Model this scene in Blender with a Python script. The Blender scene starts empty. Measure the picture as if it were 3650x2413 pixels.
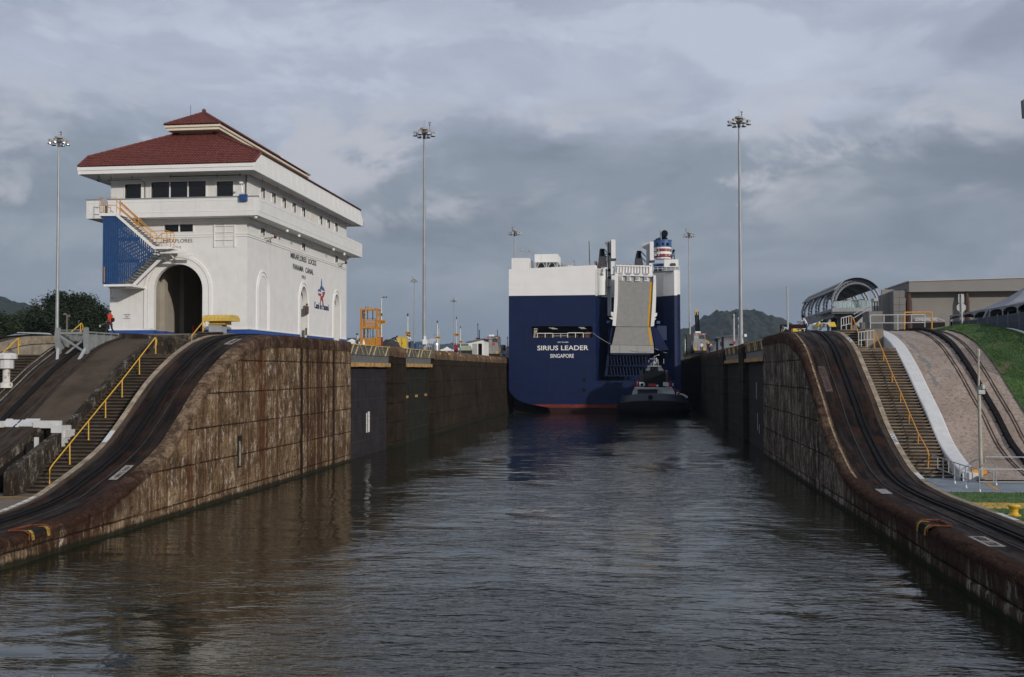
import bpy, bmesh, math, random
from mathutils import Vector, Matrix, noise as mnoise
from mathutils.geometry import tessellate_polygon
S = bpy.context.scene
COL = S.collection
R = math.radians
PI = math.pi
random.seed(7)

# ------------------------------------------------------------------ camera
CAM_F, CAM_CX, CAM_CY, CAM_H = 3816.0, 1825.0, 1206.5, 7.2
YAW = math.atan((2282.0 - CAM_CX) / CAM_F)
ROLL = 0.003
PITCH = math.atan((1322.0 + ROLL * 457 - CAM_CY) / CAM_F)
_f = Vector((-math.sin(YAW) * math.cos(PITCH), math.cos(YAW) * math.cos(PITCH), math.sin(PITCH)))
_r0 = Vector((math.cos(YAW), math.sin(YAW), 0))
_u0 = _r0.cross(_f)
_r = _r0 * math.cos(ROLL) - _u0 * math.sin(ROLL)
_u = _u0 * math.cos(ROLL) + _r0 * math.sin(ROLL)
cam_d = bpy.data.cameras.new('camera')
cam = bpy.data.objects.new('camera', cam_d)
COL.objects.link(cam)
cam_d.sensor_width = 36.0
cam_d.lens = 36.0 * CAM_F / 3650.0
cam_d.clip_start = 0.1
cam_d.clip_end = 9000
cam.matrix_world = Matrix(((_r.x, _u.x, -_f.x, 0), (_r.y, _u.y, -_f.y, 0), (_r.z, _u.z, -_f.z, CAM_H), (0, 0, 0, 1)))
S.camera = cam
S.render.resolution_x, S.render.resolution_y = 1024, 677
S.view_settings.view_transform = 'Standard'
S.view_settings.look = 'None'
S.view_settings.exposure = 0.0
S.view_settings.gamma = 1.0

# ------------------------------------------------------------------ sun and sky
SUN_AZ = R(138)      # clockwise from +Y (north) towards +X
SUN_EL = R(16.5)
sd = Vector((math.sin(SUN_AZ) * math.cos(SUN_EL), math.cos(SUN_AZ) * math.cos(SUN_EL), math.sin(SUN_EL)))
sl = bpy.data.lights.new('sun', 'SUN')
sl.energy = 2.75
sl.angle = R(1.5)
sl.color = (1.0, 0.93, 0.84)
so = bpy.data.objects.new('sun', sl)
COL.objects.link(so)
so.rotation_euler = sd.to_track_quat('Z', 'Y').to_euler()

class NT:
    """small helper round a node tree"""
    def __init__(s, nt):
        s.nt = nt; s.L = nt.links
    def n(s, t, **k):
        nd = s.nt.nodes.new(t)
        for a, b in k.items(): setattr(nd, a, b)
        return nd
    def put(s, sock, v):
        if isinstance(v, (int, float)):
            try: sock.default_value = v
            except TypeError: sock.default_value = (v, v, v, 1)[:len(sock.default_value)]
        elif isinstance(v, (tuple, list)):
            v = tuple(v)
            if len(sock.default_value) == 4 and len(v) == 3: v += (1,)
            sock.default_value = v
        else: s.L.new(v, sock)
    def math(s, op, a, b=0.0, c=None, clamp=False):
        nd = s.n('ShaderNodeMath', operation=op, use_clamp=clamp)
        s.put(nd.inputs[0], a); s.put(nd.inputs[1], b)
        if c is not None: s.put(nd.inputs[2], c)
        return nd.outputs[0]
    def vmath(s, op, a, b=(0, 0, 0)):
        nd = s.n('ShaderNodeVectorMath', operation=op)
        s.put(nd.inputs[0], a); s.put(nd.inputs[1], b)
        return nd.outputs[0]
    def mix(s, f, a, b, blend='MIX'):
        nd = s.n('ShaderNodeMix', data_type='RGBA', blend_type=blend)
        s.put(nd.inputs[0], f); s.put(nd.inputs[6], a); s.put(nd.inputs[7], b)
        return nd.outputs[2]
    def ramp(s, f, a, b, lo=0.0, hi=1.0):
        nd = s.n('ShaderNodeMapRange', interpolation_type='SMOOTHSTEP')
        s.put(nd.inputs[0], f); s.put(nd.inputs[1], a); s.put(nd.inputs[2], b); s.put(nd.inputs[3], lo); s.put(nd.inputs[4], hi)
        return nd.outputs[0]
    def noise(s, v, sc, detail=4.0, rough=0.55, dist=0.0, off=None):
        """noise of vector v; sc is a scalar or a per-axis tuple"""
        if isinstance(sc, (tuple, list)):
            v = s.vmath('MULTIPLY', v, tuple(sc)); sc = 1.0
        if off: v = s.vmath('ADD', v, off)
        nd = s.n('ShaderNodeTexNoise')
        s.put(nd.inputs['Vector'], v); nd.inputs['Scale'].default_value = sc
        nd.inputs['Detail'].default_value = detail; nd.inputs['Roughness'].default_value = rough
        nd.inputs['Distortion'].default_value = dist
        return nd.outputs[0]
    def xyz(s, v):
        nd = s.n('ShaderNodeSeparateXYZ'); s.put(nd.inputs[0], v); return nd.outputs
    def comb(s, x, y, z):
        nd = s.n('ShaderNodeCombineXYZ'); s.put(nd.inputs[0], x); s.put(nd.inputs[1], y); s.put(nd.inputs[2], z); return nd.outputs[0]

W = bpy.data.worlds.new('World'); S.world = W; W.use_nodes = True
w = NT(W.node_tree); W.node_tree.nodes.clear()
out = w.n('ShaderNodeOutputWorld'); bg = w.n('ShaderNodeBackground'); bg.inputs[1].default_value = 0.104
sky = w.n('ShaderNodeTexSky', sky_type='NISHITA'); sky.sun_disc = False
sky.sun_elevation = SUN_EL; sky.sun_rotation = SUN_AZ; sky.air_density = 1.0; sky.dust_density = 2.5
tc = w.n('ShaderNodeTexCoord').outputs['Generated']
dx, dy, dz = w.xyz(tc)
zz = w.math('MAXIMUM', dz, 0.0)
az = w.math('ARCTAN2', dx, dy)
hz = w.math('SQRT', w.math('ADD', w.math('MULTIPLY', dx, dx), w.math('MULTIPLY', dy, dy)))
ev = w.math('ARCTAN2', dz, hz)
A = w.comb(az, w.math('MULTIPLY', ev, 2.0), 0.0)
n1 = w.noise(A, 3.4, 8, 0.52, 0.25, (1.3, 0.62, 0.4))
n2 = w.noise(A, 7.0, 9, 0.60, 0.35, (7.3, 2.1, 3))
n4 = w.noise(w.comb(az, w.math('MULTIPLY', ev, 2.4), 5.0), 4.6, 9, 0.60, 0.4, (2.2, 4.4, 1))
n3 = w.noise(w.comb(az, w.math('MULTIPLY', ev, 4.2), 2.0), 2.3, 6, 0.5, 0.3, (3.3, 9.1, 5))
m = w.math('ADD', w.math('MULTIPLY', n1, 0.55), w.math('MULTIPLY', n2, 0.45))
# cloud decks as the eye rises: clear grey blue at the foot, a grey billowing bank, pale high sheet
el = w.math('ADD', ev, w.math('MULTIPLY', w.math('SUBTRACT', m, 0.5), 0.30))
c = w.mix(w.ramp(el, 0.010, 0.080), (2.35, 2.92, 3.45), (2.60, 2.95, 3.50))
c = w.mix(w.ramp(el, 0.175, 0.265), c, (4.25, 4.72, 5.75))
def mul(f, k_): return w.mix(f, c, w.mix(1.0, c, k_, 'MULTIPLY'))
c = mul(w.ramp(n3, 0.46, 0.62, 0.0, 0.75), (0.80, 0.805, 0.825))
c = mul(w.math('MULTIPLY', w.ramp(n4, 0.50, 0.62), w.ramp(ev, 0.02, 0.09, 0.2, 0.85)), (0.80, 0.81, 0.83))
c = mul(w.math('MULTIPLY', w.ramp(n4, 0.48, 0.38), w.ramp(ev, 0.03, 0.11, 0.1, 0.9)), (1.24, 1.22, 1.19))
c = mul(w.ramp(n2, 0.46, 0.66, 0.0, 0.7), (1.15, 1.14, 1.12))
pk = w.math('MULTIPLY', w.ramp(n2, 0.46, 0.58), w.math('MULTIPLY', w.ramp(ev, 0.11, 0.17), w.ramp(ev, 0.27, 0.21)))
c = w.mix(w.math('MULTIPLY', pk, w.ramp(n1, 0.47, 0.60)), c, (5.2, 5.25, 5.75))
skyc = w.mix(0.92, sky.outputs[0], c)
# the wide overcast overhead lights the scene
w.put(bg.inputs[0], w.mix(w.ramp(dz, -0.01, 0.0), (0.5, 0.55, 0.5), skyc))
w.L.new(bg.outputs[0], out.inputs[0])

# ------------------------------------------------------------------ measuring helpers (photo pixel -> point on a known plane)
def ray(px_, py_): return _f * CAM_F + _r * (px_ - CAM_CX) - _u * (py_ - CAM_CY)
def onX(px_, py_, x): D = ray(px_, py_); return Vector((0, 0, CAM_H)) + D * (x / D.x)
def onY(px_, py_, y): D = ray(px_, py_); return Vector((0, 0, CAM_H)) + D * (y / D.y)
def onZ(px_, py_, z): D = ray(px_, py_); return Vector((0, 0, CAM_H)) + D * ((z - CAM_H) / D.z)

# ------------------------------------------------------------------ mesh helpers
class MB:
    def __init__(s): s.v = []; s.f = []; s.m = []; s.mi = 0
    def add(s, vs, fs):
        o = len(s.v); s.v += [tuple(p) for p in vs]
        for f in fs: s.f.append(tuple(i + o for i in f)); s.m.append(s.mi)
        return s
    def box(s, x0, x1, y0, y1, z0, z1):
        if x0 > x1: x0, x1 = x1, x0
        if y0 > y1: y0, y1 = y1, y0
        if z0 > z1: z0, z1 = z1, z0
        v = [(x, y, z) for z in (z0, z1) for y in (y0, y1) for x in (x0, x1)]
        return s.add(v, [(0, 2, 3, 1), (4, 5, 7, 6), (0, 1, 5, 4), (2, 6, 7, 3), (0, 4, 6, 2), (1, 3, 7, 5)])
    def bar(s, a, b, w_, h_=None, up=(0, 0, 1)):
        """rectangular bar from a to b, w_ across and h_ along up"""
        a = Vector(a); b = Vector(b); d = (b - a).normalized(); h_ = h_ or w_
        x = d.cross(Vector(up))
        if x.length < 1e-4: x = d.cross(Vector((1, 0, 0)))
        x.normalize(); z = x.cross(d)
        v = []
        for p in (a, b):
            for i, j in ((-1, -1), (1, -1), (1, 1), (-1, 1)): v.append(p + x * (w_ / 2 * i) + z * (h_ / 2 * j))
        return s.add(v, [(0, 1, 2, 3), (7, 6, 5, 4), (0, 4, 5, 1), (1, 5, 6, 2), (2, 6, 7, 3), (3, 7, 4, 0)])
    def tube(s, pts, r, n=8, r1=None, cap=True):
        pts = [Vector(p) for p in pts]; rings = []; N = len(pts)
        up = Vector((0, 0, 1))
        for i, p in enumerate(pts):
            d = (pts[min(i + 1, N - 1)] - pts[max(i - 1, 0)]).normalized()
            x = d.cross(up)
            if x.length < 0.05: x = d.cross(Vector((0, 1, 0)))
            x.normalize(); y = x.cross(d)
            rr = r if r1 is None else r + (r1 - r) * i / (N - 1)
            rings.append([p + x * (rr * math.cos(2 * PI * k / n)) + y * (rr * math.sin(2 * PI * k / n)) for k in range(n)])
        v = [q for g in rings for q in g]; f = []
        for i in range(N - 1):
            for k in range(n):
                k2 = (k + 1) % n
                f.append((i * n + k, i * n + k2, (i + 1) * n + k2, (i + 1) * n + k))
        if cap: f.append(tuple(range(n))[::-1]); f.append(tuple((N - 1) * n + k for k in range(n)))
        return s.add(v, f)
    def lathe(s, prof, c=(0, 0, 0), n=16, sx=1, sy=1):
        v = []; f = []; c = Vector(c)
        for (r_, z) in prof:
            for k in range(n): v.append(c + Vector((r_ * sx * math.cos(2 * PI * k / n), r_ * sy * math.sin(2 * PI * k / n), z)))
        for i in range(len(prof) - 1):
            for k in range(n):
                k2 = (k + 1) % n; f.append((i * n + k, i * n + k2, (i + 1) * n + k2, (i + 1) * n + k))
        f.append(tuple(range(n))[::-1]); f.append(tuple((len(prof) - 1) * n + k for k in range(n)))
        return s.add(v, f)
    def ball(s, c, rx, ry=None, rz=None, n=10, m=7):
        ry = ry or rx; rz = rz or rx
        v = []; f = []; c = Vector(c)
        for i in range(m + 1):
            t = PI * i / m
            for k in range(n):
                v.append(c + Vector((rx * math.sin(t) * math.cos(2 * PI * k / n), ry * math.sin(t) * math.sin(2 * PI * k / n), -rz * math.cos(t))))
        for i in range(m):
            for k in range(n):
                k2 = (k + 1) % n; f.append((i * n + k, i * n + k2, (i + 1) * n + k2, (i + 1) * n + k))
        return s.add(v, f)
    def slab(s, outer, holes, to3, t0, t1):
        """flat plate: 2-D outline with holes, to3(u, v, t) -> point, thickness t0..t1"""
        loops = [outer] + list(holes)
        tris = tessellate_polygon([[Vector((u, v, 0)) for u, v in l] for l in loops])
        flat = [p for l in loops for p in l]; n = len(flat)
        v = [to3(u, q, t0) for u, q in flat] + [to3(u, q, t1) for u, q in flat]
        f = [tuple(t) for t in tris] + [tuple(i + n for i in reversed(t)) for t in tris]
        o = 0
        for l in loops:
            k = len(l)
            for i in range(k):
                j = (i + 1) % k; f.append((o + i, o + j, o + j + n, o + i + n))
            o += k
        return s.add(v, f)
    def grid(s, rows):
        """rows of equal-length point lists joined as a sheet"""
        n = len(rows[0]); v = [p for r_ in rows for p in r_]
        f = [(i * n + j, i * n + j + 1, (i + 1) * n + j + 1, (i + 1) * n + j) for i in range(len(rows) - 1) for j in range(n - 1)]
        return s.add(v, f)
    def build(s, name, mat, parent=None, smooth=False, recalc=True):
        me = bpy.data.meshes.new(name)
        off = rootloc(parent)
        me.from_pydata([(p[0] - off.x, p[1] - off.y, p[2] - off.z) for p in s.v], [], s.f)
        mats = mat if isinstance(mat, (list, tuple)) else [mat]
        for q in mats: me.materials.append(q)
        if len(mats) > 1: me.polygons.foreach_set('material_index', s.m)
        if recalc:
            b = bmesh.new(); b.from_mesh(me); bmesh.ops.recalc_face_normals(b, faces=b.faces); b.to_mesh(me); b.free()
        if smooth: me.polygons.foreach_set('use_smooth', [True] * len(me.polygons))
        me.update()
        o = bpy.data.objects.new(name, me); COL.objects.link(o)
        if parent: o.parent = parent
        return o

def rootloc(p):
    off = Vector((0, 0, 0))
    while p is not None: off = off + Vector(p.location); p = p.parent
    return off
def tag(o, label, cat, group=None, kind=None):
    if label: o['label'] = label
    if cat: o['category'] = cat
    if group: o['group'] = group
    if kind: o['kind'] = kind
    return o
def thing(name, loc, label, cat, group=None):
    o = bpy.data.objects.new(name, None); COL.objects.link(o); o.empty_display_size = 0.3
    o.location = loc; return tag(o, label, cat, group)
def struct(o): o['kind'] = 'structure'; return o
def copy_tree(o, loc=None, label=None, parent=None, rz=None, scale=None):
    c_ = o.copy(); COL.objects.link(c_); c_.parent = parent
    for ch in list(o.children): copy_tree(ch, parent=c_)
    if loc is not None: c_.location = loc
    if rz is not None: c_.rotation_euler = (0, 0, rz)
    if scale is not None: c_.scale = (scale,) * 3
    if label: c_['label'] = label
    return c_
def interp(tab, x):
    """smooth (monotone cubic) interpolation of a table"""
    if x <= tab[0][0]: return tab[0][1]
    if x >= tab[-1][0]: return tab[-1][1]
    n = len(tab)
    d = [(tab[i + 1][1] - tab[i][1]) / (tab[i + 1][0] - tab[i][0]) for i in range(n - 1)]
    def mm(i):
        if i == 0: return d[0]
        if i == n - 1: return d[-1]
        if d[i - 1] * d[i] <= 0: return 0
        return 2 * d[i - 1] * d[i] / (d[i - 1] + d[i])
    for i in range(n - 1):
        if tab[i][0] <= x <= tab[i + 1][0]:
            h = tab[i + 1][0] - tab[i][0]; t = (x - tab[i][0]) / h
            return ((2*t**3 - 3*t*t + 1) * tab[i][1] + (t**3 - 2*t*t + t) * h * mm(i) + (-2*t**3 + 3*t*t) * tab[i+1][1] + (t**3 - t*t) * h * mm(i+1))
def nz(x, y, z, s_=1.0): return mnoise.noise(Vector((x * s_, y * s_, z * s_)))
def text_mesh(txt, to3, height, mat, name, parent=None, depth=0.02, width=None, align='LEFT', bold=0.0, spacing=1.0, label=None):
    """lettering as solid mesh; to3(u, v, t) maps the text plane into the world; (0,0) is the lower left corner"""
    cu = bpy.data.curves.new('txt', 'FONT'); cu.body = txt; cu.size = 1.0; cu.offset = bold; cu.space_character = spacing; cu.resolution_u = 3
    ob = bpy.data.objects.new('txt', cu); COL.objects.link(ob)
    dg = bpy.context.evaluated_depsgraph_get(); dg.update()
    me = bpy.data.meshes.new_from_object(ob.evaluated_get(dg))
    vs = [v.co.copy() for v in me.vertices]; fs = [tuple(p.vertices) for p in me.polygons]
    bpy.data.objects.remove(ob); bpy.data.curves.remove(cu); bpy.data.meshes.remove(me)
    x0 = min(v.x for v in vs); x1 = max(v.x for v in vs); y0 = min(v.y for v in vs); y1 = max(v.y for v in vs)
    sy = height / (y1 - y0); sx = (width / (x1 - x0)) if width else sy
    ox = {'LEFT': 0, 'CENTER': -0.5, 'RIGHT': -1}[align] * (x1 - x0) * sx
    n = len(vs)
    P3 = [to3((v.x - x0) * sx + ox, (v.y - y0) * sy, depth) for v in vs]
    # rim faces give the letters thickness
    edges = {}
    for f in fs:
        for i in range(len(f)):
            a, b = f[i], f[(i + 1) % len(f)]
            edges[(a, b)] = 1
    P3 += [to3((v.x - x0) * sx + ox, (v.y - y0) * sy, 0.0) for v in vs]
    F = list(fs)
    for (a, b) in edges:
        if (b, a) not in edges: F.append((a, a + n, b + n, b))
    mb = MB(); mb.add(P3, F)
    return mb.build(name, mat, parent, recalc=False)

# ------------------------------------------------------------------ materials
MATS = {}
def mat(name, col, rough=0.6, metal=0.0, spec=0.5, var=0.0, vs=3.0, dirt=0.0, dirtcol=(0.05, 0.04, 0.03), streak=0.0, bump=0.0, bs=20.0, emis=None):
    """a painted / plain surface with slight procedural variation, grime and vertical streaks"""
    if name in MATS: return MATS[name]
    mt = bpy.data.materials.new(name); mt.use_nodes = True; k = NT(mt.node_tree)
    bs_ = mt.node_tree.nodes['Principled BSDF']
    pos = k.n('ShaderNodeNewGeometry').outputs['Position']
    c_ = col
    if var:
        nn = k.noise(pos, vs, 5, 0.6)
        c_ = k.mix(k.ramp(nn, 0.3, 0.7), tuple(x * (1 - var) for x in col), tuple(min(1, x * (1 + var)) for x in col))
    if dirt:
        nn = k.noise(pos, vs * 1.7, 6, 0.65, off=(3, 1, 7))
        c_ = k.mix(k.math('MULTIPLY', k.ramp(nn, 0.48, 0.72), dirt), c_, dirtcol)
    if streak:
        nn = k.noise(pos, (3.5, 3.5, 0.22), 5, 0.6, off=(1, 8, 3))
        c_ = k.mix(k.math('MULTIPLY', k.ramp(nn, 0.5, 0.75), streak), c_, dirtcol)
    k.put(bs_.inputs['Base Color'], c_)
    bs_.inputs['Roughness'].default_value = rough; bs_.inputs['Metallic'].default_value = metal
    bs_.inputs['Specular IOR Level'].default_value = spec if rough < 0.65 else 0.10
    if emis:
        bs_.inputs['Emission Color'].default_value = tuple(emis[:3]) + (1,); bs_.inputs['Emission Strength'].default_value = emis[3]
    if bump:
        b_ = k.n('ShaderNodeBump'); b_.inputs['Strength'].default_value = bump; b_.inputs['Distance'].default_value = 0.05
        k.L.new(k.noise(pos, bs, 5, 0.6), b_.inputs['Height']); k.L.new(b_.outputs[0], bs_.inputs['Normal'])
    MATS[name] = mt
    return mt

def hull_paint(name, col, seam=0.8, rough=0.5, rust=0.25, wob=0.08):
    """ship plating: faint plate seams, weld ripple and thin rust weeps"""
    mt = bpy.data.materials.new(name); mt.use_nodes = True; k = NT(mt.node_tree); b = mt.node_tree.nodes['Principled BSDF']
    pos = k.n('ShaderNodeNewGeometry').outputs['Position']; x, y, z = k.xyz(pos)
    a = k.noise(pos, (0.35, 0.35, 0.5), 5, 0.65); st = k.noise(pos, (2.2, 2.2, 0.10), 5, 0.7, off=(4, 4, 4))
    c_ = k.mix(k.ramp(a, 0.35, 0.65), tuple(q * (1 - wob) for q in col), tuple(q * (1 + wob * 1.6) for q in col))
    c_ = k.mix(k.math('MULTIPLY', k.ramp(st, 0.55, 0.72), rust), c_, (0.16, 0.10, 0.07))
    fz_ = k.math('ABSOLUTE', k.math('SUBTRACT', k.math('FRACT', k.math('DIVIDE', z, 2.35)), 0.5)); fx_ = k.math('ABSOLUTE', k.math('SUBTRACT', k.math('FRACT', k.math('DIVIDE', k.math('ADD', x, 1.3), 5.6)), 0.5))
    sm = k.math('MAXIMUM', k.ramp(fz_, 0.006, 0.016, 1.0, 0.0), k.ramp(fx_, 0.002, 0.006, 1.0, 0.0))
    c_ = k.mix(k.math('MULTIPLY', sm, 1 - seam), c_, tuple(q * 0.3 for q in col))
    k.put(b.inputs['Base Color'], c_); b.inputs['Roughness'].default_value = rough; b.inputs['Specular IOR Level'].default_value = 0.25
    bp = k.n('ShaderNodeBump'); bp.inputs['Strength'].default_value = 0.35; bp.inputs['Distance'].default_value = 0.06
    k.L.new(k.noise(pos, (0.9, 0.9, 0.9), 3, 0.5), bp.inputs['Height']); k.L.new(bp.outputs[0], b.inputs['Normal'])
    MATS[name] = mt
    return mt

def lockwall_mat(name, light, mid, dark, rust, white, rustamt, whiteamt, ax='y', bare=None, joints=True, rim=False, seed=0, wt=0.50):
    """old mass concrete: pour joints, white lime blotches, rust runs, green slime at the waterline"""
    mt = bpy.data.materials.new(name); mt.use_nodes = True; k = NT(mt.node_tree)
    b = mt.node_tree.nodes['Principled BSDF']
    pos = k.n('ShaderNodeNewGeometry').outputs['Position']
    x, y, z = k.xyz(pos)
    o = (seed * 1.7, seed * 3.1, seed)
    big = k.noise(pos, (0.25, 0.25, 0.35), 4, 0.6, off=o)
    med = k.noise(pos, (1.9, 1.9, 1.0), 7, 0.7, off=o)
    fine = k.noise(pos, (6, 6, 4.0), 6, 0.78, off=o)
    c_ = k.mix(k.ramp(med, 0.36, 0.64), dark, mid)
    c_ = k.mix(k.math('MULTIPLY', k.ramp(k.math('ADD', k.math('MULTIPLY', big, 0.5), k.math('MULTIPLY', fine, 0.5)), 0.44, 0.62), 0.8), c_, light)
    c_ = k.mix(k.math('MULTIPLY', k.ramp(k.math('ADD', k.math('MULTIPLY', k.noise(pos, (0.45, 0.45, 0.6), 6, 0.75, 0.4, (12, 4, 4)), 0.8), k.math('MULTIPLY', fine, 0.2)), 0.47, 0.60), 0.72), c_, dark)
    # form-board grain: thin horizontal lines, broken by noise
    hl = k.noise(pos, (0.7, 0.7, 9.0), 3, 0.6, off=o)
    c_ = k.mix(k.math('MULTIPLY', k.ramp(hl, 0.5, 0.72), 0.55), c_, dark)
    pit = k.noise(pos, (14, 14, 9), 3, 0.6, off=o)
    c_ = k.mix(k.math('MULTIPLY', k.ramp(pit, 0.56, 0.66), 0.7), c_, tuple(q * 0.35 for q in dark))
    # lime blotches
    wn = k.noise(pos, (2.0, 2.0, 1.0), 5, 0.7, off=(5, 5, 5)); wf = k.noise(pos, (9, 9, 3.5), 5, 0.8, off=(2, 9, 5))
    wm = k.math('MULTIPLY', k.ramp(wn, wt - 0.02, wt + 0.12), k.ramp(wf, wt - 0.03, wt + 0.06))
    c_ = k.mix(k.math('MULTIPLY', wm, whiteamt), c_, white)
    sb = k.noise(pos, (0.9, 0.9, 0.30), 6, 0.78, off=(6, 2, 7)); c_ = k.mix(k.math('MULTIPLY', k.ramp(sb, 0.49, 0.60), 0.8), c_, dark)
    bl = k.noise(pos, (3.2, 3.2, 0.16), 4, 0.7, off=(1, 6, 9)); c_ = k.mix(k.math('MULTIPLY', k.math('MULTIPLY', k.ramp(bl, 0.54, 0.62), k.ramp(wf, 0.40, 0.55)), whiteamt * 0.6), c_, light)
    # rust and soot runs
    r1 = k.noise(pos, (1.7, 1.7, 0.05), 6, 0.7, off=(8, 3, 1)); r2 = k.noise(pos, (4.5, 4.5, 0.25), 4, 0.6, off=(4, 3, 1))
    region = k.noise(pos, (0.11, 0.11, 0.02), 2, 0.5, off=(o[0], 2.2 + o[1], 1))
    rm = k.math('MULTIPLY', k.ramp(k.math('ADD', k.math('MULTIPLY', r1, 0.72), k.math('MULTIPLY', r2, 0.28)), 0.47, 0.58), k.ramp(region, 0.35, 0.6, 0.25, 1.0))
    c_ = k.mix(k.math('MULTIPLY', rm, rustamt), c_, rust)
    if bare:
        ya_, yb_ = bare
        ny = k.math('ADD', y, k.math('MULTIPLY', k.math('SUBTRACT', k.noise(pos, (0.5, 0.5, 1.5), 5, 0.7, off=(3, 3, 3)), 0.5), 7.0))
        bm = k.math('MULTIPLY', k.ramp(ny, ya_, ya_ + 2.0), k.ramp(ny, yb_, yb_ - 2.0))
        c_ = k.mix(k.math('MULTIPLY', bm, k.ramp(fine, 0.38, 0.56, 0.25, 0.95)), c_, k.mix(k.ramp(med, 0.4, 0.6), (0.085, 0.056, 0.036), (0.24, 0.17, 0.11)))
    lowy = (49.5, 45.0) if ax == 'y' else (60.0, 53.0)
    if rim is not None:
        lz = k.ramp(k.math('ADD', y, k.math('MULTIPLY', k.math('SUBTRACT', big, 0.5), 8.0)), lowy[0], lowy[1])
        ls_ = k.ramp(k.math('ADD', k.math('MULTIPLY', k.noise(pos, (1.5, 1.5, 0.10), 5, 0.7, off=(2, 5, 2)), 0.75), k.math('MULTIPLY', k.math('SUBTRACT', z, 0.8), 0.10)), 0.27, 0.36)
        c_ = k.mix(k.math('MULTIPLY', k.math('MULTIPLY', lz, ls_), 0.88), c_, k.mix(k.ramp(fine, 0.35, 0.6), (0.020, 0.010, 0.007), (0.052, 0.026, 0.017)))
    if not rim and ax == 'y':
        st = k.math('MULTIPLY', k.math('MULTIPLY', k.ramp(y, 71.0, 72.5), k.ramp(y, 81.5, 79.5)), k.ramp(k.noise(pos, (2.6, 2.6, 0.03), 4, 0.75, off=(7, 7, 2)), 0.47, 0.53))
        c_ = k.mix(k.math('MULTIPLY', st, 0.85), c_, (0.042, 0.018, 0.010))
    if not rim:
        for yc, wd in ((71.6, 0.36), (79.4, 0.30), (76.1, 0.10)) if ax == 'y' else ((84.4, 0.13), (85.2, 0.1), (72.0, .12), (66.5, .1)):
            dl = k.math('ABSOLUTE', k.math('SUBTRACT', k.math('ADD', y, k.math('MULTIPLY', k.noise(pos, (1, 0.2, 2.2), 3), 0.12)), yc + 0.05))
            c_ = k.mix(k.ramp(dl, wd * 0.6, wd, 0.93, 0.0), c_, (0.018, 0.010, 0.007))
    if joints:
        zw = k.math('ADD', z, k.math('MULTIPLY', k.math('SUBTRACT', k.noise(pos, (1.2, 1.2, 1.2), 4), 0.5), 0.09))
        fr = k.math('FRACT', k.math('DIVIDE', k.math('ADD', zw, 0.35), 1.83))
        jm = k.ramp(k.math('ABSOLUTE', k.math('SUBTRACT', fr, 0.5)), 0.012, 0.032, 1.0, 0.0)
        c_ = k.mix(k.math('MULTIPLY', jm, k.ramp(k.noise(pos, (0.5, 0.5, 0.5), 3, 0.6, off=(9, 9, 1)), 0.3, 0.5, 0.35, 0.9)), c_, tuple(q * 0.25 for q in dark))
        fy = k.math('FRACT', k.math('DIVIDE', k.math('ADD', y, 2.3), 27.3))
        jv = k.ramp(k.math('ABSOLUTE', k.math('SUBTRACT', fy, 0.5)), 0.0008, 0.0022, 0.8, 0.0)
        c_ = k.mix(jv, c_, tuple(q * 0.3 for q in dark))
    # slime band just above the water
    zs = k.math('ADD', z, k.math('MULTIPLY', k.noise(pos, (3, 3, 0.5), 4, 0.7), -0.35))
    c_ = k.mix(k.ramp(zs, -0.02, 0.16, 0.94, 0.0), c_, (0.016, 0.018, 0.010))
    k.put(b.inputs['Base Color'], c_)
    b.inputs['Roughness'].default_value = 0.95; b.inputs['Specular IOR Level'].default_value = 0.06
    bp = k.n('ShaderNodeBump'); bp.inputs['Strength'].default_value = 0.8; bp.inputs['Distance'].default_value = 0.06
    hh = k.math('ADD', k.math('MULTIPLY', fine, 0.6), k.math('ADD', k.math('MULTIPLY', hl, 0.5), k.math('MULTIPLY', pit, -0.5)))
    k.L.new(hh, bp.inputs['Height']); k.L.new(bp.outputs[0], b.inputs['Normal'])
    return mt
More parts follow.
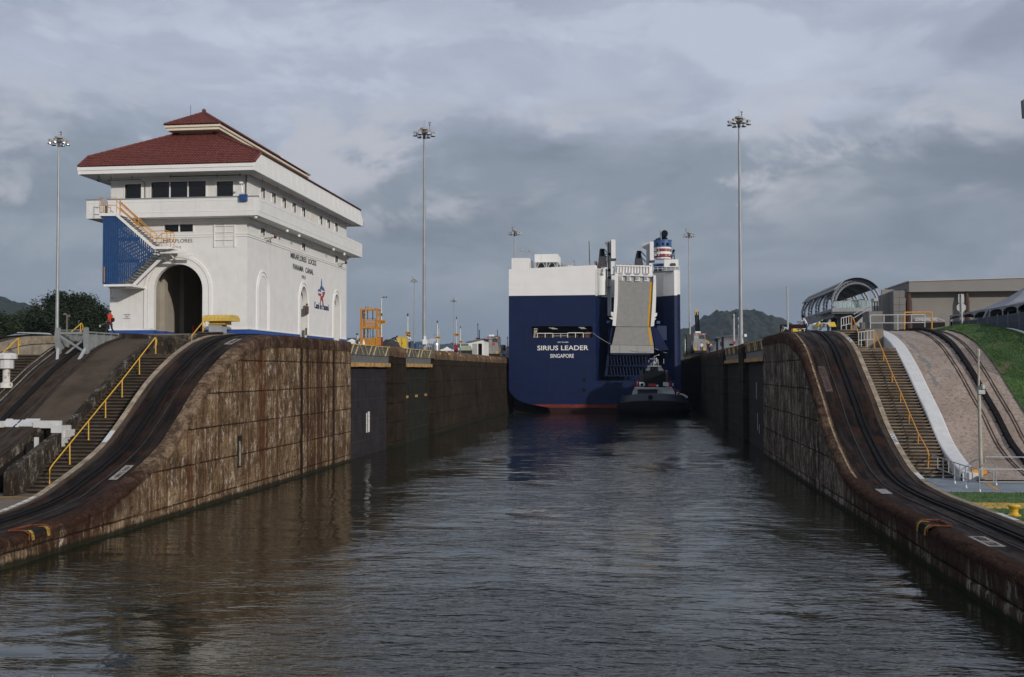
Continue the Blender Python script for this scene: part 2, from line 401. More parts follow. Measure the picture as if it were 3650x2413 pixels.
# ================================================================== WATER
def water_mat():
    mt = bpy.data.materials.new('canal_water'); mt.use_nodes = True; k = NT(mt.node_tree)
    b = mt.node_tree.nodes['Principled BSDF']
    pos = k.n('ShaderNodeNewGeometry').outputs['Position']
    murk = k.noise(pos, (0.06, 0.05, 0.1), 3)
    fx, fy, fz = k.xyz(pos)
    reg = k.math('MULTIPLY', k.ramp(fy, 118.0, 158.0), k.math('ADD', k.ramp(fx, 1.0, 8.5), k.math('MULTIPLY', k.ramp(fx, -14.0, -21.0), 0.6)))
    foam = k.math('MULTIPLY', k.math('MULTIPLY', reg, 0.7), k.ramp(k.noise(pos, (0.5, 1.3, 1), 6, 0.72, 0.8, (4, 2, 0)), 0.53, 0.62))
    k.put(b.inputs['Base Color'], k.mix(foam, k.mix(murk, (0.012, 0.0135, 0.0075), (0.023, 0.0235, 0.013)), (0.30, 0.31, 0.30)))
    b.inputs['Roughness'].default_value = 0.04; b.inputs['IOR'].default_value = 1.38
    b.inputs['Specular IOR Level'].default_value = 1.0
    w1 = k.noise(pos, (0.75, 2.0, 1), 2, 0.5, 0.7)
    w2 = k.noise(pos, (2.4, 5.6, 1), 2, 0.5, 0.8, (3, 3, 0))
    w3 = k.noise(pos, (9.0, 17.0, 1), 3, 0.6, 0.3, (5, 1, 0))
    calm = k.ramp(k.noise(pos, (0.10, 0.07, 1), 3, 0.6, 0.5, (2, 7, 0)), 0.38, 0.58, 0.30, 1.2)
    x, y, z = k.xyz(pos)
    lee = k.ramp(k.math('ADD', x, k.math('ADD', k.math('MULTIPLY', y, -0.13), k.math('MULTIPLY', k.noise(pos, (0.12, 0.2, 1), 3, 0.6, 0.5, (8, 1, 0)), 12.0))), -14.0, -3.0, 0.30, 1.0)
    lee2 = k.ramp(k.math('ADD', x, k.math('MULTIPLY', k.noise(pos, (0.15, 0.2, 1), 3, 0.6, 0.5, (1, 5, 0)), 5.0)), 9.0, 12.5, 1.0, 0.35)
    calm = k.math('MULTIPLY', calm, k.math('MULTIPLY', lee, lee2))
    hgt = k.math('MULTIPLY', k.math('ADD', k.math('ADD', k.math('MULTIPLY', w1, 1.0), k.math('MULTIPLY', w2, 0.30)), k.math('MULTIPLY', w3, 0.035)), calm)
    bp = k.n('ShaderNodeBump'); bp.inputs['Strength'].default_value = 1.0; bp.inputs['Distance'].default_value = 0.125
    k.L.new(hgt, bp.inputs['Height']); k.L.new(bp.outputs[0], b.inputs['Normal'])
    return mt
def make_water():
    mb = MB(); rows = []
    y = -20.0; ys = []
    while y < 260: ys.append(y); y += 0.28 if y < 90 else (0.7 if y < 190 else 6)
    xs = [-23.6 + i * 34.6 / 86 for i in range(87)]
    for yy in ys:
        row = []
        for xx in xs:
            h = 0.030 * nz(xx * 0.45, yy * 0.8, 1) + 0.022 * nz(xx * 0.9 + yy * 0.3, yy * 1.5, 4) if yy < 190 else 0
            row.append((xx, yy, h))
        rows.append(row)
    mb.grid(rows)
    # the far chamber and the neighbouring lane as plain sheets
    mb.add([(-23.6, ys[-1], 0), (11.0, ys[-1], 0), (11.0, 430, 0), (-23.6, 430, 0)], [(0, 1, 2, 3)])
    mb.add([(-78, -60, 0), (-42.0, -60, 0), (-42.0, 430, 0), (-78, 430, 0)], [(0, 1, 2, 3)])
    mb.add([(-42.0, -300, 0), (60, -300, 0), (60, -20, 0), (-42.0, -20, 0)], [(0, 1, 2, 3)])
    o = mb.build('water', water_mat(), smooth=True, recalc=False)
    o['kind'] = 'structure'
make_water()

# ================================================================== PROFILES of the lock walls (metres along the canal -> height)
ZL = [(20, 1.15), (38, 1.12), (42, 1.28), (44.8, 1.58), (47, 2.15), (49, 2.75), (51, 3.5), (52.7, 4.5), (55.9, 6.6), (57.5, 7.4), (59.5, 8.25), (62, 9.03), (65, 9.5), (70, 9.66), (80, 9.66)]
ZE = [(38, 1.2), (43, 1.5), (46, 2.0), (49, 2.75), (52, 3.85), (53.6, 4.5), (54.4, 4.95), (56.5, 6.1), (58.9, 7.4), (60.2, 8.0), (62.3, 8.85), (65, 9.4), (68, 9.68), (72, 9.8)]
ZR = [(20, 1.62), (45, 1.5), (50, 1.45), (54, 1.55), (57, 1.9), (59.8, 2.7), (63, 3.95), (65.8, 5.5), (68.8, 7.05), (71.7, 8.5), (74, 9.2), (77.6, 9.85), (82, 10.08), (90, 10.1)]
ZT = [(50, 1.4), (56, 1.45), (58.5, 1.75), (60.5, 2.2), (62.6, 2.95), (65.3, 4.6), (66.8, 5.4), (70.7, 7.5), (74.4, 9.0), (78, 9.75), (81, 10.05), (86, 10.18), (95, 10.2)]
zl = lambda y: interp(ZL, y)
ze = lambda y: interp(ZE, y)
zr = lambda y: interp(ZR, y)
zt = lambda y: interp(ZT, y)
XL, XR = -23.18, 10.35

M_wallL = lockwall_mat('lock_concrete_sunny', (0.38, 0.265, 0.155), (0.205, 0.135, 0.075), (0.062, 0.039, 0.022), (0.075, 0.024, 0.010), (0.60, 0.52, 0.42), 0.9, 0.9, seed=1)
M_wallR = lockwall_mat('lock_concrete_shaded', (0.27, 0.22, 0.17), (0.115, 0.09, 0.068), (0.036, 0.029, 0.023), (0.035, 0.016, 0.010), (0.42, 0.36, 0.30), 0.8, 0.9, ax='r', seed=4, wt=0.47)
M_rimL = lockwall_mat('coping_rusty', (0.21, 0.135, 0.085), (0.085, 0.048, 0.030), (0.034, 0.019, 0.014), (0.036, 0.015, 0.010), (0.42, 0.34, 0.26), 0.95, 0.35, joints=False, rim=True, seed=2, bare=(47.5, 61.5))
M_rimR = lockwall_mat('coping_brown', (0.17, 0.11, 0.07), (0.065, 0.038, 0.024), (0.03, 0.019, 0.014), (0.04, 0.018, 0.010), (0.25, 0.19, 0.14), 0.9, 0.35, joints=False, rim=True, seed=6, ax='r')
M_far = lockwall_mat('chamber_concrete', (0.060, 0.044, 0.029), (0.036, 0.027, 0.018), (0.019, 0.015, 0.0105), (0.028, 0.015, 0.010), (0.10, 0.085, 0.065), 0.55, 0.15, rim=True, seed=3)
M_bed = None
def bed_mat(name, base, rusty, oil):
    mt = bpy.data.materials.new(name); mt.use_nodes = True; k = NT(mt.node_tree); b = mt.node_tree.nodes['Principled BSDF']
    pos = k.n('ShaderNodeNewGeometry').outputs['Position']
    a = k.noise(pos, (3.0, 0.35, 0.35), 5, 0.65); f = k.noise(pos, (14, 3, 3), 5, 0.7, off=(2, 2, 2)); g = k.noise(pos, 0.6, 4, 0.6, off=(7, 1, 1))
    c_ = k.mix(k.ramp(a, 0.4, 0.62), base, oil)
    c_ = k.mix(k.math('MULTIPLY', k.ramp(g, 0.46, 0.66), 0.7), c_, rusty)
    c_ = k.mix(k.math('MULTIPLY', k.ramp(f, 0.52, 0.75), 0.45), c_, tuple(min(1, q * 2.2) for q in rusty))
    k.put(b.inputs['Base Color'], c_); k.put(b.inputs['Roughness'], k.ramp(a, 0.35, 0.65, 0.5, 0.85)); b.inputs['Specular IOR Level'].default_value = 0.07
    bp = k.n('ShaderNodeBump'); bp.inputs['Strength'].default_value = 0.3; bp.inputs['Distance'].default_value = 0.03
    k.L.new(f, bp.inputs['Height']); k.L.new(bp.outputs[0], b.inputs['Normal'])
    return mt
M_bed = bed_mat('greasy_track_bed', (0.017, 0.0115, 0.0095), (0.040, 0.019, 0.011), (0.008, 0.0062, 0.0060))
M_bed2 = bed_mat('return_track_bed', (0.044, 0.031, 0.023), (0.062, 0.042, 0.029), (0.024, 0.017, 0.013))
M_brown = bed_mat('brown_walk_concrete', (0.075, 0.053, 0.037), (0.10, 0.055, 0.032), (0.035, 0.026, 0.020))
M_tan = mat('tan_edge_concrete', (0.30, 0.245, 0.18), 0.9, var=0.3, vs=2.0, dirt=0.5, dirtcol=(0.09, 0.065, 0.045), bump=0.3)
M_steeldark = mat('worn_rail_steel', (0.040, 0.036, 0.034), 0.66, 0.0, var=0.3, vs=3)
M_rack = mat('greased_rack', (0.010, 0.009, 0.009), 0.7, 0.0, var=0.3, vs=5)
M_darkconc = mat('dark_stained_concrete', (0.070, 0.053, 0.039), 0.9, var=0.3, vs=0.5, dirt=0.4, dirtcol=(0.030, 0.023, 0.017), bump=0.3)
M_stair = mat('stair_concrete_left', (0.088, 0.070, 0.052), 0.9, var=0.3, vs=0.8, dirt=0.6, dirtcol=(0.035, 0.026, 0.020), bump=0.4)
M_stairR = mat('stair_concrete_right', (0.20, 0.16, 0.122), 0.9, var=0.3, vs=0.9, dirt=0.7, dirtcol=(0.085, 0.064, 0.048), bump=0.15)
M_white = mat('weathered_white_paint', (0.56, 0.56, 0.555), 0.6, var=0.05, vs=2, dirt=0.25, dirtcol=(0.35, 0.32, 0.28), bump=0.15)
M_yellow = mat('yellow_paint', (0.62, 0.36, 0.035), 0.5, var=0.12, vs=4, dirt=0.3, dirtcol=(0.25, 0.13, 0.04))
M_orange = mat('orange_yellow_paint', (0.60, 0.27, 0.03), 0.5, var=0.12, vs=4, dirt=0.3, dirtcol=(0.25, 0.10, 0.03))
M_galv = mat('galvanised_steel', (0.42, 0.43, 0.44), 0.45, 0.5, var=0.12, vs=6)
M_grey = mat('grey_paint', (0.22, 0.235, 0.235), 0.5, var=0.12, vs=2, streak=0.35, dirtcol=(0.10, 0.09, 0.08))
M_black = mat('black_rubber', (0.012, 0.012, 0.013), 0.6)
M_wood = mat('timber_fender', (0.42, 0.25, 0.10), 0.8, var=0.35, vs=1.5, dirt=0.6, dirtcol=(0.20, 0.14, 0.09), bump=0.3)
M_blackpaint = mat('black_lettering', (0.02, 0.02, 0.025), 0.5)
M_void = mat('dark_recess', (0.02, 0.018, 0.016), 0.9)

def frange(a, b, st):
    n = max(1, int(round((b - a) / st))); return [a + (b - a) * i / n for i in range(n + 1)]

# ------------------------------------------------------------------ one lock wall's wet face with its rounded coping
def wall_face(root, X, sgn, prof, y0, y1, mat_face, mat_rim, rimw, seed):
    """sgn +1: the canal lies on +x side (left wall); -1: on the -x side (right wall)"""
    face = MB(); rows = []
    for y in frange(y0, y1, 0.3):
        zt_ = prof(y) - 0.30 - 0.5 * min(1, max(0, (prof(y) - 8.0) / 1.4)); row = []
        for i in range(31):
            z = -1.2 + (zt_ + 1.2) * i / 30
            d = 0.035 * nz(y * 0.9 + seed, z * 1.1, 3) + 0.02 * nz(y * 3 + seed, z * 4, 9)
            e = abs(((z + 0.35) / 1.83) % 1 - 0.5)
            if e < 0.03: d -= 0.05
            row.append((X + sgn * d, y, z))
        rows.append(row)
    face.grid(rows)
    f = face.build('wet_face', mat_face, root, smooth=True)
    rim = MB(); rows = []
    for y in frange(y0, y1, 0.2):
        z = prof(y); row = []; hv = 0.34 + 0.50 * min(1, max(0, (z - 8.0) / 1.4))
        chip = max(0.0, nz(y * 0.8 + seed, 2.2, 1) - 0.10) * 0.7
        seam = abs(((y + seed + 1.1 * nz(y * 0.23, seed, 5)) / 2.6) % 1 - 0.5) < 0.025
        for i, (px_, pz) in enumerate(((0.035, -hv), (0.045, -hv * 0.7), (0.04, -hv * 0.45), (0.02, -0.20), (-0.03, -0.10), (-0.11, -0.045), (-0.22, -0.02), (-0.34, -0.01), (-0.5, 0.0), (-rimw - 0.04, 0.0))):
            d = (0.05 * nz(y * 1.3 + seed, px_ * 3, pz * 2.5) + 0.035 * nz(y * 4 + seed, px_ * 8, pz * 6)) * (1 if i < 8 else 0.2)
            if 1 < i < 7: d -= chip * (0.4, 0.7, 1.0, 1.0, 0.5)[i - 2] * 0.35
            if seam and i < 7: d -= 0.045
            row.append((X + sgn * (px_ + d * 0.8), y, z + pz + (d * 0.6 if i < 9 else 0)))
        rows.append(row)
    rim.grid(rows)
    rim.build('coping', mat_rim, root, smooth=False)

def strip(mb, xa, xb, prof, y0, y1, dz=0.0, st=0.5, nx=1, rough=0.0):
    rows = []
    for y in frange(y0, y1, st):
        rows.append([(xa + (xb - xa) * i / nx, y, prof(y) + dz + (rough * nz(xa + (xb - xa) * i / nx * 2, y * 1.5, 5) if rough else 0)) for i in range(nx + 1)])
    mb.grid(rows)
def side(mb, x, prof, base, y0, y1, st=0.5):
    """vertical wall along y at x from base(y) up to prof(y)"""
    mb.grid([[(x, y, base(y)), (x, y, prof(y))] for y in frange(y0, y1, st)])
def ribbon(mb, xa, xb, prof, y0, y1, z0, z1, st=0.5):
    """closed bar of rectangular section following the profile"""
    ys = frange(y0, y1, st); rows = []
    for y in ys:
        z = prof(y); rows.append([(xa, y, z + z0), (xb, y, z + z0), (xb, y, z + z1), (xa, y, z + z1), (xa, y, z + z0)])
    mb.grid(rows)
    for y, fl in ((ys[0], 1), (ys[-1], 0)):
        z = prof(y); v = [(xa, y, z + z0), (xb, y, z + z0), (xb, y, z + z1), (xa, y, z + z1)]
        mb.add(v, [(0, 1, 2, 3)])
def lock_deck(root, xb0, xb1, sgn, prof, y0, y1, name='track_deck'):
    """towing track bed from the coping edge xb0 to the stair edge xb1"""
    wdt = abs(xb1 - xb0); d = 1 if xb1 > xb0 else -1
    mb = MB(); strip(mb, xb0, xb0 + d * wdt * 0.80, prof, y0, y1, 0, nx=6)
    mb.build(name, M_bed, root, smooth=True)
    mb = MB(); strip(mb, xb0 + d * wdt * 0.80, xb1 - d * 0.28, prof, y0, y1, 0.012, nx=2)
    ribbon(mb, xb0 + d * wdt * 0.865, xb0 + d * wdt * 0.875, prof, y0, y1, 0.0, 0.03)
    mb.build('brown_strip', M_brown, root, smooth=False)
    mb = MB()
    ribbon(mb, xb1 - d * 0.275, xb1, prof, y0, y1, -0.5, 0.05)
    mb.build('edge_strip', M_tan, root)
def tow_track(loc, xb0, xb1, prof, y0, y1, label):
    t = thing('tow_track', loc, label, 'track', 'tow tracks on the lock walls')
    wdt = abs(xb1 - xb0); d = 1 if xb1 > xb0 else -1
    for fr in (0.27, 0.82):
        xc = xb0 + d * wdt * fr; mb = MB()
        ribbon(mb, xc - 0.03, xc + 0.03, prof, y0, y1, 0.0, 0.04)
        mb.build('rail', M_steeldark, t)
    xc = xb0 + d * wdt * 0.53; mb = MB()
    ribbon(mb, xc - 0.19, xc - 0.09, prof, y0, y1, 0.0, 0.10); ribbon(mb, xc + 0.09, xc + 0.19, prof, y0, y1, 0.0, 0.10); ribbon(mb, xc - 0.09, xc + 0.09, prof, y0, y1, 0.0, 0.03)
    mb.build('rack', M_rack, t)
    return t
def stair(name, x0, x1, ya, za, yb, zb, n, m_, label, riser=None):
    ry = (yb - ya) / n; rz_ = (zb - za) / n; x0, x1 = min(x0, x1), max(x0, x1)
    t = thing(name, ((x0 + x1) / 2, ya, za), label, 'stairs', 'concrete stairs between the lock levels')
    a_, b_ = MB(), MB()
    for i in range(n):
        y = ya + i * ry; z = za + i * rz_; j = 0.012 * nz(i * 1.7, x0, 2)
        a_.box(x0, x1, y - 0.05 + j, y + ry * 1.6, z + rz_ * 0.60, z + rz_ - 0.003 * (i % 2))
        b_.box(x0 + 0.003, x1 - 0.003, y + 0.02, y + ry * 1.6 - 0.02, z - 0.35, z + rz_ * 0.60)
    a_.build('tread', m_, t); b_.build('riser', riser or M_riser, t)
    return t
M_riser = mat('shade_dark_riser', (0.030, 0.024, 0.019), 0.95, var=0.3, vs=2)  # risers coloured dark so each step shows a painted shadow line
M_riserR = mat('shade_dark_riser_right', (0.050, 0.040, 0.031), 0.95, var=0.3, vs=2)  # right stairs: step shadow lines put into the riser colour likewise

# ================================================================== CENTRE WALL (left of the picture)
lw_ = thing('lock_wall', (XL, 60, 0), 'tall rust streaked concrete lock wall on the left, lit by the sun', 'wall')
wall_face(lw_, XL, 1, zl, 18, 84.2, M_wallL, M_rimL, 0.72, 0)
lock_deck(lw_, -23.92, -27.0, 1, zl, 18, 74)
mb = MB(); strip(mb, -23.92, -27.0, zl, 74, 84.2); mb.build('upper_deck', M_brown, lw_)
mb = MB(); side(mb, -27.0, lambda y: zl(y) - 0.45, lambda y: -1, 18, 75); mb.build('inner_side', M_darkconc, lw_)
# end return at the gate recess
mb = MB(); mb.grid([[(XL - 0.0, 84.2, -1.2), (XL - 0.0, 84.2, 9.6)], [(XL - 2.5, 84.2, -1.2), (XL - 2.5, 84.2, 9.6)]]); mb.build('recess_return', M_far, lw_)
tow_track((-25.4, 60, zl(60)), -23.92, -27.0, zl, 18, 74, 'black greased tow rails climbing the left lock wall beside the stairs')

# stairs on the near side, landing, second flight
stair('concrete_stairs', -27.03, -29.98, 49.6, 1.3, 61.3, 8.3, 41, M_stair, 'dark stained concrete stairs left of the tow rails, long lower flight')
mb = MB(); mb.box(-29.98, -27.03, 61.0, 64.6, 7.6, 8.29)
o = mb.build('stair_landing', M_stair); tag(o, 'concrete landing between the two flights on the left lock wall', 'landing')
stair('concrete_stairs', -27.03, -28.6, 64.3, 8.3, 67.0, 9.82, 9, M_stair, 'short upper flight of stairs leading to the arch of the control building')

# low level pavement on the left
mb = MB(); mb.box(-31.5, -27.03, 18, 49.62, 0.3, 1.28)
o = mb.build('pavement', mat('low_pavement', (0.20, 0.155, 0.115), 0.9, var=0.25, vs=0.8, dirt=0.6, dirtcol=(0.08, 0.06, 0.045), bump=0.3)); struct(o)
mb = MB(); mb.box(-31.4, -28.2, 48.0, 48.12, 1.281, 1.286); o = mb.build('yellow_line', M_yellow); struct(o)

# curb wall beside the stairs, slope slab and its white painted head beams
cw = thing('slope_wall', (-31, 58, 0), 'dark concrete ramp and parapet between stairs and return track', 'ramp')
mb = MB()
strip(mb, -29.98, -32.6, ze, 53.6, 72, nx=4, rough=0.03)
rows = [[(-29.98, y, -0.5), (-29.98, y, ze(y))] for y in frange(53.6, 68.5, 0.4)]; mb.grid(rows)
mb.grid([[(-29.98, 53.6, 0.3), (-29.98, 53.6, ze(53.6))], [(-31.3, 53.6, 0.3), (-31.3, 53.6, ze(53.6))]])
mb.build('ramp_slab', M_darkconc, cw, smooth=False)
mb = MB(); rows = []
for y in frange(53.6, 68.5, 0.25):
    rows.append([(-29.9 + 0.03 * nz(y * 2, i, 1), y, ze(y) - 0.42 + 0.44 * i / 3 + 0.02 * nz(y * 3, i * 2, 4)) for i in range(4)] + [(-30.25, y, ze(y) + 0.02)])
mb.grid(rows)
M_limed = lockwall_mat('lime_stained_curb', (0.12, 0.10, 0.08), (0.06, 0.048, 0.036), (0.022, 0.018, 0.014), (0.035, 0.022, 0.015), (0.5, 0.46, 0.4), 0.4, 0.55, joints=False, rim=True, seed=9)
mb.build('curb', M_limed, cw)
mb = MB()
wv = [(48.35, 1.28), (48.35, 2.4), (48.7, 2.62), (52.7, 4.05), (53.6, 4.35), (53.6, 1.0)]
mb.slab([(y, z) for y, z in wv], [], lambda u, v, t: (t, u, v), -29.98, -30.42)
mb.build('wedge_parapet', M_limed, cw)
mb = MB(); mb.box(-31.85, -30.45, 53.2, 53.62, 4.28, 4.66); mb.box(-30.55, -29.95, 52.7, 53.7, 4.06, 4.42); mb.box(-30.1, -29.94, 52.75, 53.5, 3.35, 4.06); mb.box(-30.02, -29.88, 52.9, 53.9, 3.8, 4.2)
mb.build('white_beam', M_white, cw)
mb = MB(); ribbon(mb, -31.85, -32.65, ze, 53.3, 53.9, 0.0, 0.09, 0.3); ribbon(mb, -32.67, -33.4, ze, 53.2, 53.85, 0.0, 0.06, 0.3); ribbon(mb, -33.4, -36.0, ze, 53.35, 53.9, 0.0, 0.08, 0.3); mb.box(-33.75, -33.45, 52.9, 53.5, ze(53.2), ze(53.2) + 0.32)
mb.build('white_band', M_white, cw)
mb = MB(); mb.box(-31.5, -30.42, 49.9, 53.6, 0.6, 1.3); mb.box(-31.2, -30.9, 51.5, 51.7, 1.3, 3.6); mb.build('void_floor', M_void, cw)
wp = onY(129, 1585, 51.8); mb = MB(); mb.box(wp.x - 0.09, wp.x + 0.09, 51.75, 51.9, wp.z - 0.38, wp.z + 0.38); mb.build('white_post', M_white, cw)

rt = thing('return_ramp', (-34, 58, 0), 'wide dark brown ramp of the return track, scarred with scrape marks', 'ramp')
mb = MB(); strip(mb, -31.5, -36.0, ze, 36, 53.6, nx=5, rough=0.05); strip(mb, -32.6, -36.0, ze, 53.6, 72, nx=4, rough=0.05)
rows = [[(-31.5, y, 0.2), (-31.5, y, ze(y) - 0.45)] for y in frange(36, 53.6, 0.5)]
mb.build('ramp_slab', M_bed2, rt)
mb = MB(); mb.grid([[(-31.48 + 0.03 * nz(y, i, 2), y, ze(y) - 0.5 + 0.5 * i / 2) for i in range(3)] for y in frange(36, 53.6, 0.4)]); mb.build('slab_lip', M_limed, rt)
mb = MB(); mb.grid(rows); mb.build('void_wall', M_void, rt)
for xx in (-32.9, -34.95):
    mb = MB(); ribbon(mb, xx - 0.05, xx + 0.05, ze, 36, 72, 0.0, 0.06); mb.build('rail', M_steeldark, rt)
mb = MB(); ribbon(mb, -34.15, -33.75, ze, 36, 72, 0, 0.08); mb.build('rack', M_rack, rt)
for xx in (-35.25, -35.7):
    mb = MB(); rows = []
    for y in frange(44, 63, 0.2):
        wv_ = 0.04 + 0.03 * nz(y, xx, 1); xo = xx + 0.05 * nz(y * 0.8, xx, 3)
        rows.append([(xo - wv_, y, ze(y) + 0.055), (xo + wv_, y, ze(y) + 0.055)])
    mb.grid(rows); mb.build('lime_scar', mat('lime_scar', (0.30, 0.27, 0.22), 0.9, var=0.5, vs=6, dirt=0.95, dirtcol=(0.05, 0.04, 0.03)), rt)

# far half of the centre wall, mirrored: stairs, coping and tow track of the west lane
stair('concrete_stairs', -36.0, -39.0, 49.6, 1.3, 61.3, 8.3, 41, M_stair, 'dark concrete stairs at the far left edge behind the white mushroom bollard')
fw = thing('lock_wall', (-42.8, 60, 0), 'far side of the centre lock wall behind the left stairs', 'wall')
mb = MB(); strip(mb, -39.0, -42.1, zl, 30, 84, nx=3, rough=0.02); mb.build('track_deck', M_brown, fw)
mb = MB(); ribbon(mb, -39.0, -39.3, zl, 30, 84, -0.5, 0.06); mb.build('edge_strip', M_tan, fw)
mb = MB(); side(mb, -39.0, lambda y: zl(y) - 0.45, lambda y: -1, 30, 84); side(mb, -42.8, lambda y: zl(y) - 0.3, lambda y: -1, 30, 84); strip(mb, -42.1, -42.8, zl, 30, 84, -0.15); mb.build('side_wall', mat('grey_panel_wall', (0.33, 0.29, 0.23), 0.9, var=0.2, vs=1.5, dirt=0.4, dirtcol=(0.15, 0.11, 0.08), streak=0.5), fw)
tow_track((-40.5, 60, zl(60)), -42.1, -39.0, zl, 30, 84, 'second tow track, on the far side of the centre wall')

# upper plateau of the centre wall
mb = MB(); mb.box(-42.8, -25.3, 84.2, 430, -1, 9.55); 
mb.box(-39.0, -27.02, 68.2, 84.2, 0, 9.78)
mb.box(-36, -28.62, 61.35, 64.4, 0.2, 8.25)
mb.build('pavement', mat('upper_pavement', (0.20, 0.17, 0.14), 0.9, var=0.2, vs=0.7, dirt=0.5, dirtcol=(0.09, 0.07, 0.055)))['kind'] = 'structure'
mb = MB(); mb.slab([(-28.62, 8.25), (-28.62, 9.15), (-29.0, 9.3), (-29.98, 9.42), (-30.3, 9.5), (-31.2, 9.62), (-32.5, 9.7), (-36, 9.72), (-36, 8.25)], [], lambda u, v, t: (u, t, v), 64.6, 68.2)
o = mb.build('landing_wall', M_limed); tag(o, 'lime stained concrete wall beside the upper landing', 'wall')
mb = MB(); mb.lathe([(0.13, 0), (0.13, 0.02)], (0, 0, 0), 14, 1, 2.2); mb.v = [(-29.5 + a_, 64.59 - c_, 8.72 + b_) for a_, b_, c_ in mb.v]; o = mb.build('oval_opening', M_void, o); del o

# ================================================================== RIGHT WALL
rw_ = thing('lock_wall', (XR, 60, 0), 'shaded dark concrete lock wall curving down on the right', 'wall')
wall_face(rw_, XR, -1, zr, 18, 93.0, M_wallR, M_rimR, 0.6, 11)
lock_deck(rw_, 10.97, 14.1, -1, zr, 18, 84)
mb = MB(); strip(mb, 10.97, 14.1, zr, 84, 93.0); mb.build('upper_deck', M_brown, rw_)
mb = MB(); side(mb, 14.1, lambda y: zr(y) - 0.45, lambda y: -1, 18, 80); mb.build('inner_side', M_darkconc, rw_)
mb = MB(); mb.grid([[(XR, 93.0, -1.2), (XR, 93.0, 10.0)], [(XR + 2.5, 93.0, -1.2), (XR + 2.5, 93.0, 10.0)]]); mb.build('recess_return', M_far, rw_)
tow_track((12.6, 60, zr(60)), 10.97, 14.1, zr, 18, 90, 'black greased tow rails curving down the right lock wall')
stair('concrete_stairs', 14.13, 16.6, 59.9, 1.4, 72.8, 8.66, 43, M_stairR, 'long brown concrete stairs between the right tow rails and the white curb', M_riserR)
mb = MB(); mb.box(14.13, 16.6, 72.5, 76.1, 8.0, 8.65); o = mb.build('stair_landing', M_stairR); tag(o, 'concrete landing at the top of the long right stairs', 'landing')
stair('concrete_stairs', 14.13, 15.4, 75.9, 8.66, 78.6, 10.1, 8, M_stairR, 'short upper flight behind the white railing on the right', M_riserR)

# white curb, tan slab with the return track, grass slope
mb = MB(); ys = frange(58.2, 92, 0.4)
zc = lambda y: zt(y) + 0.14
rows = [[(16.6, y, max(1.2, zt(y) - 1.9)), (16.6, y, zc(y) - 0.02), (16.66, y, zc(y) + 0.02), (17.36, y, zc(y) + 0.0), (17.45, y, zc(y) - 0.05), (17.45, y, zt(y) - 0.3)] for y in ys]
mb.grid(rows); v = rows[0]; mb.add(v, [tuple(range(6))])
mb.box(16.6, 17.6, 58.3, 58.6, 1.3, 1.75)
o = mb.build('white_curb', M_white); tag(o, 'curving white painted curb between the right stairs and the tan ramp', 'curb')

def tan_mat():
    mt = bpy.data.materials.new('pink_tan_ramp'); mt.use_nodes = True; k = NT(mt.node_tree); b = mt.node_tree.nodes['Principled BSDF']
    pos = k.n('ShaderNodeNewGeometry').outputs['Position']; x, y, z = k.xyz(pos)
    a = k.noise(pos, (0.8, 0.45, 0.45), 6, 0.62); f = k.noise(pos, 5.0, 6, 0.75); g = k.noise(pos, (0.5, 0.25, 0.25), 4, 0.6, 0.4, (4, 4, 4))
    c_ = k.mix(k.ramp(a, 0.35, 0.65), (0.275, 0.212, 0.172), (0.36, 0.285, 0.235))
    c_ = k.mix(k.math('MULTIPLY', k.ramp(f, 0.46, 0.66), 0.8), c_, (0.13, 0.10, 0.08))
    c_ = k.mix(k.math('MULTIPLY', k.ramp(g, 0.56, 0.66), 0.65), c_, (0.22, 0.175, 0.135))
    # wandering grey patch repair
    wv = k.math('ADD', k.math('MULTIPLY', k.math('SUBTRACT', k.noise(pos, (0.3, 0.45, 0.3), 4, 0.7, off=(1, 4, 2)), 0.5), 1.6), 18.05)
    cx = k.math('ADD', wv, k.math('MULTIPLY', k.math('SUBTRACT', y, 72.0), -0.04))
    d = k.math('ABSOLUTE', k.math('SUBTRACT', x, cx))
    wd = k.math('MULTIPLY', k.ramp(k.noise(pos, (0.6, 0.6, 0.6), 3, 0.6, off=(9, 1, 1)), 0.35, 0.7), 0.24)
    pm = k.math('MULTIPLY', k.math('LESS_THAN', d, wd), k.math('GREATER_THAN', y, 68.2))
    c_ = k.mix(pm, c_, (0.17, 0.17, 0.16))
    # cracks
    cr = k.math('ABSOLUTE', k.math('SUBTRACT', k.noise(pos, (0.35, 0.30, 0.3), 6, 0.62, 0.3, (2, 8, 1)), 0.5))
    cm = k.math('MULTIPLY', k.ramp(cr, 0.0015, 0.005, 0.7, 0.0), k.ramp(k.noise(pos, (0.2, 0.2, 0.2), 2, 0.5, off=(6, 6, 6)), 0.45, 0.6))
    c_ = k.mix(cm, c_, (0.09, 0.07, 0.06))
    fj = k.ramp(k.math('ABSOLUTE', k.math('SUBTRACT', k.math('FRACT', k.math('DIVIDE', y, 3.7)), 0.5)), 0.002, 0.006, 0.35, 0.0)
    c_ = k.mix(fj, c_, (0.12, 0.095, 0.08))
    k.put(b.inputs['Base Color'], c_); b.inputs['Roughness'].default_value = 0.9
    bp = k.n('ShaderNodeBump'); bp.inputs['Strength'].default_value = 0.5; bp.inputs['Distance'].default_value = 0.05
    k.L.new(f, bp.inputs['Height']); k.L.new(bp.outputs[0], b.inputs['Normal'])
    return mt
M_tanramp = tan_mat()
tr = thing('return_ramp', (19.5, 68, 0), 'pinkish tan concrete ramp with cracks and a grey patch beside the grass', 'ramp')
mb = MB(); strip(mb, 17.3, 22.2, zt, 57.4, 100, nx=8, rough=0.04); mb.build('ramp_slab', M_tanramp, tr, smooth=True)
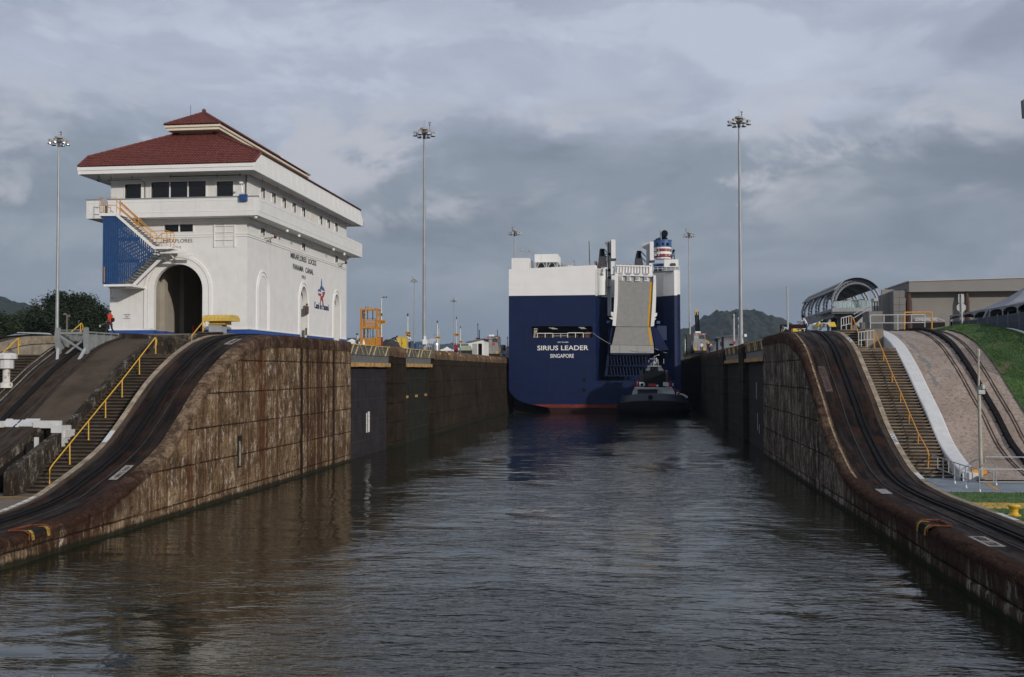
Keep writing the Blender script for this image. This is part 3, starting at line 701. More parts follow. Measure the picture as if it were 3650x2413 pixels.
for xx in (19.8, 21.35):
    mb = MB()
    ribbon(mb, xx - 0.12, xx - 0.07, zt, 57.6, 96, 0.0, 0.045); ribbon(mb, xx + 0.05, xx + 0.09, zt, 57.6, 96, 0.0, 0.045)
    mb.build('rail', mat('rusty_brown_rail', (0.07, 0.047, 0.035), 0.8, var=0.4, vs=5), tr)
mb = MB(); ribbon(mb, 20.36, 20.66, zt, 57.6, 96, -0.02, 0.22)
for i in range(34): mb.box(20.28, 20.42, 58 + i * 1.1, 58.14 + i * 1.1, zt(58 + i * 1.1) + 0.0, zt(58 + i * 1.1) + 0.07)
mb.build('rack', M_rack, tr)

def grass_mat(name='grass_turf'):
    mt = bpy.data.materials.new(name); mt.use_nodes = True; k = NT(mt.node_tree); b = mt.node_tree.nodes['Principled BSDF']
    pos = k.n('ShaderNodeNewGeometry').outputs['Position']
    a = k.noise(pos, 0.8, 5, 0.65); f = k.noise(pos, 12.0, 4, 0.8); g = k.noise(pos, (0.30, 0.22, 0.3), 4, 0.6, off=(11.5, 3.1, 2))
    c_ = k.mix(k.ramp(a, 0.35, 0.65), (0.055, 0.115, 0.022), (0.085, 0.155, 0.036))
    c_ = k.mix(k.math('MULTIPLY', k.ramp(f, 0.45, 0.7), 0.4), c_, (0.040, 0.080, 0.018))
    c_ = k.mix(k.math('MULTIPLY', k.math('MULTIPLY', k.ramp(g, 0.58, 0.68), k.ramp(f, 0.35, 0.55)), 0.8), c_, (0.24, 0.19, 0.09))
    k.put(b.inputs['Base Color'], c_); b.inputs['Roughness'].default_value = 0.9
    bp = k.n('ShaderNodeBump'); bp.inputs['Strength'].default_value = 0.8; bp.inputs['Distance'].default_value = 0.06
    k.L.new(f, bp.inputs['Height']); k.L.new(bp.outputs[0], b.inputs['Normal'])
    return mt
M_grass = grass_mat()
mb = MB()
gz = lambda x, y: zt(y) + 0.10 + 0.32 * math.sin(min(1, max(0, (x - 22.2) / 3.8)) * PI) * (1 if y > 60 else 0.2)
mb.grid([[(x, y, gz(x, y) + 0.04 * nz(x, y, 2)) for x in frange(22.15, 26.0, 0.4)] for y in frange(56, 92, 0.5)])
mb.grid([[(x, y, 1.43 + 0.02 * nz(x * 2, y * 2, 2)) for x in frange(14.1, 30.0, 0.8)] for y in frange(18, 53.0, 0.8)])
o = mb.build('grass', M_grass, smooth=True); struct(o)
# tufts so the turf does not read as a flat sheet
tm = MB(); rg = random.Random(3)
def tuft(x, y, z, s_):
    for q in range(3):
        a = rg.random() * 6.28; h = s_ * (0.6 + rg.random() * 0.7); w_ = 0.012 + rg.random() * 0.015
        dx_, dy_ = math.cos(a) * w_, math.sin(a) * w_
        lx, ly = (rg.random() - 0.5) * 0.06, (rg.random() - 0.5) * 0.06
        tm.add([(x - dx_, y - dy_, z - 0.02), (x + dx_, y + dy_, z - 0.02), (x + lx, y + ly, z + h)], [(0, 1, 2)])
for i in range(9000):
    x = 22.2 + rg.random() * 3.75; y = 60 + rg.random() * 24; tuft(x, y, gz(x, y), 0.07)
for i in range(3000):
    x = 14.3 + rg.random() * 6; y = 38 + rg.random() * 15; tuft(x, y, 1.43, 0.06)
o = tm.build('grass_blades', M_grass, recalc=False); tag(o, 'short mown grass on the bank and the low lawn', 'grass', kind='stuff')
mb = MB(); ribbon(mb, 26.0, 26.28, lambda y: zt(y) + 0.02, 58, 92, -0.2, 0.16); o = mb.build('white_kerb', M_white); tag(o, 'thin white painted kerb curving over the top of the grass bank', 'kerb')
mb = MB(); strip(mb, 26.28, 60, lambda y: zt(y) - 0.05, 56, 96, nx=4); 
o = mb.build('road', mat('asphalt', (0.045, 0.045, 0.048), 0.9, var=0.2, vs=2, bump=0.3)); struct(o)
# pad, yellow band
mb = MB(); mb.box(14.1, 34, 53.0, 59.95, 0.4, 1.42); mb.box(17.0, 34, 59.9, 60.4, 0.4, 1.44)
o = mb.build('pavement', mat('blue_grey_pad', (0.24, 0.27, 0.30), 0.75, var=0.12, vs=0.8, dirt=0.35, dirtcol=(0.16, 0.17, 0.18), bump=0.2)); struct(o)
mb = MB(); mb.box(14.12, 34, 46.9, 48.7, 1.43, 1.455); o = mb.build('yellow_band', mat('faded_yellow_band', (0.52, 0.33, 0.08), 0.8, var=0.15, vs=1.5, dirt=0.35, dirtcol=(0.3, 0.2, 0.08))); struct(o)
mb = MB(); mb.box(11.5, 17.04, 93.0, 430, -1, 10.02); mb.box(14.1, 15.5, 78.5, 93, 0, 10.08); mb.box(15.4, 16.6, 76.0, 93, 0, 10.05); mb.box(17.0, 60, 92, 430, 0, 10.1)
o = mb.build('pavement', MATS['upper_pavement']); struct(o)

# ================================================================== CHAMBER WALLS beyond, with gate recesses
def chamber(X, sgn, z_top, segs, y_end, root, m_face, m_rim):
    """solid stretches of chamber wall between the gate recesses"""
    for a, b in segs:
        mb = MB(); rows = []
        for y in frange(a, b, 1.0):
            rows.append([(X + sgn * 0.03 * nz(y, z, 3), y, z) for z in (-1.2, 0.3, 1.5, 3, 4.5, 6, 7.5, z_top - 1.05)])
        mb.grid(rows)
        for yy in (a, b): mb.grid([[(X, yy, -1.2), (X, yy, z_top - 1.0)], [(X - sgn * 2.2, yy, -1.2), (X - sgn * 2.2, yy, z_top - 1.0)]])
        # ladder slots and rubbing strips
        y = a + 6
        while y < min(b, 190) - 3 and b - a > 12:
            mb.box(X - 0.05 * 1, X + sgn * 0.06, y, y + 0.25, 1, z_top - 1.4)
            y += 14.5
        mb.build('wet_face', m_face, root, smooth=False)
        mb = MB(); rows = []
        for y in frange(a, b, 0.5):
            ch = max(0, nz(y * 0.5, X, 1)) * 0.25
            rows.append([(X + sgn * 0.07, y, z_top - 1.1), (X + sgn * (0.09 - ch * 0.4), y, z_top - 0.6 + 0.04 * nz(y, 2, 2)), (X - sgn * (0.1 + ch), y, z_top - 0.2), (X - sgn * (0.45 + ch), y, z_top - 0.02), (X - sgn * 1.6, y, z_top)])
        mb.grid(rows)
        for yy in (a, b): mb.add([(X + sgn * 0.07, yy, z_top - 1.1), (X + sgn * 0.05, yy, z_top - 0.6), (X - sgn * 0.1, yy, z_top - 0.2), (X - sgn * 0.45, yy, z_top - 0.02), (X - sgn * 2.2, yy, z_top), (X - sgn * 2.2, yy, z_top - 1.1)], [(0, 1, 2, 3, 4, 5)])
        mb.build('coping', m_rim, root, smooth=False)
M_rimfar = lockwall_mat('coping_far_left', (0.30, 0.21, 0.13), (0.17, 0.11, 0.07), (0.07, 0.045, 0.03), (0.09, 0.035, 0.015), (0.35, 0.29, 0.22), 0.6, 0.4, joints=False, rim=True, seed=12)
cl_ = thing('chamber_wall', (XL, 200, 0), 'dark wet lock chamber wall running back on the left of the ship', 'wall')
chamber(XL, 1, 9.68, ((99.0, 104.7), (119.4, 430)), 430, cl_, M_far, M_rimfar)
cr_ = thing('chamber_wall', (XR, 200, 0), 'nearly black shaded lock chamber wall on the right of the ship', 'wall')
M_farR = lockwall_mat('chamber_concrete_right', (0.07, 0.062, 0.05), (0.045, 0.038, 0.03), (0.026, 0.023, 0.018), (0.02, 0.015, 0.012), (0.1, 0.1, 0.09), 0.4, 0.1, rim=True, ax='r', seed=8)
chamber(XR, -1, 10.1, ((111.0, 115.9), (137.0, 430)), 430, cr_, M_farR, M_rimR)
# yellow and orange paint marks on the left coping
for i, (y, wd, m_) in enumerate(((123.0, .5, M_yellow), (128.5, 1.4, M_orange), (137, .7, M_yellow), (152, .6, M_yellow), (165, .6, M_yellow), (177, .6, M_yellow))):
    mb = MB(); mb.grid([[(XL + 0.075, y, 8.95), (XL - 0.02, y, 9.4), (XL - 0.45, y, 9.69)], [(XL + 0.075, y + wd, 8.75), (XL - 0.02, y + wd, 9.4), (XL - 0.45, y + wd, 9.69)]])
    mb.build('paint_mark', m_, cl_)

# ------------------------------------------------------------------ lock gates folded into their recesses
def gate(X, sgn, y0, y1, zt_, m_leaf, label, mk):
    g = thing('lock_gate', (X, (y0 + y1) / 2, 0), label, 'lock gate', 'open lock gates folded into the walls')
    xi = X - sgn * 0.55
    mb = MB(); mb.box(xi, xi - sgn * 1.2, y0 + 0.3, y1 - 0.3, -1.2, zt_ - 1.9)
    mb.build('leaf', m_leaf, g)
    mb = MB()
    for z in (1.3, 3.0, 4.8, 6.5): mb.box(xi + sgn * 0.012, xi, y0 + 0.5, y1 - 0.5, z, z + 0.04)
    mb.build('seam', M_steeldark, g)
    mb = MB(); mb.box(xi + sgn * 0.30, xi - sgn * 1.0, y0 + 0.3, y1 - 0.5, zt_ - 1.0, zt_ - 0.12); mb.build('girder', mat('gate_girder_grey', (0.11, 0.115, 0.11), 0.8, var=0.3, vs=1.2, streak=0.6, dirtcol=(0.05, 0.035, 0.025)), g)
    mb = MB(); mb.box(xi + sgn * 0.25, xi - sgn * 1.0, y0 + 0.3, y1 - 0.5, zt_ - 1.75, zt_ - 1.02); mb.build('web_plate', mat('gate_grey', (0.13, 0.135, 0.13), 0.55, var=0.2, vs=1.5, streak=0.6, dirtcol=(0.08, 0.06, 0.05)) , g)
    n = int((y1 - y0 - 1) / 1.5); xo = xi + sgn * 0.36
    mb = MB(); mb.bar((xo, y0 + 0.4, zt_ - 0.12), (xo, y1 - 0.6, zt_ - 0.12), 0.07)
    for i in range(n):
        ya = y0 + 0.6 + i * 1.5; s_ = 1 if (i // 2) % 2 == 0 else -1
        a, b = (ya, ya + 1.0) if s_ < 0 else (ya + 1.0, ya)
        mb.bar((xo, a, zt_ - 0.15), (xo, b, zt_ - 0.95), 0.09, 0.06)
    mb.build('diagonal_bracing', mat('cream_yellow_bracing', (0.50, 0.38, 0.20), 0.7, var=0.3, vs=3), g)
    nb = 6
    for i in range(nb):
        a = y0 + 0.5 + (y1 - y0 - 1.0) * i / nb; b = y0 + 0.5 + (y1 - y0 - 1.0) * (i + 1) / nb - 0.04
        mb = MB(); mb.box(xi + sgn * 0.45, xi + sgn * 0.1, a, b, zt_ - 1.98 + 0.02 * (i % 2), zt_ - 1.62); mb.build('timber_fender', M_wood, g)
    return g
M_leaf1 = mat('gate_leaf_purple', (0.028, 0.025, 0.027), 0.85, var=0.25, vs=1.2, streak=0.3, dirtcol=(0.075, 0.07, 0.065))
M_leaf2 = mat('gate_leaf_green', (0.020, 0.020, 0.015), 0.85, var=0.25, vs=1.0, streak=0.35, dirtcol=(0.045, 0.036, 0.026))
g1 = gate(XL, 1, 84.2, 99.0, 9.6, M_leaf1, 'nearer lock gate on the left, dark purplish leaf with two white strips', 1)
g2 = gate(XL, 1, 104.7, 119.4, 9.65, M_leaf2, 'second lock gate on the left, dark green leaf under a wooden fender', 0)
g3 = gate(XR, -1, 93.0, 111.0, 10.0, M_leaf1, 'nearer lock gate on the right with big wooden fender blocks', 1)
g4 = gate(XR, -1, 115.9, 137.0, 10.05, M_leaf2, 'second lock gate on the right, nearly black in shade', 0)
for yy in (91.2, 91.75, 92.1):
    mb = MB(); mb.box(XL - 0.53, XL - 0.55, yy, yy + 0.28, 1.9, 3.6 + 0.1 * (yy > 91.5)); mb.build('white_strip', mat('gauge_white', (0.6, 0.58, 0.54), 0.7, var=0.3, vs=8), g1)
for yy, z0, z1 in ((103.4, 4.5, 6.1), (102.6, 1.6, 3.2), (101.2, 1.4, 2.2)):
    mb = MB(); mb.box(XR + 0.53, XR + 0.55, yy, yy + 0.16, z0, z1); mb.build('white_strip', MATS['gauge_white'], g3)
for yy in (107.0, 111.5, 116.5):
    mb = MB(); mb.box(XL - 0.4, XL - 0.55, yy, yy + 0.7, 4.5, 4.75); mb.build('bracket', M_wood, g2)
# recess back walls
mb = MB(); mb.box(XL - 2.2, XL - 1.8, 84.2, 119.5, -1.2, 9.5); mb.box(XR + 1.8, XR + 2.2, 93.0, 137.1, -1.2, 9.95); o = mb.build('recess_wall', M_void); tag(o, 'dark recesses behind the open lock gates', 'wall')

# narrow niche with a pale pipe in the left wall, and the bare light edge of the right coping
a_, b_ = onX(1362 * .625, 1100 + 725 * .625, XL), onX(1365 * .625, 1100 + 905 * .625, XL)
mb = MB(); mb.box(XL - 0.02, XL + 0.055, a_.y - 0.22, a_.y + 0.30, b_.z, a_.z); mb.build('niche', M_void, lw_)
mb = MB(); mb.tube([(XL + 0.10, a_.y - 0.12, b_.z + 0.1), (XL + 0.10, a_.y - 0.12, a_.z - 0.3)], 0.045, 7); mb.tube([(XL + 0.10, a_.y + 0.02, b_.z + 0.1), (XL + 0.10, a_.y + 0.02, a_.z - 0.5)], 0.03, 7); mb.build('pipe', mat('weathered_pipe', (0.22, 0.20, 0.17), 0.7, var=0.3, vs=5), lw_)
mb = MB(); rows = []
for y in frange(56, 79, 0.2):
    wv_ = 0.05 + 0.03 * nz(y * 1.3, 1, 1); rows.append([(XR + 0.47 - wv_, y, zr(y) + 0.010), (XR + 0.47 + wv_, y, zr(y) + 0.012)])
mb.grid(rows); mb.build('worn_edge', mat('worn_light_edge', (0.26, 0.19, 0.12), 0.9, var=0.45, vs=3, dirt=0.7, dirtcol=(0.09, 0.05, 0.03)), rw_)
# ================================================================== CONTROL BUILDING
M_bwhite = mat('building_white', (0.70, 0.695, 0.68), 0.75, var=0.035, vs=1.2, dirt=0.10, dirtcol=(0.46, 0.44, 0.40), streak=0.22, bump=0.08)
M_trim = mat('building_trim_white', (0.76, 0.755, 0.74), 0.7, var=0.03, vs=2)
M_cream = mat('cream_fascia', (0.70, 0.64, 0.52), 0.7, var=0.05, vs=2)
M_soff = mat('soffit_white', (0.62, 0.62, 0.62), 0.8, var=0.05, vs=1, dirt=0.2, dirtcol=(0.4, 0.38, 0.36))
M_blue = mat('blue_plinth', (0.022, 0.075, 0.30), 0.5, var=0.12, vs=1.5, dirt=0.2, dirtcol=(0.03, 0.05, 0.14))
M_bluesteel = mat('blue_steel', (0.016, 0.062, 0.18), 0.45, var=0.12, vs=3)
M_glass = mat('dark_window_glass', (0.006, 0.007, 0.008), 0.12, spec=0.45)
M_grime = mat('interior_cream', (0.34, 0.31, 0.26), 0.85, var=0.08, vs=1)
M_roof = None
def roof_mat():
    mt = bpy.data.materials.new('red_clay_tiles'); mt.use_nodes = True; k = NT(mt.node_tree); b = mt.node_tree.nodes['Principled BSDF']
    pos = k.n('ShaderNodeNewGeometry').outputs['Position']
    a = k.noise(pos, 0.5, 4, 0.6); f = k.noise(pos, 3.2, 4, 0.7); g = k.noise(pos, 9, 3, 0.6)
    c_ = k.mix(k.ramp(f, 0.35, 0.65), (0.10, 0.024, 0.019), (0.17, 0.043, 0.031))
    c_ = k.mix(k.math('MULTIPLY', k.ramp(a, 0.45, 0.65), 0.4), c_, (0.11, 0.030, 0.024))
    c_ = k.mix(k.math('MULTIPLY', k.ramp(g, 0.6, 0.75), 0.5), c_, (0.06, 0.03, 0.025))
    k.put(b.inputs['Base Color'], c_); b.inputs['Roughness'].default_value = 0.75
    return mt
M_roof = roof_mat()
M_ridge = mat('dark_roof_edge', (0.06, 0.035, 0.03), 0.8, var=0.3, vs=4)
BX0, BX1, BY0, BY1 = -38.42, -28.03, 74.0, 100.2
bld = thing('control_building', (-33.2, 74, 9.78), 'white two storey lock control building with red tiled roof and blue plinth', 'building')
FRT = lambda u, v, t: (u, BY0 + t, v)          # front wall plane, t into the building
SID = lambda u, v, t: (BX1 - t, u, v)          # canal side wall plane
def arch_pts(xc, hw, z0, zt_, n=20):
    """arched outline, round head"""
    zs = zt_ - hw
    p = [(xc - hw, z0), (xc - hw, zs)]
    p += [(xc - hw * math.cos(PI * i / n), zs + hw * math.sin(PI * i / n)) for i in range(1, n)]
    return p + [(xc + hw, zs), (xc + hw, z0)]
def arch_ell(xc, hw, z0, zt_, rise, n=20):
    zs = zt_ - rise
    p = [(xc - hw, z0), (xc - hw, zs)]
    p += [(xc - hw * math.cos(PI * i / n), zs + rise * math.sin(PI * i / n)) for i in range(1, n)]
    return p + [(xc + hw, zs), (xc + hw, z0)]
rect = lambda a, b, c_, d: [(a, c_), (b, c_), (b, d), (a, d)]
# front wall: arch, lower window, upper windows
ax, ahw = -33.21, 1.84
fw_holes = [rect(-37.32, -36.08, 19.83, 20.95), rect(-35.30, -31.16, 19.80, 21.05), rect(-30.34, -29.10, 19.84, 20.98), rect(-34.28, -32.11, 17.38, 17.92)]
arch = arch_pts(ax, ahw, 9.78, 15.02)
outer = [(BX0, 9.78)] + [(p[0], p[1]) for p in arch] + [(BX1, 9.78), (BX1, 21.6), (BX0, 21.6)]
mb = MB(); mb.slab(outer, fw_holes, FRT, 0.0, 0.35); 
# side wall: eight upper windows, three lower, three arches (first one blind)
side_w = [(76.62, 77.55), (79.05, 79.98), (81.46, 82.4), (83.9, 84.85), (86.4, 87.35), (91.3, 92.25), (93.65, 94.6), (96.15, 97.1)]
sw_holes = [rect(a, b, 20.25, 21.02) for a, b in side_w] + [rect(a, a + 0.95, 17.42, 17.95) for a in (76.62, 86.42, 96.25)]
side_arch = [arch_ell(yc, hw, 9.79, zt_, 1.35) for yc, hw, zt_ in ((87.0, 0.95, 14.36), (96.85, 0.95, 14.40))]
so_ = [(BY0 + 0.35, 9.78)]
for a_ in side_arch: so_ += a_
so_ += [(BY1, 9.78), (BY1, 21.6), (BY0 + 0.35, 21.6)]
mb.slab(so_, sw_holes, SID, 0.0, 0.35)
# back and west walls, floor slabs
mb.box(BX0, BX0 + 0.35, BY0 + 0.35, BY1, 9.78, 21.6); mb.box(BX0 + 0.35, BX1 - 0.35, BY1 - 0.35, BY1, 9.78, 21.6)
mb.box(BX0 + 0.35, BX1 - 0.35, BY0 + 0.35, BY1 - 0.35, 18.4, 18.7); mb.box(BX0 + 0.35, BX1 - 0.35, BY0 + 0.35, BY1 - 0.35, 15.9, 16.2)
mb.build('wall', M_bwhite, bld)
# interior passage walls with piers
mb = MB()
mb.box(-36.2, -35.6, 74.35, 98, 9.78, 15.9); mb.box(-30.6, -30.0, 74.35, 84, 9.78, 15.9)
for yy in (76.2, 79.6, 83.5): mb.box(-35.6, -35.25, yy, yy + 0.5, 9.78, 15.9)
mb.box(-35.6, -30.6, 92, 92.3, 9.78, 15.9)
mb.build('interior_wall', M_grime, bld)
mb = MB(); mb.box(-38.0, -28.5, 74.3, 99.8, 9.779, 9.80); mb.build('floor', mat('floor_dark', (0.10, 0.09, 0.08), 0.8), bld)
# blue plinth
mb = MB(); pz0, pz1 = 9.78, 10.27
mb.box(BX0 - 0.03, ax - ahw + 0.003, BY0 - 0.03, BY0 + 0.02, pz0, pz1); mb.box(ax + ahw - 0.003, BX1 + 0.03, BY0 - 0.03, BY0 + 0.02, pz0, pz1)
yy0 = BY0 + 0.02
for yc in (87.0, 96.85): mb.box(BX1 - 0.02, BX1 + 0.03, yy0, yc - 0.95, pz0, pz1 + 0.02); yy0 = yc + 0.95
mb.box(BX1 - 0.02, BX1 + 0.03, yy0, BY1, pz0, pz1 + 0.02)
mb.box(ax - ahw - 0.02, ax - ahw + 0.02, BY0 + 0.02, BY0 + 0.37, pz0, pz1); mb.box(-35.62, -35.57, 74.36, 98, pz0, pz1); mb.box(ax + ahw - 0.02, ax + ahw + 0.02, BY0 + 0.02, BY0 + 0.37, pz0, pz1)
for yy in (76.2, 79.6, 83.5): mb.box(-35.58, -35.22, yy - 0.03, yy + 0.53, pz0, pz1)
mb.build('plinth', M_blue, bld)
mb = MB(); mb.box(BX0 - 0.06, ax - ahw - 0.35, BY0 - 0.06, BY0 - 0.002, pz1, pz1 + 0.09); mb.box(ax + ahw + 0.35, BX1 + 0.06, BY0 - 0.06, BY0 - 0.002, pz1, pz1 + 0.09)
for a, b in ((BY0, 85.7), (88.3, 95.6), (98.1, BY1)): mb.box(BX1 + 0.002, BX1 + 0.06, a, b, pz1 + 0.02, pz1 + 0.10)
# string course with two lines, corner pilasters
for z, t in ((16.98, 0.05), (17.14, 0.05)):
    mb.box(-34.0, BX1 + 0.05, BY0 - t, BY0 - 0.001, z, z + 0.07); mb.box(BX1 + 0.001, BX1 + t, BY0, BY1 + 0.05, z, z + 0.07)
mb.box(BX0 + 0.0, -34.4, BY0 - 0.05, BY0 - 0.001, 17.0, 17.07); mb.box(BX0 + 0.0, -34.4, BY0 - 0.05, BY0 - 0.001, 17.14, 17.21)
mb.build('moulding', M_trim, bld)
# under-balcony cornice
mb = MB()
for d, z0, z1 in ((0.10, 17.95, 18.12), (0.22, 18.10, 18.32)):
    mb.box(BX0 - d, BX1 + d, BY0 - d, BY0 - 0.001, z0, z1); mb.box(BX1 + 0.001, BX1 + d, BY0 - 0.001, BY1 + d, z0, z1); mb.box(BX0 - d, BX0 - 0.001, BY0, BY1 + d, z0, z1)
mb.build('cornice', M_trim, bld)
# balcony
bo = 1.22
mb = MB(); x0, x1, y0, y1 = BX0 - bo, BX1 + bo, BY0 - bo, BY1 + bo
mb.box(x0, x1, y0, BY0 - 0.23, 18.30, 18.50); mb.box(BX1 + 0.23, x1, BY0 - 0.23, y1, 18.30, 18.50); mb.box(x0, BX0 - 0.23, BY0 - 0.23, y1, 18.30, 18.50)
mb.box(BX0 - 0.23, BX1 + 0.23, BY1 + 0.1, y1, 18.30, 18.5)
sw2 = -38.3   # gap in the parapet where the outside stair arrives
mb.box(x0, x0 + 1.0, y0, y0 + 0.15, 18.5, 19.62); mb.box(sw2 + 0.25, x1, y0, y0 + 0.15, 18.5, 19.62)
mb.box(x1 - 0.15, x1, y0 + 0.15, y1, 18.5, 19.62); mb.box(x0, x0 + 0.15, y0 + 0.15, y1, 18.5, 19.62); mb.box(x0 + 0.15, x1 - 0.15, y1 - 0.15, y1, 18.5, 19.62)
mb.build('balcony', M_bwhite, bld)
mb = MB()
for z in (18.64, 19.42): mb.box(sw2 + 0.5, x1 - 0.3, y0 - 0.02, y0 - 0.001, z, z + 0.035); mb.box(x1 + 0.001, x1 + 0.02, y0 + 0.25, y1 - 0.3, z, z + 0.035)
mb.box(x1 - 0.3, x1 - 0.265, y0 - 0.02, y0 - 0.001, 18.66, 19.43); mb.box(x1 + 0.001, x1 + 0.02, y0 + 0.22, y0 + 0.255, 18.66, 19.43); mb.box(x1 + 0.001, x1 + 0.02, y1 - 0.335, y1 - 0.3, 18.66, 19.43)
mb.box(x0 + 0.25, x0 + 0.95, y0 - 0.02, y0 - 0.001, 18.64, 18.67); mb.box(x0 + 0.25, x0 + 0.285, y0 - 0.02, y0 - 0.001, 18.66, 19.43); mb.box(x0 + 0.25, x0 + 0.95, y0 - 0.02, y0 - 0.001, 19.42, 19.45)
mb.build('balcony_moulding', M_trim, bld)
mb = MB(); mb.box(x0 - 0.03, x0 + 1.03, y0 - 0.04, y0 + 0.19, 19.62, 19.70); mb.box(sw2 + 0.22, x1 + 0.03, y0 - 0.04, y0 + 0.19, 19.62, 19.70)
mb.build('parapet_cap', M_grey, bld)
# arch surrounds
def band(outer_, inner_, to3, t, mbx):
    n = len(outer_)
    mbx.grid([[to3(*outer_[i], 0.01), to3(*outer_[i], -t), to3(*inner_[i], -t), to3(*inner_[i], 0.01)] for i in range(n)])
mb = MB()
band(arch_pts(ax, ahw + 0.72, 10.36, 15.74), arch_pts(ax, ahw + 0.50, 10.36, 15.52), FRT, 0.09, mb)
band(arch_pts(ax, ahw + 0.46, 10.36, 15.48), arch_pts(ax, ahw + 0.02, 10.36, 15.04), FRT, 0.06, mb)
mb.build('arch_moulding', M_trim, bld)
for yc, hw, zt_ in ((77.25, 1.0, 14.38), (87.0, 0.95, 14.36), (96.85, 0.95, 14.40)):
    mb = MB()
    band(arch_ell(yc, hw + 0.42, 10.36, zt_ + 0.45, 1.75), arch_ell(yc, hw + 0.28, 10.36, zt_ + 0.31, 1.62), SID, 0.07, mb)
    band(arch_ell(yc, hw + 0.12, 10.36, zt_ + 0.12, 1.45), arch_ell(yc, hw, 10.36, zt_, 1.35), SID, 0.05, mb)
    mb.build('arch_moulding', M_trim, bld)
# reveals behind the side arches
mb = MB()
for yc in (87.0, 96.85): mb.box(BX1 - 2.6, BX1 - 0.35, yc + 0.95, yc + 1.15, 9.78, 14.5); mb.box(BX1 - 2.6, BX1 - 0.35, yc - 1.15, yc - 0.95, 9.78, 14.5)
mb.build('arch_reveal', M_bwhite, bld)
mb = MB(); mb.box(BX1 - 0.5, BX1 - 0.3, 86.1, 86.45, 12.6, 13.4); mb.box(BX1 + 0.02, BX1 + 0.2, 87.35, 87.8, 12.1, 12.75); mb.box(BX1 + 0.02, BX1 + 0.12, 87.4, 87.6, 10.3, 10.9); mb.build('switch_box', mat('brown_box', (0.09, 0.06, 0.05), 0.6), bld)
mb = MB(); mb.ball((BX1 + 0.12, 87.55, 12.88), 0.11); mb.build('beacon', mat('beacon_red', (0.25, 0.02, 0.02), 0.3), bld)
# blocked loading door, windows
def window(to3, a, b, z0, z1, mull=0, deep=0.18, sill=False, slant=False):
    f = MB(); w_ = 0.06
    f.slab(rect(a - 0.10, b + 0.10, z0 - 0.06, z1 + 0.10), [rect(a, b, z0, z1)], to3, -0.04, 0.10)
    for i in range(1, mull):
        xm = a + (b - a) * i / mull
        f.slab([(xm - 0.035, z0), (xm + 0.035, z0), (xm + 0.035, z1), (xm - 0.035, z1)], [], to3, 0.02, deep)
    if sill: f.slab([(a - 0.15, z0 - 0.12), (b + 0.15, z0 - 0.12), (b + 0.15, z0 - 0.061), (a - 0.15, z0 - 0.061)], [], to3, -0.10, 0.0)
    o = f.build('window', M_trim, bld)
    g = MB(); g.slab([(a, z0), (b, z0), (b, z1), (a, z1)], [], to3, deep, deep + 0.03); g.build('pane', M_glass, o)
window(FRT, -37.32, -36.08, 19.83, 20.95, deep=0.12); window(FRT, -35.30, -31.16, 19.80, 21.05, mull=3, deep=0.12); window(FRT, -30.34, -29.10, 19.84, 20.98, deep=0.12)
window(FRT, -34.28, -32.11, 17.38, 17.92, mull=2, deep=0.14)
for a, b in side_w: window(SID, a, b, 20.25, 21.02, deep=0.3)
for a in (76.62, 86.42, 96.25): window(SID, a, a + 0.95, 17.42, 17.95, deep=0.3)
mb = MB(); mb.slab(rect(-30.45, -29.0, 16.22, 18.08), [rect(-30.36, -29.72, 17.75, 18.0)], FRT, -0.03, 0.02)
for z in (16.7, 17.25, 17.72): mb.box(-30.38, -29.07, BY0 - 0.10, BY0 - 0.031, z, z + 0.05)
mb.box(-29.74, -29.69, BY0 - 0.08, BY0 - 0.031, 16.3, 18.0); mb.box(-30.52, -30.45, BY0 - 0.09, BY0, 16.22, 18.08); mb.box(-29.0, -28.93, BY0 - 0.09, BY0, 16.22, 18.08)
mb.build('hatch_door', M_bwhite, bld)
mb = MB(); mb.slab(rect(88.9, 89.7, 20.25, 21.02), [], SID, -0.015, 0.01); mb.build('blocked_window', M_cream, bld)
# eaves: soffit, fascia, roof
ex0, ex1, ey0, ey1 = -39.98, -26.85, 72.2, 102.0
mb = MB(); mb.box(ex0 + 0.05, ex1 - 0.05, ey0 + 0.05, ey1 - 0.05, 21.42, 21.5); mb.build('soffit', M_soff, bld)
mb = MB()
mb.box(ex0, ex1 - 0.12, ey0, ey0 + 0.10, 21.42, 21.68); mb.box(ex0 - 0.04, ex1 - 0.02, ey0 - 0.05, ey0 + 0.12, 21.68, 21.92)
prof_e = [(ey0 - 0.02, 21.40), (ey0 - 0.02, 21.93), (ey0 + 1.32, 22.80), (ey1 - 1.3, 22.80), (ey1, 21.9), (ey1, 21.40)]
for xx, t in ((ex1 - 0.12, 0.12), (ex0, 0.12)): mb.slab(prof_e, [], lambda u, v, t_: (xx + t_, u, v), 0, t)
mb.box(ex0, ex1, ey1 - 0.1, ey1, 21.42, 21.9)
mb.build('fascia', M_trim, bld)
mb = MB()
for i in range(19): yy = ey0 + 2.2 + i * 1.45; mb.box(ex1, ex1 + 0.035, yy, yy + 0.03, 21.5, 22.72)
mb.build('fascia_seam', M_soff, bld)
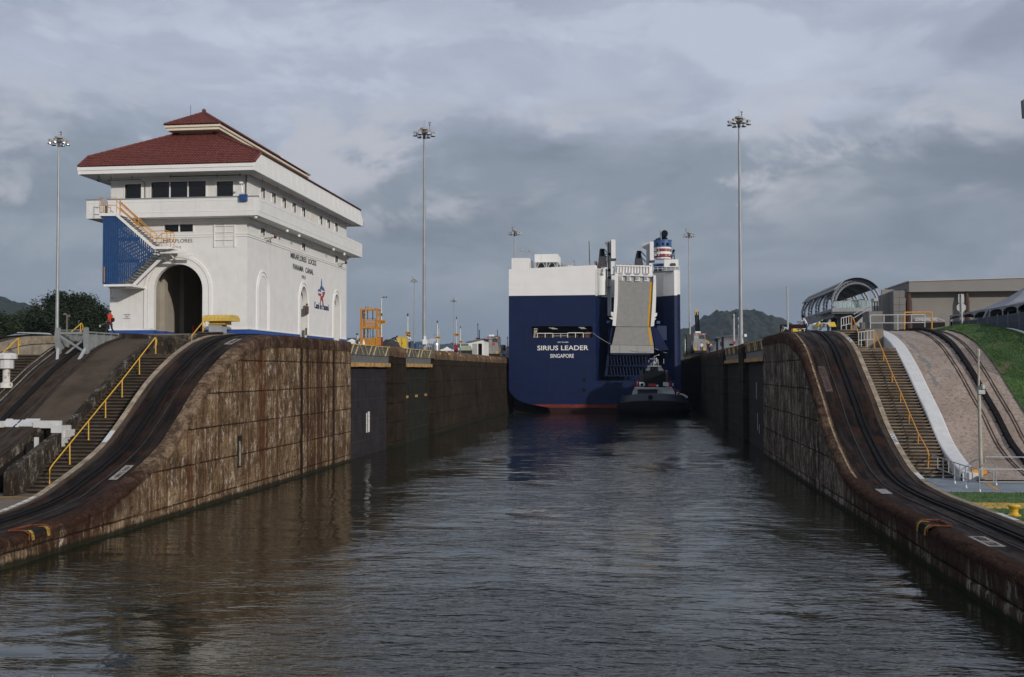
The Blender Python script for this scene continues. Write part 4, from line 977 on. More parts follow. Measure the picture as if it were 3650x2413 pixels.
def tiled(A, B, Cc, D, pitch=0.235, course=0.34, name='tiles'):
    """barrel-tiled slope; A-B eave corners, D-C ridge corners above them"""
    A, B, Cc, D = map(Vector, (A, B, Cc, D))
    e = (B - A).normalized(); L = (B - A).length
    nrm = e.cross(D - A).normalized()
    if nrm.z < 0: nrm = -nrm
    up = nrm.cross(e)
    if up.z < 0: up = -up
    H_ = (D - A).dot(up); a1 = (D - A).dot(e); b1 = (Cc - A).dot(e)
    mb = MB(); rows_n = int(H_ / course + 0.999); k = 5
    for r_ in range(rows_n):
        h0 = r_ * course; h1 = min(H_, (r_ + 1) * course + 0.0)
        lo0 = a1 * h0 / H_; hi0 = L + (b1 - L) * h0 / H_; lo1 = a1 * h1 / H_; hi1 = L + (b1 - L) * h1 / H_
        u = math.floor(min(lo0, lo1) / pitch) * pitch; R1 = []; R0 = []; 
        n = int((max(hi0, hi1) - u) / pitch * k) + 2
        for i in range(n):
            uu = u + i * pitch / k; ph = (i % k) / k
            hgt = 0.075 * abs(math.sin(PI * ph)) ** 0.7; j = 0.012 * nz(round(uu / pitch) * 3.3, r_ * 7.7, 1)
            u0 = min(max(uu, lo0), hi0); u1 = min(max(uu, lo1), hi1)
            R0.append(A + e * u0 + up * (h0 - 0.03) + nrm * (0.085 + hgt + j)); R1.append(A + e * u1 + up * h1 + nrm * (0.03 + hgt * 0.85 + j))
        Rm = [p - nrm * 0.07 for p in R0]
        mb.grid([Rm, R0, R1])
    return mb
rz0 = 21.93; sl_ = 0.667; ry = 77.0; rzt = rz0 + (ry - ey0) * sl_   # clerestory front
hx0, hx1 = -34.65, -31.78
zs = rz0 + (73.53 - ey0) * sl_
# front hip, its foot cut by the side fascias
mb = tiled((ex0, ey0, rz0), (ex1, ey0, rz0), (ex1, 73.53, zs), (ex0, 73.53, zs))
m2 = tiled((ex0, 73.53, zs), (ex1, 73.53, zs), (hx1, ry, rzt), (hx0, ry, rzt)); o_ = len(mb.v); mb.v += m2.v; mb.f += [tuple(i + o_ for i in f) for f in m2.f]; mb.m += m2.m
rf = mb.build('roof', M_roof, bld, smooth=False)
yb = ey1 - (ry - ey0)
mb = tiled((ex1, yb + 3.4, zs), (ex1, 73.53, zs), (hx1, ry, rzt), (hx1, yb, rzt), 0.30, 0.5)
m2 = tiled((ex0, 73.53, zs), (ex0, yb + 3.4, zs), (hx0, yb, rzt), (hx0, ry, rzt), 0.5, 0.7); o_ = len(mb.v); mb.v += m2.v; mb.f += [tuple(i + o_ for i in f) for f in m2.f]; mb.m += m2.m
m2 = tiled((ex1, yb + 3.4, zs), (ex0, yb + 3.4, zs), (hx0, yb, rzt), (hx1, yb, rzt), 0.5, 0.7); o_ = len(mb.v); mb.v += m2.v; mb.f += [tuple(i + o_ for i in f) for f in m2.f]; mb.m += m2.m
mb.build('tiles', M_roof, rf)
mb = MB()
for hx, ex in ((hx1, ex1), (hx0, ex0)):
    a = Vector((ex, 73.53, zs + 0.12)); b = Vector((hx, ry, rzt + 0.12)); n = 14
    mb = MB()
    for i in range(n):
        p = a.lerp(b, i / n); q = a.lerp(b, (i + 1.15) / n); mb.tube([p, q], 0.13, 6, 0.10)
    mb.tube([(ex, ey0, rz0 + 0.1), (ex, 73.53, zs + 0.1)], 0.09, 6)
    mb.build('hip_tiles', M_roof, rf)
mb = MB()
mb.box(ex1 - 0.04, ex1 + 0.03, 73.6, 101.0, 22.80, 22.83)
for i in range(96): yy = 73.6 + i * 0.285; mb.box(ex1 - 0.02, ex1 + 0.10, yy, yy + 0.17, 22.81, 22.93)
mb.build('tile_ends', M_ridge, rf)
# clerestory and upper roof
mb = MB(); mb.box(hx0, hx1, ry, 97.0, 24.2, 25.9); mb.build('clerestory_wall', M_cream, bld)
mb = MB()
for i in range(12): yy = ry + 0.7 + i * 1.6; mb.box(hx1 + 0.002, hx1 + 0.02, yy, yy + 1.25, 25.15, 25.62)
mb.build('clerestory_window', M_glass, bld)
ux0, ux1, uy0, uy1 = -35.22, -30.92, 75.95, 97.6
mb = MB(); mb.box(ux0 + 0.12, ux1 - 0.12, uy0 + 0.12, uy1 - 0.12, 25.30, 25.5)
mb.box(ux0, ux1, uy0, uy1, 25.5, 25.66); mb.build('upper_fascia', M_cream, bld)
uc = (ux0 + ux1) / 2; ud = (ux1 - ux0) / 2; uz = 25.67; ut = uz + ud * 0.62
mb = tiled((ux0 - .05, uy0 - .05, uz), (ux1 + .05, uy0 - .05, uz), (uc, uy0 + ud, ut), (uc - 0.01, uy0 + ud, ut), 0.235, 0.34)
for m2 in (tiled((ux1 + .05, uy1, uz), (ux1 + .05, uy0 - .05, uz), (uc, uy0 + ud, ut), (uc, uy1 - ud, ut), 0.33, 0.45), tiled((ux0 - .05, uy0 - .05, uz), (ux0 - .05, uy1, uz), (uc, uy1 - ud, ut), (uc, uy0 + ud, ut), 0.4, 0.5), tiled((ux1, uy1, uz), (ux0, uy1, uz), (uc - .01, uy1 - ud, ut), (uc, uy1 - ud, ut), 0.4, 0.5)):
    o_ = len(mb.v); mb.v += m2.v; mb.f += [tuple(i + o_ for i in f) for f in m2.f]; mb.m += m2.m
ur = mb.build('upper_roof', M_roof, bld)
mb = MB(); mb.tube([(uc, uy0 + ud - 0.1, ut + 0.1), (uc, uy1 - ud, ut + 0.1)], 0.12, 6); mb.ball((uc, uy0 + ud, ut + 0.22), 0.16)
for sx_ in (-1, 1):
    a = Vector((uc + sx_ * ud, uy0, uz + 0.1)); b = Vector((uc, uy0 + ud, ut + 0.1))
    for i in range(9): mb.tube([a.lerp(b, i / 9), a.lerp(b, (i + 1.15) / 9)], 0.11, 6, 0.085)
mb.build('ridge_tiles', M_roof, ur)
mb = MB(); mb.tube([(uc - 0.75, uy0 + 1.4, ut - 0.4), (uc - 0.75, uy0 + 1.4, ut + 0.5)], 0.015, 5); mb.build('antenna', M_steeldark, bld)
# pipes, lamps and cameras under the eaves
mb = MB()
mb.tube([(-33.55, 73.2, 21.28), (-28.2, 73.2, 21.28)], 0.03, 6); mb.tube([(-38.3, 73.2, 21.12), (-35.75, 73.2, 21.12), (-35.75, 73.9, 21.0), (-35.75, 73.93, 19.75)], 0.022, 6)
for x in (-33.5, -30.0, -38.0, -36.4, -28.3): mb.tube([(x, 73.2, 21.42), (x, 73.2, 21.15)], 0.02, 5)
mb.tube([(-28.1, 73.9, 21.4), (-28.1, 73.9, 19.8)], 0.035, 6)
mb.build('pipe', M_steeldark, bld)
mb = MB(); mb.tube([(-27.6, 73.4, 21.25), (-27.45, 76, 21.25), (-27.45, 99.5, 21.25)], 0.03, 6)
for i in range(8): mb.tube([(-27.45, 75.5 + i * 3.2, 21.42), (-27.45, 75.5 + i * 3.2, 21.1)], 0.02, 5)
mb.build('sprinkler_pipe', mat('red_pipe', (0.22, 0.03, 0.025), 0.5), bld)
mb = MB(); mb.ball((-38.65, 72.7, 21.05), 0.16, 0.16, 0.13); mb.tube([(-38.65, 72.7, 21.4), (-38.65, 72.7, 21.1)], 0.03, 6); mb.build('dome_camera', M_black, bld)
for y, z in ((73.0, 18.22), (79.8, 18.12), (82.7, 18.1), (92.4, 18.1), (95.9, 18.05)):
    mb = MB(); mb.ball((BX1 + 1.0, y, z - 0.02), 0.12, 0.12, 0.12, 8, 6); mb.tube([(BX1 + 1.0, y, 18.3), (BX1 + 1.0, y, z)], 0.04, 6); mb.build('ball_lamp', M_trim, bld)
for y in (78.1, 97.7):
    mb = MB(); mb.tube([(BX1, y - 0.6, 17.25), (BX1 + 0.55, y - 0.2, 17.35), (BX1 + 0.7, y, 17.35)], 0.025, 5); mb.tube([(BX1, y - 0.3, 17.0), (BX1 + 0.5, y - 0.2, 17.35)], 0.02, 5); mb.tube([(BX1 + 0.65, y, 17.32), (BX1 + 0.65, y, 17.5)], 0.11, 8); mb.build('beacon_arm', M_steeldark, bld)
    mb = MB(); mb.ball((BX1 + 0.65, y, 17.55), 0.11); mb.build('beacon', MATS['beacon_red'], bld)
mb = MB(); mb.box(-28.1, -27.55, 72.55, 72.77, 19.30, 19.78); mb.build('blue_box', M_bluesteel, bld)
mb = MB(); mb.tube([(-28.0, 72.7, 19.8), (-28.0, 72.7, 20.7)], 0.025, 6); mb.box(-28.1, -27.9, 72.6, 72.85, 20.55, 20.68); mb.lathe([(0.07, 19.85), (0.09, 19.9), (0.09, 20.3), (0.05, 20.4)], (-27.95, 72.7, 0), 8); mb.build('weather_sensor', M_trim, bld)
# lettering and emblem
text_mesh('MIRAFLORES', lambda u, v, t: (-34.36 + u, BY0 - t, 16.60 + v), 0.27, M_blackpaint, 'lettering', bld, 0.015, width=2.2)
text_mesh('1913', lambda u, v, t: (-33.55 + u, BY0 - t, 16.12 + v), 0.22, M_blackpaint, 'lettering', bld, 0.015, width=0.5)
text_mesh('MIRAFLORES  LOCKS', lambda u, v, t: (BX1 + t, 83.6 + u, 16.42 + v), 0.46, M_blackpaint, 'lettering', bld, 0.02, width=6.85, bold=0.014)
text_mesh('PANAMA   CANAL', lambda u, v, t: (BX1 + t, 84.2 + u, 15.57 + v), 0.46, M_blackpaint, 'lettering', bld, 0.02, width=5.5, bold=0.014)
text_mesh('1913', lambda u, v, t: (BX1 + t, 86.5 + u, 14.99 + v), 0.30, M_blackpaint, 'lettering', bld, 0.02, width=0.95, bold=0.012)
for i, s_ in enumerate(('MANTENER', 'AREA', 'DESPEJADA')):
    text_mesh(s_, lambda u, v, t: (-37.1 + u, BY0 - t, 11.36 - i * 0.14 + v), 0.085, M_blackpaint, 'lettering', bld, 0.01, width=(0.48, 0.26, 0.52)[i], align='CENTER')
for i in range(2): pass
M_navy = mat('navy_lettering', (0.012, 0.022, 0.07), 0.5)
text_mesh('Canal de Panam\u00e1', lambda u, v, t: (BX1 + t, 89.95 + u, 12.72 + v), 0.58, M_navy, 'lettering', bld, 0.03, width=4.3, bold=0.0)
# star emblem: five raised, sheared facets, blue above and red below
def facets(polys, m_, nm):
    mb = MB()
    for p in polys: mb.slab([(92.05 + a, 14.30 + b) for a, b in p], [], SID, -0.05, -0.005)
    mb.build(nm, m_, bld)
facets([[(0.0, 1.15), (0.12, 0.45), (0.02, 0.25), (-0.15, 0.75)], [(-0.45, 0.25), (0.95, 0.12), (0.5, 0.42), (-0.3, 0.50)][::1], [(-1.1, -0.02), (-0.15, 0.0), (-0.35, 0.22), (-0.9, 0.16)]], mat('emblem_blue', (0.05, 0.10, 0.26), 0.5), 'emblem')
facets([[(0.25, 0.0), (1.05, 0.05), (0.55, -0.45), (0.35, -0.4)], [(-1.0, -0.18), (-0.05, -0.2), (-0.3, -0.42), (-0.9, -0.36)], [(-0.45, -1.1), (-0.05, -0.65), (0.55, -1.15), (0.25, -0.35), (-0.25, -0.4)]], mat('emblem_red', (0.30, 0.045, 0.05), 0.5), 'emblem')

# ---- fire extinguisher inside the arch
fe = MB(); fe.lathe([(0.10, 0), (0.12, 0.05), (0.12, 0.5), (0.05, 0.62), (0.03, 0.7)], (-33.75, 78.0, 10.1), 10); o = fe.build('fire_extinguisher', mat('extinguisher_red', (0.35, 0.02, 0.02), 0.35)); tag(o, 'red fire extinguisher standing inside the big arch', 'extinguisher')

# ================================================================== OUTSIDE STAIR with blue slatted screen
C5 = lambda x, y, Y_: onY(340 + x * 0.22324, 690 + y * 0.22324, Y_)
sf, sbk = 71.55, 72.70
st_ = thing('outside_stair', (-37, 72, 13.6), 'steel stair with blue slatted screen and yellow rails hung on the white building', 'stairs')
mb = MB()
def plate5(pts, y0, y1): mb.slab([(C5(x, y, sf).x, C5(x, y, sf).z) for x, y in pts], [], lambda u, v, t: (u, t, v), y0, y1)
plate5([(62, 312), (335, 312), (330, 356), (62, 356)], sf, sf + 0.06); a = C5(62, 312, sf); b = C5(335, 356, sf); mb.box(a.x, b.x, sf + 0.06, 73.0, b.z + 0.02, a.z)
plate5([(335, 312), (945, 842), (1155, 842), (1155, 884), (930, 884), (325, 356)], sf, sf + 0.05)
plate5([(360, 312), (965, 842), (935, 872), (345, 352)], sbk, sbk + 0.05)
a = C5(940, 845, sf); b = C5(1215, 884, sf); mb.box(a.x, b.x, sf + 0.05, 73.95, b.z + 0.03, a.z)
plate5([(130, 1450), (415, 1450), (960, 915), (1010, 935), (450, 1482), (130, 1482)], sbk + 0.2, sbk + 0.25)
a = C5(130, 1450, sf); b = C5(560, 1478, sf); mb.box(a.x, b.x, sf + 0.03, 73.98, b.z, a.z)
mb.build('stringer', M_trim, st_)
mb = MB()
for i in range(13):
    t = (i + 0.5) / 13; p = C5(350 + (950 - 350) * t, 330 + (850 - 330) * t, sf); mb.box(p.x - 0.14, p.x + 0.14, sf + 0.06, sbk, p.z - 0.02, p.z + 0.02)
for i in range(13):
    t = (i + 0.5) / 13; p = C5(430 + (985 - 430) * t, 1445 + (915 - 1445) * t, sbk); mb.box(p.x - 0.14, p.x + 0.14, sbk + 0.05, 73.9, p.z - 0.02, p.z + 0.02)
mb.build('tread', M_galv, st_)
mb = MB(); n = 0; x = 112
def topy(x): return 360 if x < 330 else 360 + (x - 330) * (885 - 370) / (905 - 330)
def boty(x): return 1442 if x < 410 else 1442 - (x - 410) * (1442 - 915) / (960 - 410)
while x < 945:
    a = C5(x, topy(x) + 8, sf); b = C5(x + 17, boty(x) - 4, sf)
    if a.z > b.z + 0.05: mb.box(a.x, b.x, sf + 0.08, sf + 0.12, b.z, a.z)
    x += 33.5
for i in range(7): a = C5(112, 372, sf); b = C5(112, 1440, sf); mb.box(a.x - 0.02, a.x + 0.02, sf + 0.15 + i * 0.16, sf + 0.25 + i * 0.16, b.z, a.z)
x = 118
while x < 330:
    a = C5(x, 380, sbk); b = C5(x + 18, 1436, sbk); mb.box(a.x, b.x, sbk + 0.1, sbk + 0.14, b.z, a.z); x += 33.5
mb.build('slat', M_bluesteel, st_)
mb = MB()
for yy in (725, 1075): a = C5(125, yy - 22, sf); b = C5(690 if yy < 800 else 680, yy + 22, sf); mb.box(a.x, b.x, sf + 0.12, sf + 0.16, b.z, a.z)
for yy in (1170, 1285): a = C5(240, yy - 4, sf); b = C5(440, yy + 4, sf); mb.box(a.x, b.x, sf + 0.14, sf + 0.18, b.z, a.z)
a = C5(70, 358, sf); b = C5(330, 420, sf); mb.box(a.x, b.x, sf + 0.13, sbk, b.z + 0.2, a.z)
for o1, o2 in ((0, 0), (60, 60)):
    p = [C5(x_, y_, sf) for x_, y_ in ((560, 1300 - o1), (880, 960 - o1 / 2))]; mb.bar((p[0].x, sf + 0.2, p[0].z), (p[1].x, sf + 0.2, p[1].z), 0.05)
mb.build('screen_frame', M_bluesteel, st_)
mb = MB()
def T5(pts, y_, r=0.028): mb.tube([C5(a, b, y_) for a, b in pts], r, 6)
T5([(68, 308), (68, 68), (338, 68), (338, 308)], sf + 0.05); T5([(68, 186), (338, 186)], sf + 0.05)
T5([(338, 112), (885, 600), (1140, 592), (1255, 628)], sf + 0.05); T5([(338, 205), (885, 690), (975, 716), (1140, 712), (1250, 742)], sf + 0.05)
for x_, y_ in ((632, 380), (885, 600), (1062, 630), (1140, 592), (1200, 606), (1255, 628)): T5([(x_, y_), (x_, y_ + (160 if x_ == 632 else 240))], sf + 0.05)
T5([(400, 90), (400, 318)], sbk); T5([(400, 125), (915, 598), (982, 655), (982, 835)], sbk); T5([(400, 225), (930, 705), (975, 720)], sbk); T5([(692, 395), (692, 570)], sbk)
T5([(130, 90), (130, 305)], sbk - 0.3); T5([(68, 68), (130, 90)], sf + 0.1); T5([(198, 125), (198, 305)], sbk); T5([(140, 1170), (140, 1420)], sf + 0.05)
T5([(985, 718), (1060, 632), (1255, 628)], sbk); T5([(985, 832), (1062, 765)], sbk)
mb.build('handrail', M_orange, st_)
mb = MB()
for x_, dx_ in ((1080, 1), (1220, 1)):
    a = C5(x_ - 60, 895, sbk); b = C5(x_ + 70, 1090, 74); mb.bar((a.x, 72.4, a.z), (b.x, 74.0, b.z), 0.10, 0.10)
a = C5(985, 895, sf); mb.box(a.x, a.x + 1.9, 72.0, 72.12, a.z - 0.22, a.z - 0.02); mb.box(a.x + 0.9, a.x + 2.0, 72.9, 73.0, a.z - 0.32, a.z - 0.1)
a = C5(150, 1490, sf); b = C5(250, 1600, sf); mb.bar((a.x + 0.1, 72.2, a.z), (BX0 + 0.1, 73.98, b.z - 0.1), 0.12)
mb.box(a.x, a.x + 1.2, 72.2, 72.32, a.z - 0.12, a.z + 0.02)
mb.build('bracket', M_trim, st_)

# ================================================================== yellow hooded locker in front of the building
C3 = lambda x, y, Y_: onY(480 + x * 0.19134, 1100 + y * 0.19134, Y_)
yl = thing('ventilator', (-30, 71.5, 9.7), 'grey ventilation shaft with a rounded yellow metal hood', 'ventilator')
a = C3(1412, 300, 71.5); b = C3(1605, 515, 71.5); c3 = C3(1668, 515, 72.2)
mb = MB(); mb.box(a.x, b.x + 0.15, 71.2, 72.2, 9.4, a.z); mb.build('shaft', mat('shaft_grey', (0.33, 0.35, 0.37), 0.5, var=0.08), yl)
mb = MB(); p = C3(1398, 298, 71.2); q = C3(1690, 232, 71.2); mb.box(p.x, q.x, 71.1, 72.3, p.z, q.z); mb.build('collar', M_yellow, yl)
p = C3(1285, 228, 71); q = C3(1805, 112, 71)
mb = MB(); n = 5; zb = p.z; h = q.z - p.z
prof_h = [(70.75, zb - 0.03), (70.75, zb + h * 0.5), (70.95, zb + h * 0.85), (71.25, zb + h), (72.15, zb + h), (72.5, zb + h * 0.8), (72.7, zb + h * 0.4), (72.7, zb)]
mb.slab(prof_h, [], lambda u, v, t: (t, u, v), p.x, q.x - 0.05)
mb.build('hood', mat('hood_yellow', (0.62, 0.43, 0.09), 0.45, var=0.08, vs=2), yl)
mb = MB()
for i in range(1, 6):
    x = p.x + (q.x - p.x - 0.5) * i / 5
    for j in range(3): mb.bar((x, prof_h[j][0] - 0.012, prof_h[j][1] + 0.005), (x, prof_h[j + 1][0] - 0.012, prof_h[j + 1][1] + 0.008), 0.035)
mb.build('seam', MATS['hood_yellow'], yl)

# yellow handrails on the left stairs
def hook_rail(pts3, base_pts, label, loc, m_=None, r=0.035, hook=True, n=None):
    t = thing('handrail', loc, label, 'handrail', 'yellow handrails on the lock stairs')
    m_ = m_ or M_yellow
    mb = MB(); mb.tube(pts3, r, 7)
    if hook:
        e = Vector(pts3[-1]); d = Vector((0, (e - Vector(pts3[-2])).y, 0)).normalized()
        mb.tube([e + d * (0.22 * math.sin(a)) + Vector((0, 0, -0.25 + 0.25 * math.cos(a))) for a in [PI * i / 6 for i in range(7)]] + [e + Vector((0, 0, -0.62))], r, 7)
    mb.build('rail', m_, t)
    for a, b in base_pts:
        mb = MB(); mb.tube([a, b], r * 0.95, 7); mb.lathe([(r * 1.8, 0), (r * 1.8, 0.03)], a, 8); mb.build('post', m_, t)
    return t
zst = lambda y: 1.3 + (y - 49.6) * 0.598
xr_ = -28.75
pp = [(xr_, 49.5, 1.3), (xr_, 49.5, 2.35), (xr_, 50.0, zst(50.0) + 1.1), (xr_, 62.2, 9.4)]
X2 = lambda x, y: onX(x * .625, 1100 + y * .625, xr_)
P_ = [X2(283, 1000), X2(284, 915), X2(300, 890), X2(505, 640), X2(698, 405), X2(885, 165)]
hook_rail(P_, [(X2(398, 888), X2(398, 772)), (X2(505, 750), X2(505, 642)), (X2(602, 622), X2(602, 522)), (X2(696, 505), X2(697, 406)), (X2(795, 375), X2(795, 282)), (X2(888, 256), X2(888, 165))], 'long yellow handrail running up the left stairs, hooked at the top', (xr_, 50, 1.3))
X3 = lambda x, y: onX(480 + x * .19134, 1100 + y * .19134, -28.3)
P_ = [X3(1062, 610), X3(1062, 520), X3(1080, 485), X3(1290, 225)]
hook_rail(P_, [(X3(1268, 505), X3(1275, 240))], 'short yellow handrail at the top flight below the big arch', (-28.3, 66, 9))
X1 = lambda x, y, X_: onX(x * .24231, 1100 + y * .24231, X_)
P_ = [X1(-200, 860, -37.5), X1(10, 680, -37.5), X1(265, 435, -37.5)]
hook_rail(P_, [(X1(275, 672, -37.5), X1(268, 440, -37.5))], 'yellow handrail at the far left edge above the mushroom bollard', (-37.5, 60, 8))
P_ = [X1(1000, 385, -37.5), X1(1040, 350, -37.5), X1(1195, 215, -37.5)]
hook_rail(P_, [(X1(1178, 375, -37.5), X1(1188, 225, -37.5))], 'yellow handrail rising behind the grey steel girders', (-37.5, 66, 9))

# ================================================================== grey girder frame across the return track
gf = thing('girder_frame', (-34, 61, 8), 'grey steel girder bridge end with crossed braces standing over the return track', 'girder')
G = lambda x, y, Y_=61.0: onY(x * .24231, 1100 + y * .24231, Y_)
for xx, x_a, x_b, nm in ((-33.15, 1235, 1300, 'r'), (-34.95, 845, 915, 'l')):
    mb = MB()
    # tapering end post
    mb.slab([(xx - 0.17, 9.45), (xx - 0.1, 9.92), (xx + 0.12, 9.92), (xx + 0.14, 9.62), (xx + 0.20, 8.0), (xx + 0.02, 8.0), (xx - 0.10, 8.75)], [], lambda u, v, t: (u, t, v), 60.86, 61.06)
    mb.build('end_post', M_grey, gf)
    mb = MB(); rows = []
    ys = frange(61.0, 68.6, 0.9)
    rows = [[(xx + 0.02, y, min(9.5, ze(y) - 0.08)), (xx + 0.02, y, 9.60)] for y in ys]; mb.grid(rows)
    rows = [[(xx - 0.06, y, min(9.5, ze(y) - 0.08)), (xx - 0.06, y, 9.60)] for y in ys]; mb.grid(rows)
    mb.box(xx - 0.15, xx + 0.18, 61.06, 68.8, 9.60, 9.68); mb.build('web_plate', M_grey, gf)
    for y in ys[1:]:
        mb = MB(); mb.box(xx + 0.021, xx + 0.15, y, y + 0.035, min(9.45, ze(y) - 0.05), 9.599); mb.build('stiffener', M_grey, gf)
    for i, sx_ in enumerate((0,)):
        a = G((840, 1160)[xx > -34], 840, 60.2); b = (xx, 61.0, 8.75)
        mb = MB(); mb.bar((a.x, 60.2, ze(60.2) - 0.05), b, 0.16, 0.10); mb.build('strut', mat('light_strut', (0.36, 0.38, 0.385), 0.5), gf)
mb = MB(); mb.bar((-34.85, 60.95, 9.45), (-33.25, 61.0, 8.45), 0.05, 0.12); mb.bar((-34.7, 61.02, 8.15), (-33.2, 61.05, 9.3), 0.05, 0.12); mb.bar((-34.0, 63.0, 9.4), (-33.1, 63.0, 8.9), 0.05, 0.10)
mb.bar((-34.85, 60.95, 9.76), (-33.25, 60.95, 9.78), 0.06, 0.05); mb.bar((-34.85, 61, 9.6), (-33.2, 61, 9.58), 0.10, 0.16)
mb.build('brace', M_grey, gf)

# white mushroom bollard
wb = thing('mushroom_bollard', (-35.6, 56.7, 6.5), 'white mushroom shaped concrete bollard with flaking black marks, far left', 'bollard')
c0 = onX(95 * .24231, 1100 + 700 * .24231, -35.6); cc = (c0.x - 0.1, c0.y - 0.0, 0)
bz = 6.55; cx_, cy_ = -35.75, onX(92 * .24231, 1370, -35.75).y
mb = MB(); mb.lathe([(0.36, bz - 0.2), (0.33, bz + 0.06), (0.20, bz + 0.12), (0.19, bz + 0.92)], (cx_, cy_, 0), 14)
mb.build('stem', mat('flaking_white', (0.62, 0.60, 0.56), 0.8, var=0.1, vs=3, dirt=0.95, dirtcol=(0.05, 0.045, 0.04)), wb)
mb = MB(); mb.lathe([(0.40, bz + 0.90), (0.40, bz + 1.42), (0.58, bz + 1.44), (0.58, bz + 1.66), (0.50, bz + 1.74), (0.3, bz + 1.78)], (cx_, cy_, 0), 10); mb.build('cap', M_white, wb)
# ================================================================== CAR CARRIER SHIP (stern towards the camera)
YS = 185.0
def S4(x, y, Y_=YS): p = onY(1790 + x * 0.44643, 800 + y * 0.44643, Y_); return p.x, p.z
def S8(x, y, Y_=YS - 1.2): p = onY(2170 + x * 0.26796, 880 + y * 0.26796, Y_); return p.x, p.z
def S6(x, y, Y_=YS): p = onY(2080 + x * 0.16020, 800 + y * 0.16020, Y_); return p.x, p.z
XZ = lambda u, v, t: (u, t, v)
M_navyhull = hull_paint('navy_hull', (0.0030, 0.0110, 0.050), 0.6, 0.5, 0.06)
M_shipwhite = hull_paint('ship_white', (0.74, 0.735, 0.72), 0.88, 0.6, 0.14, 0.02)
M_boot = mat('red_boot_top', (0.17, 0.035, 0.027), 0.7, var=0.25, vs=1.2)
M_antifoul = mat('dark_bilge', (0.008, 0.009, 0.012), 0.7)
M_ramp = mat('grey_ramp_deck', (0.27, 0.265, 0.255), 0.85, var=0.06, vs=1.5, streak=0.25, dirtcol=(0.2, 0.195, 0.185), bump=0.4, bs=5)
M_rampy = mat('ramp_yellow_line', (0.62, 0.33, 0.02), 0.7, var=0.08, vs=2)
M_dgrey = mat('dark_grey_paint', (0.045, 0.05, 0.058), 0.5, var=0.1, vs=1)
M_lgrey = mat('light_grey_paint', (0.36, 0.37, 0.38), 0.6, var=0.08, vs=1, streak=0.3, dirtcol=(0.2, 0.18, 0.16))
ship = thing('car_carrier_ship', (-7.8, YS, 0), 'huge navy and white car carrier ship filling the lock, seen from its stern', 'ship')
xl, _ = S4(53, 600); xr, _ = S4(1423, 600); xm, _ = S4(745, 600)
zwb = S4(0, 571)[1]; zred = S4(0, 1436)[1]; z_lo = S4(0, 1248)[1]; ztop = S4(0, 345)[1]; ztopr = S4(0, 378)[1]
ZBOT = -0.6
def bilge():
    p = [S4(53, 1312), S4(62, 1338), S4(85, 1368), S4(120, 1398), S4(165, 1420), S4(230, 1436)]
    return p
# -- transom, port part, with the mooring deck opening
op = [S4(240, 905), S4(236, 895), S4(236, 820), S4(243, 812), S4(716, 812), S4(722, 820), S4(722, 898), S4(716, 903)]
bl = bilge()
outer = [(xm, zred)] + [bl[-1]] + bl[::-1][1:] + [(xl, zwb - 0.0)] + [(xm, zwb)]
mb = MB(); mb.slab(outer, [op], XZ, YS, YS + 0.4); mb.build('transom', M_navyhull, ship)
mb = MB(); mb.slab([(xm + 0.001, zred), (xr, zred), (xr, z_lo), (xm + 0.001, z_lo)], [], XZ, YS, YS + 4.5)
mb.build('lower_transom', M_navyhull, ship)
mb = MB(); mb.slab([bl[-1], (xr, zred - 0.001), (xr, S4(0, 1462)[1]), S4(370, 1462)], [], XZ, YS + 0.02, YS + 30); mb.build('boot_topping', M_boot, ship)
mb = MB(); mb.slab([S4(370, 1462.3), (xr, S4(0, 1462.3)[1]), (xr, ZBOT), (S4(400, 1470)[0], ZBOT)], [], XZ, YS + 0.05, YS + 30); mb.build('waterline', mat('waterline_reflection', (0.03, 0.014, 0.012), 0.7), ship)  # strip coloured dark to stand for the dark reflection under the boot topping
mb = MB(); m_ = [(a + 0.15, b - 0.1) for a, b in bl]; mb.slab([(xl + 0.4, zred + 3)] + [(xl + 0.4, ZBOT)] + [(S4(420, 1470)[0], ZBOT)] + [(S4(300, 1445)[0], zred - 0.12)] + m_[::-1][1:], [], XZ, YS + 3, YS + 120); mb.build('bilge', M_antifoul, ship)
# white upper part of the transom with stepped top
mb = MB()
mb.slab([(xl, zwb), (xm, zwb), (xm, S4(0, 335)[1]), S4(215, 350), S4(215, 268), S4(75, 268), S4(75, 357), S4(53, 357)], [], XZ, YS, YS + 0.4)
mb.build('upper_transom', M_shipwhite, ship)
# body of the ship running forward
YE = 372
for nm, zz0, zz1, m2 in (('hull', None, zwb, M_navyhull), ('topsides', zwb, None, M_shipwhite)):
    mb = MB()
    if nm == 'hull':
        o_ = [(xr, zred)] + [bl[-1]] + bl[::-1][1:] + [(xl, zwb), (xr, zwb)]
        mb.slab([(x + (0.01 if x < -8 else 0), z) for x, z in o_], [], XZ, YS + 4.5, YE)
        mb.slab([(x + (0.01 if x < -8 else 0), z) for x, z in [(xl + .01, zwb), (xl + .01, bl[0][1])] + bl[1:] + [(xl + 8, zred + .01), (xl + 8, zwb)]], [], XZ, YS + 0.41, YS + 4.49) if False else None
        mb.box(xl + 0.02, xl + 0.4, YS + 0.4, YS + 4.6, bl[0][1], zwb)
        mb.box(xr - 1.0, xr, YS + 1.0, YS + 4.6, z_lo, zwb)
    else:
        mb.box(xl + 0.01, xr, YS + 4.5, YE, zwb, S4(0, 372)[1]); mb.box(xl + 0.01, xm, YS + 0.4, YS + 4.5, zwb, ztop - 0.3)
        mb.box(xr - 1.0, xr, YS + 1.0, YS + 4.6, zwb, ztopr)
    mb.build(nm, m2, ship)
